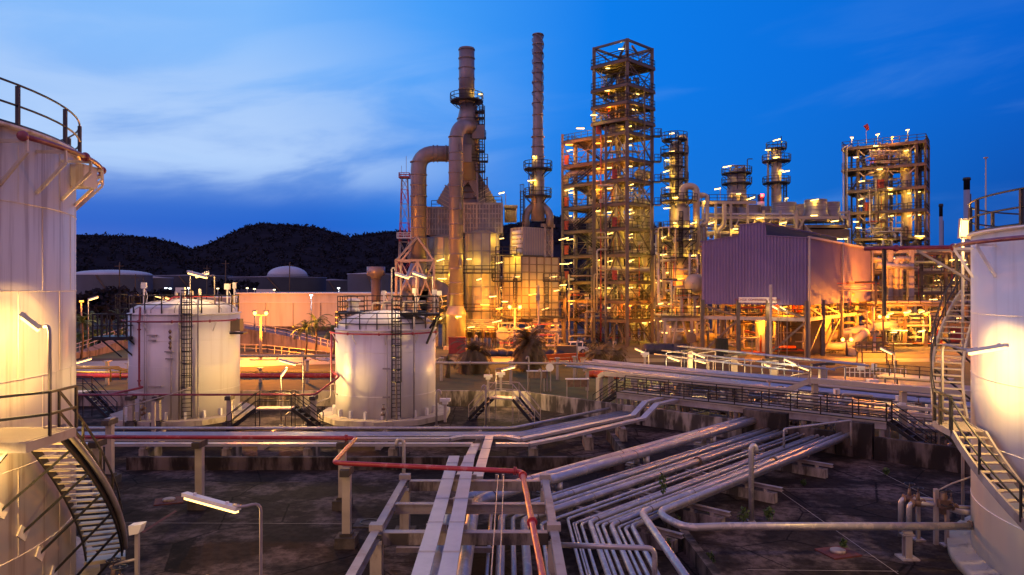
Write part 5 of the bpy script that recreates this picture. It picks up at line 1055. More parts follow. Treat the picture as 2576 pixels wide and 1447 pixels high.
# parked car
def car(label, x, y, rz):
    c = T('parked_car', label, 'car', (x, y, 0)); co, si = cos(rz), sin(rz)
    tr = lambda p: (x + p[0] * co - p[1] * si, y + p[0] * si + p[1] * co, p[2])
    def loft(nm, mt, secs, par=c):
        m_ = M(nm, mt, par); vs = []; n = len(secs[0][1])
        for xx, sec in secs: vs += [tr((xx, a, b)) for a, b in sec]
        fs = [(i * n + k, i * n + (k + 1) % n, (i + 1) * n + (k + 1) % n, (i + 1) * n + k) for i in range(len(secs) - 1) for k in range(n)]
        m_.add(vs, fs + [tuple(range(n))[::-1], tuple(range((len(secs) - 1) * n, len(secs) * n))]); return m_
    bs = lambda w, h: [(-w, .35), (w, .35), (w + .03, .6), (w, h), (-w, h), (-w - .03, .6)]
    loft('body', WHITE, [(-2.35, bs(.7, .72)), (-2.2, bs(.84, .9)), (-1.1, bs(.9, 1.02)), (.9, bs(.9, 1.05)), (2.0, bs(.88, 1.02)), (2.3, bs(.8, .8))])
    cs = lambda w, h: [(-w, 1.0), (w, 1.0), (w * .82, h), (-w * .82, h)]
    loft('cabin', GLASS, [(-1.25, cs(.8, 1.04)), (-.45, cs(.82, 1.62)), (1.4, cs(.82, 1.66)), (2.05, cs(.78, 1.06))])
    loft('roof', WHITE, [(-.5, [(-.7, 1.6), (.7, 1.6), (.66, 1.7), (-.66, 1.7)]), (1.5, [(-.7, 1.63), (.7, 1.63), (.66, 1.73), (-.66, 1.73)])])
    for xx in (-.35, .55, 1.45): M('pillar', WHITE, c).bar(tr((xx - .1, -.85, 1.0)), tr((xx, -.7, 1.66)), .1)
    for xx in (-1.45, 1.4):
        for yy in (-.86, .86):
            w = M('wheel', RUBBER, c).tube([tr((xx, yy - .1, .36)), tr((xx, yy + .1, .36))], .36, 16); M('rim', STEEL, w).tube([tr((xx, yy * 1.13 - .02, .36)), tr((xx, yy * 1.13 + .02, .36))], .2, 10)
    for yy in (-.6, .6): M('headlight', WHITE, c).box(tr((-2.24, yy, .76)), (.2, .3, .14), rz); M('tail_light', MAROON, c).box(tr((2.22, yy, .85)), (.12, .16, .3), rz)
car('white estate car parked on the plant road in front of the steel tower', XP(1440, 108), 108, .06)
# orange trestle barrier and orange heap
q = V((XP(1412, 92), 92, 0)); ob = T('barrier', 'orange trestle barrier behind the shaggy palms', 'barrier', q); M('beam', ORANGE, ob).bar(q + V((-2.4, 0, 1.05)), q + V((3.0, 0, 1.25)), .4, .45).bar(q + V((-1.8, .3, .6)), q + V((2.4, .3, .7)), .2, .24)
for s in (-1.6, -.6, 1.2, 2.2): M('leg', ORANGE, ob).bar(q + V((s - .3, 0, 0)), q + V((s, 0, 1.0)), .12).bar(q + V((s + .3, .3, 0)), q + V((s, .3, 1.0)), .12)
for i, (px, py) in enumerate(((1488, 948), (1508, 950), (1530, 947), (1550, 952))):
    q = G(px, py); t = M('hose_bag', ORANGE, None, f'orange bag on the grass under the pale pipe, {CL[i]} from the white car side', 'bag', 'orange bags on the grass'); t.lathe((q.x, q.y, 0), [(.55, 0), (.75, .25), (.6, .6), (.25, .78), (.01, .8)], 9)
# bicycles
def bike(label, px, py, rz, s=1.0):
    q = G(px, py); t = T('bicycle', label, 'bicycle', (q.x, q.y, 0), None); d = V((cos(rz), sin(rz), 0))
    for k in (-.52, .52):
        c = q + d * k + V((0, 0, .34)); M('wheel', RUBBER, t).tube([c + d * (.34 * cos(a)) + V((0, 0, .34 * sin(a))) for a in [i * pi / 8 for i in range(16)]], .035, 5, closed=True)
    f = M('frame', BLACK, t); A, B, C_, D_ = q + d * -.52 + V((0, 0, .34)), q + V((0, 0, .3)), q + d * -.2 + V((0, 0, .8)), q + d * .4 + V((0, 0, .85))
    for a, b in ((A, B), (B, C_), (C_, A), (C_, D_), (B, D_), (D_, q + d * .52 + V((0, 0, .34)))): f.bar(a, b, .045)
    M('saddle', RUBBER, t).bar(C_ + V((0, 0, .12)) - d * .12, C_ + V((0, 0, .14)) + d * .14, .14, .06); M('handlebar', STEEL, t).bar(D_ + V((0, 0, .2)) - V((-d.y, d.x, 0)) * .28, D_ + V((0, 0, .2)) + V((-d.y, d.x, 0)) * .28, .035); M('basket', BLACK, t).box(D_ + d * .2 + V((0, 0, .1)), (.3, .3, .25), rz)
for px, py, rz, lab in ((1388, 877, .4, 'bicycle standing at the foot of the zigzag stairs'), (1432, 877, .9, 'dark bicycle left of the open yard under the tower'), (1466, 879, .5, 'bicycle with basket in the open yard, left of the pair'), (1492, 878, .2, 'bicycle in the open yard, middle one'), (1512, 880, -.4, 'bicycle in the open yard, turned to the right'), (2098, 889, .3, 'bicycle leaning at the orange-lit side of the shelter')): bike(lab, px, py, rz)
# small things on the yard
for px, py, w, h, mt, lab, nm in ((1150, 890, 2.4, 2.3, BRICKR, 'dark red utility cabinet on the yard beside the duct foot', 'utility_cabinet'), (2388, 862, 4.2, 2.6, BRICKR, 'red ribbed container behind the stairs of the white tank', 'container'), (1318, 895, 11, 1.0, TARP, 'long heap under a dark blue tarpaulin before the furnace', 'tarp_heap'), (1675, 890, 5.5, 1.5, TARP, 'heap under a dark tarpaulin near the drum structure', 'tarp_heap'), (1425, 895, 3.0, 1.3, RUST, 'rusty open crate stack beside the white car', 'crate'), (1815, 902, 1.6, 2.6, BLACK, 'black cabinet under the sheeted shelter', 'utility_cabinet'), (1300, 868, 1.6, 1.4, CONCL, 'pale concrete block before the furnace', 'concrete_block')):
    q = G(px, py)
    if nm == 'tarp_heap':
        t = M(nm, mt, None, lab, 'heap'); n = 14
        for i in range(n): t.lathe((q.x + (i / (n - 1) - .5) * w * .9, q.y + random.uniform(-.2, .2), 0), [(1.1, 0), (1.0, h * .6), (.6, h * random.uniform(.85, 1.05)), (.01, h * random.uniform(.9, 1.05))], 8)
    else:
        t = T(nm, lab, 'cabinet' if 'cab' in nm else nm.split('_')[-1], (q.x, q.y, 0)); M('body', mt, t).box((q.x, q.y, h / 2 + .06), (w, w * .5, h)); M('lid', mt, t).box((q.x, q.y, h + .1), (w + .16, w * .5 + .16, .09))
        for i in range(4): M('rib', mt, t).box((q.x - w * .4 + w * .27 * i, q.y - w * .25 - .03, h / 2), (.07, .05, h * .9))
        M('base', DARKC, t).box((q.x, q.y, .04), (w + .1, w * .5 + .1, .08))
for px, py, lab in ((1543, 900, 'small grey post with a slanted plate on the yard'), (1195, 880, 'hooked grey pipe beside the red cabinet'), (1390, 862, 'hooked grey pipe beside the tower stairs')):
    q = G(px, py); t = T('yard_post', lab, 'post', (q.x, q.y, 0)); M('post', STEEL, t).pipe([q, q + V((0, 0, 2.2)), q + V((.35, 0, 2.2)), q + V((.35, 0, 1.8))], .1, 7, .2); M('foot', CONCL, t).box((q.x, q.y, .05), (.5, .5, .1))
# barrier with notices on the right
q = G(2185, 948); t = T('notice_fence', 'low white fence with two small notice boards before the right pipe rack', 'fence', (q.x, q.y, 0))
M('fence', WHITE, t).rail([q + V((-2.6, 0, 0)), q + V((3.4, -1.2, 0))], 1.0, .5, .03)
for dx in (-.9, .5): M('board', WHITE, t).box(q + V((dx, -.2, 1.1)), (.85 if dx < 0 else .6, .05, .75)); M('board_post', STEEL, t).bar(q + V((dx, -.12, 0)), q + V((dx, -.12, 1.4)), .06)
q = G(2265, 985); t = T('raised_deck', 'pale raised deck with black railing left of the white tank stairs', 'platform', (q.x, q.y, 0)); c_ = q + V((2.2, 1.5, 1.1))
M('deck', PIPEC, t).box(c_, (6.0, 2.6, .14), -.75); M('railing', BLACK, t).rail([q + V((-.8, 3.2, 1.17)), q + V((2.9, -.6, 1.17)), q + V((4.9, 1.0, 1.17))], 1.1, 1.2, .04, False, 2)
for dx, dy in ((0, 2.8), (2.9, -.1), (4.2, .8), (1.6, 3.6)): M('leg', STEEL, t).bar(q + V((dx, dy, 0)), q + V((dx, dy, 1.02)), .14)

# dense process piping behind the walkway
def assembly(label, s0, s1, n0, n1, zmax, count, seed):
    random.seed(seed); t = T('pipe_assembly', label, 'pipes', u((s0 + s1) / 2, 0, n0), None)
    for i in range(count):
        s, n, z = random.uniform(s0, s1), random.uniform(n0, n1), random.uniform(.3, zmax); pts = [u(s, z, n)]
        for k in range(random.choice((1, 2, 3))):
            ax = random.choice((0, 0, 1, 2))
            if ax == 0: s = max(s0, min(s1, s + random.choice((-1, 1)) * random.uniform(1, 4)))
            elif ax == 1: n = max(n0, min(n1, n + random.choice((-1, 1)) * random.uniform(.6, 2)))
            else: z = max(.2, min(zmax, z + random.choice((-1, 1)) * random.uniform(.6, 1.6)))
            q = u(s, z, n)
            if (q - pts[-1]).length > .3: pts.append(q)
        if len(pts) > 1: M('pipe', random.choice((PIPEC, PIPEC, PIPE, STEEL, PIPEB)), t).pipe(pts, random.uniform(.035, .12), 7, .2, 3)
        if i % 3 == 0: valve(t, u(s, z, n), tuple(WD), random.uniform(.6, 1.1))
        if i % 4 == 0: M('support', STEEL, t).bar(u(s, 0, n), u(s, random.uniform(1.2, zmax + .6), n), .1)
        if i % 7 == 0: M('device_case', WHITE, t).box(u(s, zmax + .2, n), (.35, .3, .35))
assembly('tangle of pipes and valves behind the start of the walkway', 1, 9, .4, 4.2, 2.3, 30, 81)
assembly('tangle of pipes and valves behind the middle of the walkway', 9, 17, .4, 4.2, 2.3, 32, 82)
assembly('tangle of pipes and valves near the walkway stairs at the white tank', 17, 28, -.2, 4.2, 2.4, 36, 83)
# ================================================================== THE PLANT
random.seed(21)
def shellcol(t, name, mt, x, y, prof, n=20, rings=()):
    m_ = M(name, mt, t).lathe((x, y, 0), prof, n)
    for r, z in rings: m_.lathe((x, y, 0), [(r, z - .09), (r + .1, z - .07), (r + .1, z + .07), (r, z + .09)], n)
    return m_
def ring_platform(t, x, y, z, r0, r1, n=14, a0=0, a1=2 * pi, h=1.15, rr=.045, mt=None):
    pts = [(a0 + (a1 - a0) * i / n) for i in range(n + 1)]; full = abs(a1 - a0 - 2 * pi) < .01
    p = M('platform', mt or BLACK, t)
    for a, b in zip(pts, pts[1:]):
        q = [(x + r * cos(k), y + r * sin(k)) for r, k in ((r0, a), (r1, a), (r1, b), (r0, b))]
        p.add([(*c, zz) for zz in (z - .2, z) for c in q], [(3, 2, 1, 0), (4, 5, 6, 7), (0, 1, 5, 4), (1, 2, 6, 5), (2, 3, 7, 6), (3, 0, 4, 7)])
    for a in pts[::2]: p.bar((x + r1 * cos(a), y + r1 * sin(a), z - .2), (x + r0 * cos(a), y + r0 * sin(a), z - 1.3), .1)
    M('railing', BLACK, p).rail([(x + r1 * cos(a), y + r1 * sin(a), z) for a in (pts[:-1] if full else pts)], h, 1.0, rr, full)
    return p
def plant_lamp(t, p, ang=None, L=1.5, w=.2, mt=None):
    a = random.uniform(-.9, .9) if ang is None else ang + random.uniform(-.35, .35); d = V((cos(a), sin(a), random.uniform(-.05, .3))) * L * random.uniform(.55, 1.05) / 2; p = V(p)
    return fixture(t, p - d, p + d, w, .1, mt or (SODS if random.random() < (.34 if p.z < 9 else .10) else None))
def lamps_px(t, lst, L=1.5, w=.2, mt=None):
    for px, py, d in lst: plant_lamp(t, W(px, py, d), None, L, w, mt)
def clutter(t, x0, x1, y0, y1, z0, z1, n, mts, rmax=.22, seed=None):
    if seed is not None: random.seed(seed)
    thin(t, x0, x1, y0, y1, z0, z1, int(n * .8))
    for _ in range(n):
        mt = random.choice(mts); r = random.uniform(.07, rmax) * (1.6 if random.random() < .08 else 1)
        p = V((random.uniform(x0, x1), random.uniform(y0, y1), random.uniform(z0, z1))); pts = [p]
        ax = random.choice((0, 0, 1, 2))
        for k in range(random.choice((1, 2, 2, 3, 4))):
            q = pts[-1].copy(); lo, hi = ((x0, x1), (y0, y1), (z0, z1))[ax]; rng = (hi - lo)
            nv = max(lo, min(hi, q[ax] + random.choice((-1, 1)) * random.uniform(.18, .75) * rng))
            if abs(nv - q[ax]) < .6: nv = lo if q[ax] > (lo + hi) / 2 else hi
            q[ax] = nv; pts.append(q); ax = random.choice([i for i in (0, 1, 2) if i != ax])
        M('pipe', mt, t).pipe(pts, r, 7, r * 2.5, 3)
def thin(t, x0, x1, y0, y1, z0, z1, n):     # small-bore lines, conduits, hand valves
    for i in range(min(n, 30)):
        p = V((random.uniform(x0, x1), random.uniform(y0, y1), random.uniform(z0, z1))); ax = random.choice((0, 2, 2)); q = p.copy()
        L = ((x1 - x0) if ax == 0 else (z1 - z0)) * random.uniform(.2, .6); q[ax] = max((x0, 0, z0)[ax], q[ax] - L)
        M('small_line', random.choice((STEEL, PIPEC, BLACK, RUST, RED)) if i % 9 else ORANGE, t).bar(p, q, random.uniform(.06, .12))
        if i % 3 == 0: M('fitting', random.choice((BRASS, CREAM, STEEL, RUST)), t).box(p, (random.uniform(.3, .9), random.uniform(.3, .7), random.uniform(.3, .9)))
def drum(t, p, L, r, ang=0, mt=None, name='drum'):
    d = V((cos(ang), sin(ang), 0)); p = V(p); a = [p + d * L * k for k in (-.5, -.47, -.42, -.36, .36, .42, .47, .5)]
    return M(name, mt or CREAM, t).tube(a, [r * .15, r * .6, r * .88, r, r, r * .88, r * .6, r * .15], 16)
PM = [PIPEC, PIPEC, PIPE, STEEL, CREAM, RUST]
# ---- crossover duct, standing in a steel frame
d = 118; s = d / F_PX
dt = T('flue_duct', 'wide ribbed flue duct standing in a steel frame and bending over to the right', 'duct', (XP(1053, d), d, 0)); x = XP(1053, d); r = 1.28
ex = M('duct', GREYC, dt).pipe([(x, d, 13.5), (x, d, ZP(386, d)), (XP(1140, d), d + .5, ZP(386, d))], r, 20, 3.3, 7)
for y_ in (408, 440, 466, 494, 520, 548, 575, 600): ex.lathe((x, d, ZP(y_, d)), [(r, -.1), (r + .12, -.08), (r + .12, .08), (r, .1)], 20)
for px in (1090, 1100, 1122): ex.tube([(XP(px, d) - .08, d + .3, ZP(386, d)), (XP(px, d) + .08, d + .3, ZP(386, d))], r + .12, 20)
M('cone', GREYC, dt).lathe((x, d, 0), [(2.6, 9.2), (2.6, 10.2), (r, 13.6)], 20)
M('fan_casing', GREYC, dt).tube([(x + 2.4, d - 1.3, 7.6), (x + 2.4, d - 1.2, 7.6), (x + 2.4, d + 2.0, 7.6)], [3.3, 3.4, 3.4], 26); M('plenum', GREYC, dt).box((x - .6, d + .4, 6.2), (4.6, 3.4, 6.0)); M('door', CREAM, dt).box((x - 1.4, d - 1.34, 4.4), (.7, .08, 1.4)).box((x + .4, d - 1.34, 4.4), (.7, .08, 1.4))
fx0, fx1 = XP(1003, d), XP(1096, d); zt, zm = ZP(682, d), ZP(622, d)
for xx in (fx0, (fx0 + fx1) / 2 + .4, fx1):
    for yy in (d - 2.6, d + 2.6): M('frame_column', STEEL, dt).bar((xx, yy, 0), (xx, yy, zt + 2.3 if 0 else ZP(657, d)), .36)
zc = ZP(657, d)
for yy in (d - 2.6, d + 2.6):
    for za in (zc, 7.4): M('frame_beam', STEEL, dt).bar((fx0 - .2, yy - .03, za), (fx1 + .2, yy - .03, za), .34)
    M('frame_brace', STEEL, dt).bar((fx0, yy - .05, zc), (x, yy + (1.2 if yy < d else -1.2), ZP(598, d)), .3).bar((fx1, yy - .05, zc), (x, yy + (1.2 if yy < d else -1.2), ZP(598, d)), .3)
    for za, zb in ((7.5, zc), (1.0, 7.4)): M('frame_brace', STEEL, dt).bar((fx0, yy - .06, za), ((fx0 + fx1) / 2 + .4, yy - .06, zb), .2).bar(((fx0 + fx1) / 2 + .4, yy - .1, za), (fx0, yy - .1, zb), .2).bar(((fx0 + fx1) / 2 + .4, yy - .06, zb), (fx1, yy - .06, za), .2).bar(((fx0 + fx1) / 2 + .4, yy - .1, za), (fx1, yy - .1, zb), .2)
# ---- second duct curving into the chimney
d = 115.5; x = XP(1147, d); r = 1.14
d2 = T('flue_duct', 'tall ribbed flue duct rising from the ground and curving into the chimney', 'duct', (x, d, 0))
e2_ = M('duct', GREYC, d2).pipe([(x, d, 4.5), (x, d, ZP(318, d)), (XP(1193, 122), 121, ZP(322, 122))], r, 20, 2.9, 7)
for y_ in (345, 385, 405, 435, 470, 497, 528, 565, 602, 640, 676, 712, 740): e2_.lathe((x, d, ZP(y_, d)), [(r, -.1), (r + .1, -.08), (r + .1, .08), (r, .1)], 20)
M('base', CREAM, d2).lathe((x, d, 0), [(1.5, .5), (1.5, 5.2), (1.62, 5.3), (1.62, 5.6), (1.14, 6.8)], 20); M('foot', CONCL, d2).box((x, d, .25), (3.6, 3.6, .5))
for y_ in (372, 520, 660): M('hatch', GREYC, d2).box((x + .75, d - 1.0, ZP(y_, d)), (.4, .3, 1.1), .5)
# ---- main furnace with chimney
d = 122; x = XP(1174, d)
fu = T('furnace', 'big furnace with a ribbed chimney, panelled boxes and pale round chambers', 'furnace', (x, d, 0))
shellcol(fu, 'chimney', GREYC, x, d, [(1.3, ZP(262, d)), (1.3, ZP(122, d)), (1.15, ZP(122, d))], 24, [(1.3, ZP(y_, d)) for y_ in (126, 148, 173, 199, 225)])
shellcol(fu, 'chimney_base', GREYC, x + .3, d, [(1.85, ZP(455, d)), (1.85, ZP(300, d)), (1.3, ZP(262, d))], 24, [(1.87, ZP(y_, d)) for y_ in (300, 330, 370, 410)])
ring_platform(fu, x, d, ZP(254, d), 1.35, 2.75, 16)
plant_lamp(fu, W(1208, 236, d - 1), 1.0, .9, .3)
for y_, px0, px1 in ((283, 1196, 1216), (298, 1196, 1218), (316, 1198, 1218), (348, 1178, 1222), (382, 1196, 1218), (407, 1185, 1227), (432, 1196, 1220)):
    zz = ZP(y_, d - 1); xa, xb = XP(px0, d - 1), XP(px1, d - 1); k = M('ladder_platform', BLACK, fu).box(((xa + xb) / 2, d - 1, zz), (xb - xa, 1.6, .16)); M('railing', BLACK, k).rail([(xa, d - 1.8, zz), (xb, d - 1.8, zz), (xb, d - .2, zz)], 1.1, .9, .045)
for px in (1200, 1219): M('ladder_post', BLACK, fu).bar((XP(px, d - 1), d - 1, ZP(500, d)), (XP(px, d - 1), d - 1, ZP(270, d)), .14)
M('ladder', BLACK, fu).ladder(XP(1210, d - 1), d - 1.4, ZP(500, d), ZP(265, d), 0, -1, .5, ZP(480, d), .04, .45, 1.3)
for px, y_, w_, h_ in ((1203, 333, 2.0, 2.2), (1174, 388, 1.6, 2.8)): M('instrument_hut', GREYC, fu).box((XP(px, d - 2), d - 2, ZP(y_, d - 2)), (w_, 1.0, h_))
for sgn, px in ((1, 1), (-1, -1)):
    a = V((x + .4 + sgn * .5, d, ZP(440, d))); b = V((x + sgn * 2.3, d + .3, ZP(478, d))); c = V((x + sgn * 3.6, d + .5, ZP(512, d)))
    M('breeching_duct', GREYC, fu).bar(a, b, 2.3, 2.3, (0, 1, 0)).bar(b, c + (c - b) * .2, 2.5, 2.6, (0, 1, 0)).bar(b - (b - a) * .02, b + (c - b) * .06, 2.8, 2.9, (0, 1, 0))
    for k in range(5): q = b.lerp(c, .15 + k * .22); M('duct_rib', CREAM, fu).bar(q, q + (c - b).normalized() * .12, 2.75, 2.85, (0, 1, 0))
M('transition_box', GREYC, fu).box((x + .4, d + 1.4, ZP(480, d)), (3.0, 2.2, ZP(440, d) - ZP(520, d)))
for i in range(5): M('support_frame', RUST, fu).bar((x - 2.6, d + .2, ZP(515 - i * 16, d)), (x + 3.4, d + .2, ZP(515 - i * 16, d)), .16)
for xx in (-2.6, 3.4): M('support_frame', RUST, fu).bar((x + xx, d + .2, ZP(520, d)), (x + xx, d + .2, ZP(445, d)), .22)
for xx in (-1.3, 1.9): M('chimney_leg', GREYC, fu).bar((x + xx, d - 1.2, ZP(515, d)), (x + xx * .9, d - 1.2, ZP(410, d)), .3)
def panel_box(x0, x1, y0, y1, z0, z1, nx, nz):
    b_ = M('convection_box', GREYC, fu).box(((x0 + x1) / 2, (y0 + y1) / 2, (z0 + z1) / 2), (x1 - x0, y1 - y0, z1 - z0))
    g_ = M('panel_ribs', STEEL, b_)
    for i in range(nx + 1): xx = x0 + (x1 - x0) * i / nx; g_.bar((xx, y0 - .08, z0), (xx, y0 - .08, z1), .34 if i % 4 == 0 else .17, .3)
    for k in range(nz + 1): zz = z0 + (z1 - z0) * k / nz; g_.bar((x0, y0 - .1, zz), (x1, y0 - .1, zz), .15, .16)
    for k in range(4): yy = y0 + (y1 - y0) * k / 3; M('side_rib', STEEL, b_).bar((x1 + .06, yy, z0), (x1 + .06, yy, z1), .14)
    M('roof_edge', STEEL, b_).box(((x0 + x1) / 2, (y0 + y1) / 2, z1 + .12), (x1 - x0 + .4, y1 - y0 + .4, .24))
panel_box(XP(1074, 122), XP(1162, 122), 122, 128, ZP(590, 122), ZP(524, 122), 12, 5)
panel_box(XP(1168, 120), XP(1262, 120), 120, 129, ZP(585, 120), ZP(514, 120), 12, 6)
def chamber(px, d_, r, yt, yb):
    x_ = XP(px, d_); zt_, zb_ = ZP(yt, d_), ZP(yb, d_)
    c_ = M('chamber', CREAM, fu).lathe((x_, d_ + r, 0), [(.01, zb_), (r, zb_), (r, zt_), (r * .5, zt_ + .5), (.01, zt_ + .5)], 12, 0, 2 * pi, False)
    g_ = M('chamber_rib', GREYC, c_)
    for i in range(12): a = 2 * pi * i / 12; g_.bar((x_ + r * cos(a), d_ + r + r * sin(a), zb_), (x_ + r * cos(a), d_ + r + r * sin(a), zt_), .2)
    for k in range(6): g_.lathe((x_, d_ + r, 0), [(r, zb_ + (zt_ - zb_) * k / 5 - .08), (r + .12, zb_ + (zt_ - zb_) * k / 5 - .08), (r + .12, zb_ + (zt_ - zb_) * k / 5 + .08), (r, zb_ + (zt_ - zb_) * k / 5 + .08)], 12, 0, 2 * pi, False)
    for i in range(6): a = pi / 6 + i * pi / 3; M('chamber_leg', CONCL, c_).bar((x_ + r * .9 * cos(a), d_ + r + r * .9 * sin(a), 0), (x_ + r * .9 * cos(a), d_ + r + r * .9 * sin(a), zb_), .5)
chamber(1116, 119, 3.1, 597, 815); chamber(1211, 117.5, 2.75, 586, 812)
for y_ in (687, 783):
    zz = ZP(y_, 116); xa, xb = XP(1075, 116), XP(1252, 116); k = M('service_platform', BLACK, fu).box(((xa + xb) / 2, 116.4, zz), (xb - xa, 1.2, .2)); M('railing', BLACK, k).rail([(xa, 115.8, zz), (xb, 115.8, zz)], 1.15, 1.3, .05)
for i in range(7): zz = ZP(805 + i * 5, 116); M('burner_pipe', PIPEC, fu).pipe([(XP(1165, 115.5), 115.5 + .2 * i, zz), (XP(1250, 115.5), 115.5 + .2 * i, zz), (XP(1250, 115.5), 117, zz - .4)], .1, 7)
for i in range(8): px = 1170 + i * 11; M('burner', RUST, fu).lathe((XP(px, 117), 117 + (i % 2), 0), [(.35, 1.6), (.35, 2.6), (.6, 2.7), (.6, 3.4)], 8).bar((XP(px, 117), 117 + (i % 2), 0), (XP(px, 117), 117 + (i % 2), 1.7), .15)
lamps_px(fu, [(1108, 653, 117.3), (1180, 651, 115.8), (1220, 766, 115.2), (1150, 795, 114), (1262, 599, 118), (1112, 700, 117), (1205, 702, 115.4), (1185, 822, 115), (1235, 822, 115), (1100, 800, 115.5), (1075, 820, 115), (1257, 660, 117)])
k = M('roof_railing', BLACK, fu).rail([(XP(1222, 120), 120.2, ZP(512, 120)), (XP(1262, 120), 120.2, ZP(512, 120)), (XP(1262, 120), 128, ZP(512, 120))], 1.15, 1.2, .05).rail([(XP(1085, 122), 122.2, ZP(522, 122)), (XP(1110, 122), 122.2, ZP(522, 122))], 1.15, 1.2, .05)
M('roof_lamp_pole', STEEL, fu).bar(W(1272, 516, 120), W(1272, 488, 120), .1); plant_lamp(fu, W(1262, 484, 120), 0, 1.2, .35)
for i in range(6): M('header_pipe', CREAM, fu).tube([(XP(1272 + i * 5, 123), 123, ZP(560, 123)), (XP(1272 + i * 5, 123), 123, ZP(520, 123))], .2, 8)
M('header_pipe', CREAM, fu).tube([(XP(1268, 123), 122.6, ZP(521, 123)), (XP(1302, 123), 122.6, ZP(521, 123))], .3, 8)
# ---- heater with the slim spiral-straked chimney
d = 118.5; x = XP(1353, d)
ht = T('heater', 'boxy cream heater under the tall slim chimney with spiral strakes', 'heater', (x, d, 0))
zs_ = lambda y_: ZP(y_, d)
shellcol(ht, 'chimney', GREYC, x, d, [(1.15, zs_(556)), (1.05, zs_(480)), (1.0, zs_(400)), (.82, zs_(330)), (.80, zs_(86)), (.7, zs_(86))], 20, [(.82 if y_ < 340 else 1.0, zs_(y_)) for y_ in (88, 112, 135, 160, 184, 208, 232, 260, 290, 325, 345, 370, 395, 430, 455, 500)])
for ph in (0, 2.09, 4.19):
    M('strake', GREYC, ht).tube([(x + .95 * cos(ph + k * .42), d + .95 * sin(ph + k * .42), zs_(88) - k * .345) for k in range(36)], .07, 5)
ring_platform(ht, x, d, zs_(425), 1.0, 2.3, 14); ring_platform(ht, x, d, zs_(493), 1.1, 2.2, 14)
for sg in (-1, 1): M('breeching_pipe', GREYC, ht).pipe([(x + sg * .4, d, zs_(512)), (x + sg * 1.9, d, zs_(536)), (x + sg * 1.95, d, zs_(572))], .62, 12, .7)
M('ladder', BLACK, ht).ladder(XP(1313, d), d - .5, zs_(575), zs_(480), 0, -1, .5, zs_(560), .04, .45, 1.2); M('ladder_post', BLACK, ht).bar((XP(1320, d), d - .5, zs_(575)), (XP(1320, d), d - .5, zs_(490)), .12); M('ladder', BLACK, ht).ladder(x - .95, d - .8, zs_(490), zs_(425), -1, -1, .5, zs_(480), .04, .45, 1.2)
M('pipe', PIPEC, ht).tube([(x - 1.2, d - .6, zs_(500)), (x - 1.2, d - .6, zs_(440))], .12, 6)
plant_lamp(ht, W(1338, 453, d - 1.6), .1, 1.3, .22); plant_lamp(ht, W(1343, 392, d - 1), .1, .4, .25)
# boxes, rotated: corner towards the viewer at 1310
c0_ = V((XP(1312, 115), 115, 0)); eL = (V((XP(1268, 119), 119, 0)) - c0_); eR = (V((XP(1405, 120.5), 120.5, 0)) - c0_)
def rbox(nm, mt, z0, z1, ins=0.0, par=ht):
    q = [c0_ + eL * ins + eR * ins, c0_ + eR * (1 - ins) + eL * ins, c0_ + eR * (1 - ins) + eL * (1 - ins), c0_ + eL * (1 - ins) + eR * ins]
    return M(nm, mt, par).prism([(p.x, p.y) for p in q], z0, z1), q
zb, zt_ = ZP(803, 115), ZP(645, 115)
b_, q = rbox('radiant_box', CREAM, zb, zt_)
g_ = M('box_ribs', RUST, b_)
for k in range(9): zz = zb + (zt_ - zb) * k / 8; g_.bar(q[0] + V((0, 0, zz)), q[1] + V((0, 0, zz)), .2, .12).bar(q[0] + V((0, 0, zz)), q[3] + V((0, 0, zz)), .2, .12)
for k in range(6): p = q[0].lerp(q[1], k / 5); g_.bar(p + V((0, 0, zb)), p + V((0, 0, zt_)), .24)
for k in range(1, 4): p = q[0].lerp(q[3], k / 3); g_.bar(p + V((0, 0, zb)), p + V((0, 0, zt_)), .2)
b2_, q2 = rbox('convection_box', CREAM, zt_ + .25, ZP(569, 115), .12)
g_ = M('box_ribs', GREYC, b2_)
for k in range(13): p = q2[0].lerp(q2[1], k / 12); g_.bar(p + V((0, 0, zt_ + .3)), p + V((0, 0, ZP(571, 115))), .3, .3)
for k in range(5): p = q2[0].lerp(q2[3], k / 4); g_.bar(p + V((0, 0, zt_ + .3)), p + V((0, 0, ZP(571, 115))), .2)
for k in range(5): zz = ZP(630 - k * 12, 115); M('header_drum', WHITE, ht).tube([q2[0] + (q2[3] - q2[0]) * .15 + V((-.05, -.2, zz)), q2[0] + (q2[3] - q2[0]) * .75 + V((-.05, -.2, zz))], .32, 10)
M('frame', STEEL, ht).bar(q2[0].lerp(q2[1], .72) + V((.1, -.3, zt_)), q2[0].lerp(q2[1], .72) + V((.1, -.3, ZP(560, 115))), .3).bar(q2[1] + V((0, -.3, zt_)), q2[1] + V((0, -.3, ZP(560, 115))), .3).bar(q2[0].lerp(q2[1], .6) + V((.1, -.3, ZP(562, 115))), q2[1] + V((.3, -.3, ZP(562, 115))), .5)
for k in range(3): M('frame_brace', STEEL, ht).bar(q2[0].lerp(q2[1], .74) + V((0, -.32, zt_ + k * 1.6)), q2[1] + V((0, -.32, zt_ + (k + 1) * 1.6)), .12).bar(q2[1] + V((0, -.36, zt_ + k * 1.6)), q2[0].lerp(q2[1], .74) + V((0, -.36, zt_ + (k + 1) * 1.6)), .12)
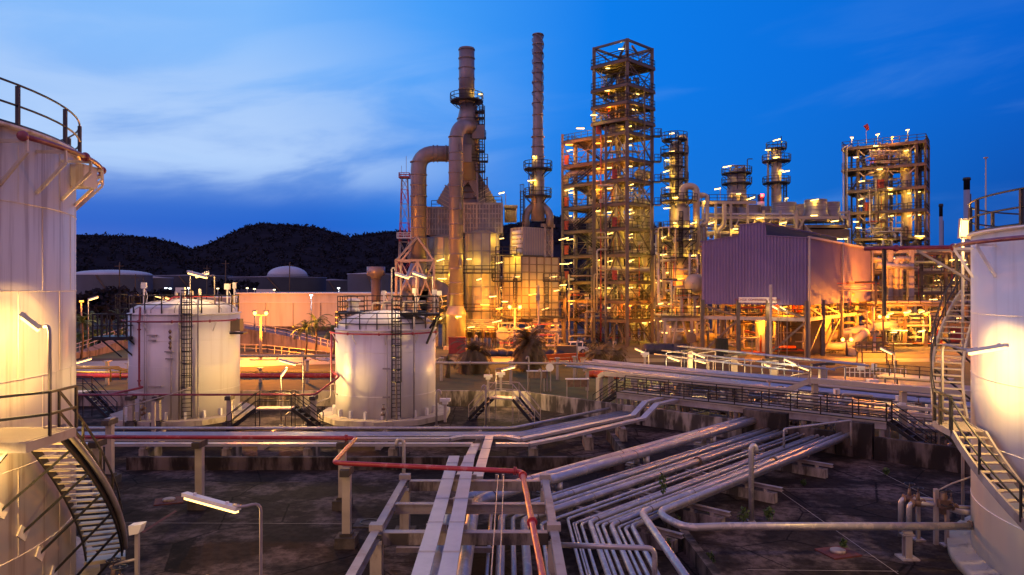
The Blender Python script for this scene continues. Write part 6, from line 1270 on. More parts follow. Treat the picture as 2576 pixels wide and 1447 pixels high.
for y_, a, b in ((640, 1246, 1300), (708, 1240, 1312), (708, 1366, 1412), (797, 1240, 1412)):
    zz = ZP(y_, 114); xa, xb = XP(a, 114), XP(b, 114); yy = 114.0 if y_ > 700 else 115.5; k = M('service_platform', BLACK, ht).box(((xa + xb) / 2, yy, zz), (xb - xa, 1.5, .22)); M('railing', BLACK, k).rail([(xa, yy - .75, zz), (xb, yy - .75, zz), (xb, yy + .7, zz)], 1.2, 1.0, .05)
for px in (1245, 1252, 1258, 1265): M('pipe', RUST, ht).tube([(XP(px, 114.6), 114.6, 2), (XP(px, 114.6), 114.6, ZP(645, 114.6))], .1, 6)
M('ladder', BLACK, ht).ladder(XP(1242, 114), 113.4, ZP(708, 114), ZP(645, 114), 0, -1, .5, ZP(700, 114), .045, .45, 1.2); M('ladder', BLACK, ht).ladder(XP(1374, 114), 113.4, ZP(797, 114), ZP(700, 114), 0, -1, .5, ZP(780, 114), .045, .45, 1.2); M('ladder', BLACK, ht).ladder(XP(1296, 114), 113.4, ZP(797, 114), ZP(700, 114), 0, -1, .5, ZP(780, 114), .045, .45, 1.2)
for px in (1262, 1300, 1345, 1398): M('leg', CONCL, ht).bar((XP(px, 117), 117, 0), (XP(px, 117), 117, zb), .6)
for px in (1265, 1298): M('burner_duct', CREAM, ht).tube([(XP(px, 114), 113, ZP(838, 114)), (XP(px, 114), 117, ZP(838, 114))], .95, 16)
lamps_px(ht, [(1298, 696, 113.8), (1391, 696, 114.5), (1270, 758, 113.2), (1256, 775, 113), (1372, 776, 113.5), (1250, 808, 112.6), (1330, 822, 114), (1400, 730, 116), (1290, 640, 116), (1340, 740, 114.5), (1395, 830, 114), (1240, 745, 113.5)])
clutter(ht, XP(1250, 113), XP(1410, 113), 112.8, 114.5, .6, 4.2, 26, PM, .16, 5)
# ---- the tall steel tower
Fp, Lp, Rp = V((19.2, 122, 0)), V((14.2, 126.6, 0)), V((24.3, 127, 0)); Bp = Lp + Rp - Fp; Ap = Fp + (Lp - Fp) * 2.03; ABp = Ap + Rp - Fp; Mp = Fp + (Lp - Fp) * .635; AMp = Ap + (ABp - Ap) * .5
tw = T('steel_tower', 'tall open steel tower with many lit decks and a lower annex with zigzag stairs', 'tower', (17, 126, 0))
ZT, ZA = 51.2, 37.2
LV = [4.3, 7.5, 10.8, 15.4, 19.8, 24.0, 28.0, 31.5, 35.9]; UV = [38.1, 40.9, 43.8, 47.9]
ez = lambda p, z: V((p.x, p.y, z))
for p, zt1 in ((Fp, ZT), (Lp, ZT), (Rp, ZT), (Bp, ZT), (Ap, ZA), (ABp, ZA), (Mp, ZA)): M('column', TSTEEL, tw).bar(ez(p, 0), ez(p, zt1), .55 if zt1 > 40 else .42)
M('column', PIPEC, tw).tube([ez(AMp, 0), ez(AMp, ZA - 1.5)], .38, 10)
for a, b in ((Fp, Lp), (Lp, Bp), (Bp, Rp), (Rp, Fp), (Fp, Bp)): M('top_beam', TSTEEL, tw).bar(ez(a, ZT - .15), ez(b, ZT - .15), .34)
M('crane_beam', YELLOW, tw).bar(ez(Fp.lerp(Rp, .2), ZT - .9), ez(Bp.lerp(Rp, .6), ZT - .6), .3)
def deck_level(cs, z, rails, holes=True):
    k = M('deck', DECK, tw).prism([(p.x, p.y) for p in cs], z - .12, z)
    n = len(cs)
    for i in range(n): a, b = cs[i], cs[(i + 1) % n]; M('edge_beam', RUST, tw).bar(ez(a, z - .33), ez(b, z - .33), .26, .42)
    for i in range(1, 6): M('joist', RUST, k).bar(ez(cs[0].lerp(cs[1], i / 6), z - .26), ez(cs[3].lerp(cs[2], i / 6), z - .26), .14, .26)
    h = M('railing', BLACK, k)
    for a, b in rails: h.rail([ez(a, z), ez(b, z)], 1.15, 1.5, .04, False, 1, .12)
grow = lambda p, c, k: c + (p - c) * k
ctr = (Fp + Bp) / 2; Fg, Lg, Rg, Bg = [grow(p, ctr, 1.10) for p in (Fp, Lp, Rp, Bp)]
for z in UV: deck_level([Fg, Rg, Bg, Lg], z, ((Fg, Rg), (Rg, Bg), (Bg, Lg), (Lg, Fg)))
for z in LV:
    deck_level([Fp, Rp, ABp, Ap], z, ((Fp, Mp), (Fp, Rp), (ABp, Ap), (Lp, Ap)))
    if z > 15: M('corner_balcony', BLACK, tw).box((Rp.x + .7, Rp.y - .1, z), (1.6, 1.4, .16)).rail([(Rp.x + .3, Rp.y - .8, z), (Rp.x + 1.5, Rp.y - .8, z), (Rp.x + 1.5, Rp.y + .6, z)], 1.2, .7, .045)
zz_ = [0] + LV + UV + [ZT]
for i, (za, zb2) in enumerate(zip(zz_, zz_[1:])):
    if zb2 - za < 2: continue
    br = lambda a, b, w=.2: M('brace', RUST if i % 2 else TSTEEL, tw).bar(a, b, w)
    if i < 9:
        mid = Fp.lerp(Mp, .5); br(ez(Fp, za), ez(mid, zb2 - .4)); br(ez(Mp, za), ez(mid, zb2 - .4))
        if i % 2 == 0: br(ez(Rp, za), ez(Fp.lerp(Rp, .45), zb2 - .4))
    else: br(ez(Fp, za), ez(Rp, zb2 - .4), .16) if i % 2 else br(ez(Rp, za), ez(Fp, zb2 - .4), .16)
    if i >= 9: br(ez(Lp, zb2 - .4), ez(Fp.lerp(Lp, .45), za), .16)
    if i % 2: br(ez(Bp, za), ez(Rp, zb2 - .4), .16)
for i, (za, zb2) in enumerate(zip(zz_, zz_[1:])):          # light girts and secondary bracing between the decks
    if zb2 - za < 2: continue
    for a, b in ((Fp, Rp), (Mp, Lp), (Lp, Ap), (Rp, Bp), (Ap, ABp)):
        if za >= 35 and a in (Mp, Lp, Ap): a, b = Fp, Lp
        zm = (za + zb2) / 2; M('girt', TSTEEL, tw).bar(ez(a, zm), ez(b, zm), .11)
        c = a.lerp(b, .5); M('light_brace', TSTEEL, tw).bar(ez(c, za), ez(b if i % 2 else a, zb2 - .4), .11)
    for k in (.3, .7): p = Bp.lerp(Rp, k) if i % 2 else Lp.lerp(Bp, k); M('hanger', STEEL, tw).bar(ez(p, za), ez(p, zb2), .12)
# zigzag stairs in the annex front
sA, sB = Ap.lerp(Fp, .12), Ap.lerp(Fp, .60); off = V((-.3, -.35, 0)) + (Fp - Ap).normalized().cross(V((0, 0, 1))) * 0
for i, (za, zb2) in enumerate(zip([0] + LV, LV)):
    a, b = (sB, sA) if i % 2 == 0 else (sA, sB); o = (Rp - Fp).normalized() * (.55 if i % 2 else .9)
    M('stair', BLACK, tw).stair(ez(a + o, za), ez(b + o, zb2), .8, (Rp - Fp), .28, .26, .07)
for i, (za, zb2) in enumerate(zip([35.9] + UV, UV)):
    a, b = Lp.lerp(Bp, .2), Lp.lerp(Bp, .75); a, b = (a, b) if i % 2 else (b, a); o = (Rp - Lp).normalized() * .8
    M('stair', BLACK, tw).stair(ez(a + o, za), ez(b + o, zb2), .8, (Fp - Lp), .3, .24, .07)
M('red_riser', RED, tw).tube([ez(Mp.lerp(Lp, .35), .5) + V((-.2, -.5, 0)), ez(Mp.lerp(Lp, .35), 36) + V((-.2, -.5, 0))], .1, 7)
for z, k in ((31.6, 0), (24.1, 0), (19.9, 0), (15.5, 0), (10.9, 0), (28, 1), (19.9, 1), (10.9, 1), (36, 2)):
    p = (Ap, Fp.lerp(Mp, .8), Lp)[k]; M('cable_cabinet', BRICKR, tw).box((p.x + .7, p.y - .5, z + .9), (.8, .5, 1.6))
for lv in (35.9, 31.5, 28, 24, 19.8, 15.4, 10.8, 7.5):                # lamps under and on each deck
    for p in (Ap.lerp(ABp, .3), Mp.lerp(Lp, .6), Mp.lerp(Fp, .2), Fp.lerp(Rp, .12), Fp.lerp(Rp, .7) + (Lp - Fp) * .4):
        if random.random() < .9: plant_lamp(tw, ez(p + (Bp - Fp) * random.uniform(.02, .2), lv - random.uniform(.8, 1.3)), random.uniform(-.5, .5), random.uniform(1.2, 1.6), .22)
for px, y_ in ((1529, 171), (1528, 227), (1531, 268), (1494, 289), (1600, 236), (1596, 275), (1584, 317), (1563, 122)): plant_lamp(tw, W(px, y_, 125), .3, 1.3, .22)
for px, y_ in ((1432, 363), (1432, 476), (1418, 600), (1420, 663), (1437, 756), (1460, 322)): plant_lamp(tw, W(px, y_, 127), .25, 1.7, .24)
for z in (45, 42): M('valve_skid', BRASS, tw).box((19.2, 126, z - .2), (2.2, 1.6, 1.4))
clutter(tw, 14.5, 23.5, 123.5, 130, 4.8, 27, 34, PM, .2, 11); clutter(tw, 15.5, 22.5, 124, 130, 24, 47, 30, PM, .16, 12); clutter(tw, 10, 22, 123.5, 131, .5, 12, 22, PM, .24, 13)
lp_ = M('loop_pipe', PIPEC, tw).pipe([(16.5, 128.5, 30.2), (Ap.x + .6, Ap.y + .5, 30.2), (Ap.x + .6, Ap.y + .5, 21.6), (16.5, 128.5, 21.6)], .55, 14, 1.6, 6)
M('hood_pipe', PIPEC, tw).pipe([(20.5, 124.5, 15.8), (23.0, 127, 15.8), (23, 127, 12.5)], .5, 12); M('cross_pipe', PIPEC, tw).tube([(15, 125.6, 12.9), (23.5, 124.9, 12.7)], .5, 12)
for p, L, z, an in (((22.8, 127.6), 3.4, 29.3, .7), ((18, 126), 3.0, 36.9, .6), ((20, 126.5), 2.6, 20.8, .6), ((16, 127), 3.2, 8.6, .7), ((20.5, 125.5), 3.0, 8.6, .6)): drum(tw, (p[0], p[1], z), L, .85, an, PIPEC)
def vessel(label, px, d_, r, z0, z1, mt=None, name='process_vessel', dome=True, cone=0, n=20, seams=5, group=None, skirt=True):
    x_ = XP(px, d_); t = T(name, label, 'vessel', (x_, d_, 0), group); mt = mt or CREAM
    pr = ([(r * .35, z0 - cone), (r, z0)] if cone else [(r, z0)]) + [(r, z1)] + ([(r * cos(a), z1 + r * .55 * sin(a)) for a in (.4, .8, 1.15, 1.45)] + [(.01, z1 + r * .56)] if dome else [])
    m_ = shellcol(t, 'shell', mt, x_, d_, pr, n, [(r, z0 + (z1 - z0) * k / (seams + 1)) for k in range(1, seams + 1)])
    if skirt and z0 > .5:
        for k in range(4): a = pi / 4 + k * pi / 2; M('leg', STEEL, t).bar((x_ + r * .8 * cos(a), d_ + r * .8 * sin(a), 0), (x_ + r * .8 * cos(a), d_ + r * .8 * sin(a), z0 + .3), .3)
    return t, x_
vessel('tall cream vessel behind the zigzag stairs inside the steel tower', 1500, 130, 1.35, 15.5, 28, cone=1.8)
vessel('cream vessel standing in the middle of the steel tower', 1553, 128.5, 1.15, 13, 29)
vessel('wide cream vessel with a domed top behind the right edge of the steel tower', 1612, 134, 2.0, 12, 25)
# ---- columns right of the tower
random.seed(31)
d = 131; va, x = vessel('slim distillation column with three ring decks and a bent overhead pipe', 1701, d, 1.22, 0.3, ZP(366, d), CREAM, 'distillation_column', seams=10)
for y_, r1 in ((352, 2.3), (387, 2.5), (420, 1.9), (452, 2.5), (490, 2.4)): ring_platform(va, x - .3, d, ZP(y_, d), 1.0, r1, 12)
M('overhead_pipe', PIPEC, va).pipe([(x + .5, d - .2, ZP(362, d)), (x + .5, d - .2, ZP(344, d)), (x + 1.75, d - .2, ZP(344, d)), (x + 1.75, d - .2, ZP(508, d))], .33, 10, .9)
M('ladder', BLACK, va).ladder(x - .2, d - 1.3, ZP(500, d), ZP(345, d), 0, -1, .5, ZP(490, d), .04, .45, 1.2)
lamps_px(va, [(1690, 335, d - 1.4), (1678, 402, d - 1.6), (1676, 430, d - 1.6), (1690, 380, d - 1.6), (1700, 496, d - 1.8), (1682, 470, d - 1.8)], 1.3, .24)
M('lamp_frame', BLACK, va).bar(W(1682, 352, d - 1.4), W(1682, 331, d - 1.4), .08).bar(W(1682, 331, d - 1.4), W(1700, 330, d - 1.4), .08).bar(W(1700, 330, d - 1.4), W(1700, 352, d - 1.4), .08)
d = 127; vb, x = vessel('stout cream column with a domed top and black ladder, in front of the slim column', 1711, d, 1.62, .3, ZP(524, d), CREAM, 'distillation_column', seams=9)
for y_, r1, a0, a1 in ((507, 3.2, 0, 2 * pi), (577, 3.4, 2.2, 5.6), (607, 3.3, 2.6, 5.6), (648, 3.2, 2.6, 6.0), (752, 3.2, 2.6, 6)): ring_platform(vb, x - .2, d, ZP(y_, d), 1.5, r1, 12, a0, a1)
M('ladder', BLACK, vb).ladder(x - .3, d - 1.75, ZP(650, d), ZP(545, d), 0, -1, .6, ZP(640, d), .05, .45, 1.2)
M('gooseneck_pipe', PIPEC, vb).pipe([(x + .2, d - .6, ZP(520, d)), (x + .2, d - .6, ZP(470, d)), (XP(1752, d - .6), d - .6, ZP(470, d)), (XP(1752, d - .6), d - .6, ZP(668, d))], .6, 12, 2.2, 6)
M('pipe', PIPEC, vb).pipe([(XP(1762, d), d, ZP(494, d)), (XP(1779, d), d, ZP(490, d)), (XP(1779, d), d, ZP(560, d)), (XP(1765, d), d, ZP(566, d))], .34, 10, .8)
lamps_px(vb, [(1678, 523, d - 2), (1668, 597, d - 2.5), (1735, 602, d - 1.9), (1741, 642, d - 2.0), (1755, 641, d - 2.0), (1679, 685, d - 2.4), (1688, 728, d - 2.3), (1684, 763, d - 2.5), (1712, 700, d - 2.4), (1745, 560, d - 1.9), (1668, 640, d - 2), (1697, 560, d - 2)], 1.4, .22)
clutter(vb, XP(1650, d), XP(1690, d), d - 3, d + 2, 6, ZP(575, d), 30, PM, .2, 14); clutter(vb, XP(1735, d), XP(1775, d), d - 1, d + 4, 4, ZP(570, d), 24, PM, .22, 15)
# pipe deck behind, joining to the coolers
pk = T('pipe_deck', 'high pipe deck with railings behind the sheeted shelter roof', 'platform', (XP(1830, 138), 138, 0)); d = 138
for y_, a, b in ((510, 1765, 1902), (548, 1765, 2110), (585, 1765, 1990), (610, 1730, 1880)):
    zz = ZP(y_, d); M('deck_beam', PIPEC, pk).bar((XP(a, d), d, zz), (XP(b, d), d, zz), .4, .5); M('deck_beam', PIPEC, pk).bar((XP(a, d), d + 5, zz), (XP(b, d), d + 5, zz), .4, .5)
zz = ZP(506, d); M('deck', DECK, pk).box(((XP(1765, d) + XP(1902, d)) / 2, d + 2.5, zz), (XP(1902, d) - XP(1765, d), 5, .2)); M('railing', BLACK, pk).rail([(XP(1765, d), d, zz), (XP(1902, d), d, zz), (XP(1902, d), d + 5, zz)], 1.2, 1.4, .05)
for px in (1768, 1800, 1838, 1880, 1920, 1962, 2002): M('column', PIPEC, pk).bar((XP(px, d), d - .1, 0), (XP(px, d), d - .1, ZP(530 if px > 1900 else 510, d)), .42); M('brace', PIPEC, pk).bar((XP(px, d), d - .1, ZP(590, d)), (XP(px + 22, d), d - .1, ZP(549, d)), .25)
for i in range(10): zz = ZP(540 + i * 7, d); M('pipe', random.choice(PM), pk).pipe([(XP(1765 + i * 6, d), d + .3 * i, zz), (XP(2000 + i * 9, d), d + .3 * i, zz), (XP(2000 + i * 9, d), d + .3 * i, zz - 2)], random.uniform(.12, .3), 8)
for px, a in ((1782, 0), (1862, 1), (1880, 1)): M('hook_pipe', PIPEC, pk).pipe([(XP(px, d), d + 1, ZP(520, d)), (XP(px, d), d + 1, ZP(488, d)), (XP(px - 20, d), d + 1, ZP(487, d)), (XP(px - 20, d), d + 1, ZP(497, d))], .35, 9, .9)
M('riser', PIPEC, pk).pipe([(XP(1822, d - 1), d - 1, ZP(515, d)), (XP(1822, d - 1), d - 1, ZP(570, d)), (XP(1808, d - 1), d - 1, ZP(580, d)), (XP(1808, d - 1), d - 1, ZP(600, d))], .4, 9)
lamps_px(pk, [(1805, 474, d), (1858, 487, d), (1889, 498, d), (1912, 548, d - 1), (1777, 505, d - 1), (1850, 575, d - 1), (1790, 560, d - 1), (1970, 560, d - 1)], 1.5, .3)
M('lamp_pole', STEEL, pk).bar(W(1812, 505, d), W(1812, 478, d), .1)
clutter(pk, XP(1735, d), XP(1780, d), d - 6, d + 3, 2, 22, 30, PM, .25, 16)
d = 150
vc, x = vessel('short thick vessel with two ring decks, behind the pipe deck', 1853, d, 1.9, 2, ZP(440, d), GREYC, 'distillation_column', seams=8)
for y_ in (436, 462): ring_platform(vc, x, d, ZP(y_, d), 1.8, 3.0, 14)
M('davit', BLACK, vc).pipe([W(1880, 440, d - 1), W(1880, 400, d - 1), W(1893, 400, d - 1)], .1, 6, .3); clutter(vc, x - 1.5, x + 1.5, d - 1, d + 1, ZP(437, d), ZP(418, d), 10, [PIPEC, STEEL], .12, 17); plant_lamp(vc, W(1829, 418, d - 3), .2, 1.8, .3)
vd_, x = vessel('slender cream column with three decks, tallest behind the coolers', 1953, d, 1.0, 2, ZP(376, d), CREAM, 'distillation_column', seams=14)
for y_, r1 in ((374, 2.0), (405, 2.8), (460, 2.7)): ring_platform(vd_, x, d, ZP(y_, d), .95, r1, 14)
M('pipe', PIPEC, vd_).pipe([(x - 1.5, d, ZP(375, d)), (x - 1.7, d, ZP(400, d)), (x - 1.7, d, ZP(525, d))], .22, 8); M('ladder', BLACK, vd_).ladder(x + 1.6, d - .3, ZP(525, d), ZP(460, d), 0, -1, .6, ZP(515, d), .05, .5, 1.3); M('davit', BLACK, vd_).bar(W(1965, 372, d - .5), W(1965, 343, d - .5), .15)
lamps_px(vd_, [(1954, 351, d - .6), (1932, 376, d - 2), (1953, 395, d - 1.4), (1966, 428, d - 1.3), (1977, 430, d - 2), (1979, 498, d - 1.6)], 1.6, .3)
bk = T('beacon_stack', 'short dark stack with a red beacon, between the columns', 'stack', (XP(1914, 190), 190, 0)); x = XP(1914, 190); M('stack', TARP, bk).lathe((x, 190, 0), [(.9, 0), (.9, ZP(490, 190)), (.7, ZP(490, 190))], 12); M('band', WHITE, bk).lathe((x, 190, 0), [(.93, ZP(524, 190)), (.93, ZP(508, 190))], 12); M('beacon', BEAC, bk).box((x, 189.0, ZP(493, 190)), (.7, .3, .7))
# ---- air coolers
random.seed(41); d = 146
ac = T('air_cooler', 'air cooler bank with round fan stacks on a railed deck behind the shelter', 'cooler', (XP(2000, d), d, 0))
for px, r_, yt, dd in ((1972, 2.35, 511, 0), (2052, 2.1, 503, -2), (2093, 1.5, 509, 2), (1884, 2.3, 518, 2), (2017, 1.4, 515, 5), (1925, 1.8, 521, 5), (1830, 2.2, 524, 4)):
    D_ = d + dd; x = XP(px, D_); zb3 = ZP(560, D_)
    M('fan_stack', GREYC, ac).lathe((x, D_, 0), [(r_ * 1.5, zb3), (r_ * 1.05, ZP(537, D_)), (r_, ZP(533, D_)), (r_, ZP(yt, D_)), (r_ * .93, ZP(yt, D_)), (r_ * .9, ZP(yt + 8, D_))], 24)
    for k in range(4): z = ZP(533, D_) + (ZP(yt, D_) - ZP(533, D_)) * (k + .5) / 4; M('band', GREYC, ac).lathe((x, D_, z), [(r_, -.05), (r_ + .06, 0), (r_, .05)], 24)
xa, xb = XP(1835, d - 4), XP(2140, d - 4); zz = ZP(566, d - 4)
M('deck', RUST, ac).box(((xa + xb) / 2, d, zz - .3), (xb - xa, 9, .6)); M('railing', BLACK, ac).rail([(xa, d - 4.5, zz), (xb, d - 4.5, zz), (xb, d + 4, zz)], 1.3, 1.4, .055)
M('bundle', RUST, ac).box(((xa + xb) / 2, d, zz - 1.6), (xb - xa - .5, 8.4, 1.4))
for px in (1850, 1900, 1950, 2000, 2050, 2100, 2135):
    for yy in (d - 4, d + 4): M('leg', STEEL, ac).bar((XP(px, d - 4), yy, 0), (XP(px, d - 4), yy, zz - 2.3), .4)
lamps_px(ac, [(2048, 541, d - 4.8), (2049, 502, d - 4.2), (2100, 555, d - 4.8), (2060, 590, d - 4), (2000, 590, d - 4), (1940, 588, d - 4), (2112, 600, d - 3.5)], 2.0, .34)
M('frame', PIPEC, ac).bar(W(2108, 535, d - 5), W(2135, 535, d - 5), .4).bar(W(2135, 530, d - 5), W(2135, 570, d - 5), .4).bar(W(2115, 545, d - 5), W(2130, 548, d - 5), .5)
# ---- horizontal drum on its steel structure
d = 112
ds = T('drum_structure', 'steel structure carrying a horizontal drum left of the sheeted shelter', 'platform', (XP(1720, d), d, 0))
zz = ZP(797, d); xa, xb = XP(1664, d), XP(1776, d)
M('deck', DECK, ds).box(((xa + xb) / 2, d + 2.5, zz), (xb - xa, 5.5, .3)); M('railing', BLACK, ds).rail([(xa, d - .2, zz + .1), (xb, d - .2, zz + .1)], 1.2, 1.1, .045)
for px in (1672, 1776 - 6, 1740):
    for yy in (d, d + 5): M('column', STEEL, ds).bar((XP(px, d), yy, 0), (XP(px, d), yy, zz - .15), .42)
for yy in (d, d + 5): M('edge_beam', STEEL, ds).bar((xa, yy, zz - .4), (xb, yy, zz - .4), .3, .45)
M('brace', STEEL, ds).bar((XP(1690, d), d + .1, 0), (XP(1703, d), d + .1, zz - .4), .24).bar((XP(1716, d), d + .1, zz - .4), (XP(1733, d), d + .1, 1.2), .24)
for px in (1716, 1750): M('saddle', STEEL, ds).bar((XP(px, d), d + .6, zz), (XP(px, d), d + .6, ZP(745, d)), .4); M('saddle', STEEL, ds).bar((XP(px, d), d + 4, zz), (XP(px, d), d + 4, ZP(745, d)), .4)
M('saddle_beam', STEEL, ds).bar((XP(1706, d), d + .6, ZP(748, d)), (XP(1760, d), d + .6, ZP(748, d)), .3); M('railing', BLACK, ds).rail([(XP(1706, d), d, ZP(748, d)), (XP(1740, d), d, ZP(748, d))], 1.2, .8, .045)
lamps_px(ds, [(1662, 763, d - .3), (1690, 820, d + 1), (1755, 770, d + 3), (1700, 770, d + 3), (1740, 830, d + 2), (1672, 836, d)], 1.3, .2); clutter(ds, xa, xb, d + 1, d + 5, 1, 15, 24, PM, .2, 18)
dr = T('horizontal_drum', 'big round-ended horizontal drum, silvery in front and lit yellow above', 'vessel', (XP(1745, d), d + 4, ZP(745, d))); x, z = XP(1743, d), ZP(714, d); drr = V((.45, .89, 0))
M('shell', CREAM, dr).tube([V((x, d, z)) + drr * k for k in (.0, .12, .35, .7, 1.1, 8)], [.25, .85, 1.25, 1.48, 1.55, 1.55], 24); M('boss', STEEL, dr).tube([V((x, d - .12, z)), V((x, d + .1, z))], .16, 10)
hd = T('horizontal_exchanger', 'dark-ended horizontal exchanger with pipes under the drum structure', 'vessel', (XP(1745, d), d - .5, 0)); x, z = XP(1738, d - 1), ZP(850, d - 1)
M('shell', PIPEC, hd).tube([(x, d - 1.5, z), (x + .3, d - 1.2, z), (x + 4, d + 2, z)], [.72, .74, .6], 18); M('end_cover', RUST, hd).tube([(x - .08, d - 1.62, z), (x, d - 1.5, z)], .8, 18); M('saddle', CONCL, hd).box((x + .6, d - .8, z / 2), (.6, .6, z)); M('saddle', CONCL, hd).box((x + 3, d + 1.3, z / 2), (.6, .6, z))
for k in (0, 1): M('pipe', PIPEC, hd).pipe([(x + 1 + k, d - .8 + k, z), (x + 1 + k, d - .8 + k, z + 2.2), (x + 2 + k, d - .8 + k, z + 2.2), (x + 2 + k, d - .8 + k, 0)], .16, 8)
cs = T('tank_skirt', 'pale round vessel skirt with a lettered plate under the drum structure', 'vessel', (XP(1700, d + 2), d + 2, 0)); x = XP(1700, d + 2); M('shell', CREAM, cs).lathe((x, d + 2.4, 0), [(1.7, .1), (1.7, zz - .5)], 24); M('plate', WHITE, cs).box((x, d + .62, ZP(831, d)), (1.9, .06, .55)); M('manhole_cover', STEEL, cs).tube([(x + .2, d + .66, ZP(851, d)), (x + .2, d + .8, ZP(851, d))], .38, 14)
# ---- lettering
def text(words, name, mt, parent, p, size, rz=0.0, group=None):
    cu = bpy.data.curves.new(name, 'FONT'); cu.body = words; cu.size = size; cu.extrude = .015; cu.align_x = 'CENTER'; cu.align_y = 'CENTER'
    tmp = bpy.data.objects.new('tmp_text', cu); S.collection.objects.link(tmp); bpy.context.view_layer.update()
    me = bpy.data.meshes.new_from_object(tmp.evaluated_get(bpy.context.evaluated_depsgraph_get())); bpy.data.objects.remove(tmp); bpy.data.curves.remove(cu)
    m_ = M(name, mt, parent); co, si = cos(rz), sin(rz)
    m_.add([(p[0] + v.co.x * co + v.co.z * si, p[1] + v.co.x * si - v.co.z * co, p[2] + v.co.y) for v in me.vertices], [tuple(f.vertices) for f in me.polygons]); bpy.data.meshes.remove(me); return m_
text('C - 58301', 'lettering', BLACK, cs, (x, d + .56, ZP(830, d)), .42)
# ---- sheeted compressor shelter
random.seed(51)
C0, CLf, CR = V((39.5, 98, 0)), V((27.4, 105.3, 0)), V((62.7, 128, 0)); CB = CLf + CR - C0
sh_ = T('compressor_shelter', 'lilac sheeted shelter with a stepped roof standing on steel legs', 'building', (40, 105, 0))
ze, zb_ = 16.35, ZP(768, 98)
def corr(nm, a, b, z0, ztop, pitch=.42, dep=.09, mt=None):
    a, b = V(a), V(b); L = (b - a).length; dr_ = (b - a).normalized(); n = V((dr_.y, -dr_.x, 0)); k = int(L / pitch); vs = []; fs = []
    xs = []
    for i in range(k):
        for f, o in ((0, 0), (.3, 0), (.45, 1), (.85, 1)): xs.append(((i + f) * L / k, o * dep))
    xs.append((L, 0))
    for t_, o in xs:
        p = a + dr_ * t_ + n * o; vs += [(p.x, p.y, z0), (p.x, p.y, ztop(t_ / L))]
    for i in range(len(xs) - 1): fs.append((2 * i, 2 * i + 2, 2 * i + 3, 2 * i + 1))
    return M(nm, mt or CORR, sh_).add(vs, fs)
# gable profile along the left face: eave, step up to the ridge monitor, step down
def gable(f): return ze + (.6 * f / .365 if f < .365 else (2.15 + .3 * (f - .365) if f < .62 else .5 * (1 - f) / .38))
corr('gable_wall', CLf, C0, zb_, gable); corr('side_wall', C0, C0.lerp(CR, .46), zb_, lambda f: ze); corr('side_wall', C0.lerp(CR, .465), CR, zb_, lambda f: ze)
corr('back_wall', CR, CB, zb_, lambda f: gable(1 - f)); corr('side_wall', CB, CLf, zb_, lambda f: ze)
rv = CR - C0; ww = C0 - CLf
def roof_quad(f0, z0, f1, z1, nm='roof', mt=CORR):
    p = [CLf + ww * f0, CLf + ww * f1]; q = [p[0] - rv * .006, p[1] - rv * .006, p[1] + rv * 1.006, p[0] + rv * 1.006]
    zz4 = [z0, z1, z1, z0]; return M(nm, mt, sh_).add([(v.x, v.y, z) for v, z in zip(q, zz4)] + [(v.x, v.y, z - .12) for v, z in zip(q, zz4)], [(0, 1, 2, 3), (7, 6, 5, 4), (0, 4, 5, 1), (1, 5, 6, 2), (2, 6, 7, 3), (3, 7, 4, 0)])
roof_quad(-.02, ze - .02, .365, ze + .68); roof_quad(.36, ze + 2.22, .63, ze + 2.30); roof_quad(.62, ze + .58, 1.025, ze + .03)
for f in (.365, .62):
    a = CLf + ww * f; z0 = ze + (.65 if f < .5 else .55); lv = M('louvre', CORRD, sh_)
    for i in range(5): z = z0 + .15 + i * .32; o = (ww.normalized() * (.25 if f > .5 else -.25)); lv.bar(V3(a, z), V3(a + rv, z), .08, .24, tuple(V((0, 0, 1)) + o)) 
    lv.bar(V3(a - ww.normalized() * .15 * (1 if f > .5 else -1), (z0 + ze + 2.1) / 2), V3(a + rv - ww.normalized() * .15, (z0 + ze + 2.1) / 2), .06, 1.45)
for f in (0, .46, 1.0): p = C0 + rv * f + V((.25, -.25, 0)); M('downpipe', PIPEC, sh_).tube([V3(p, ze), V3(p, .3)], .14, 7)
M('gutter', PIPEC, sh_).bar(V3(C0 + V((.2, -.18, 0)), ze + .1), V3(CR + V((.2, -.18, 0)), ze + .1), .3, .25)
for f in (0, .36, .64, 1.0): M('leg', TSTEEL, sh_).bar(CLf + ww * f, V3(CLf + ww * f, zb_ + .6), .52)
for f in (.2, .46, .73, 1.0): M('leg', TSTEEL, sh_).bar(C0 + rv * f, V3(C0 + rv * f, zb_ + .6), .52); M('leg', TSTEEL, sh_).bar(CLf + rv * f, V3(CLf + rv * f, zb_ + .6), .52)
zd = 5.6
M('deck', RUST, sh_).prism([(p.x, p.y) for p in (CLf + rv * .02, C0 + rv * .02 - ww * .03, CR - ww * .03, CB)], zd - .3, zd)
for a, b in ((CLf, C0), (C0, CR)): M('deck_beam', STEEL, sh_).bar(V3(a, zd - .2), V3(b, zd - .2), .3, .5); M('deck_railing', BLACK, sh_).rail([V3(a, zd), V3(b, zd)], 1.15, 1.6, .045)
for a, b in ((CLf, CLf + ww * .36), (CLf + ww * .64, C0), (C0, C0 + rv * .2), (C0 + rv * .2, C0 + rv * .46), (C0 + rv * .73, CR), (CLf + rv * .2, CLf + rv * .46)):
    M('leg_brace', TSTEEL, sh_).bar(V3(a, zb_ - .1), V3(b, zd), .26); M('leg_brace', TSTEEL, sh_).bar(V3(b, zd - .4), V3(a, .3), .26)
sg = M('sign_board', WHITE, sh_).bar(V3(CLf + ww * .37 - rv.normalized() * .22, zb_ + .65), V3(CLf + ww * .73 - rv.normalized() * .22, zb_ + .65), .06, .75)
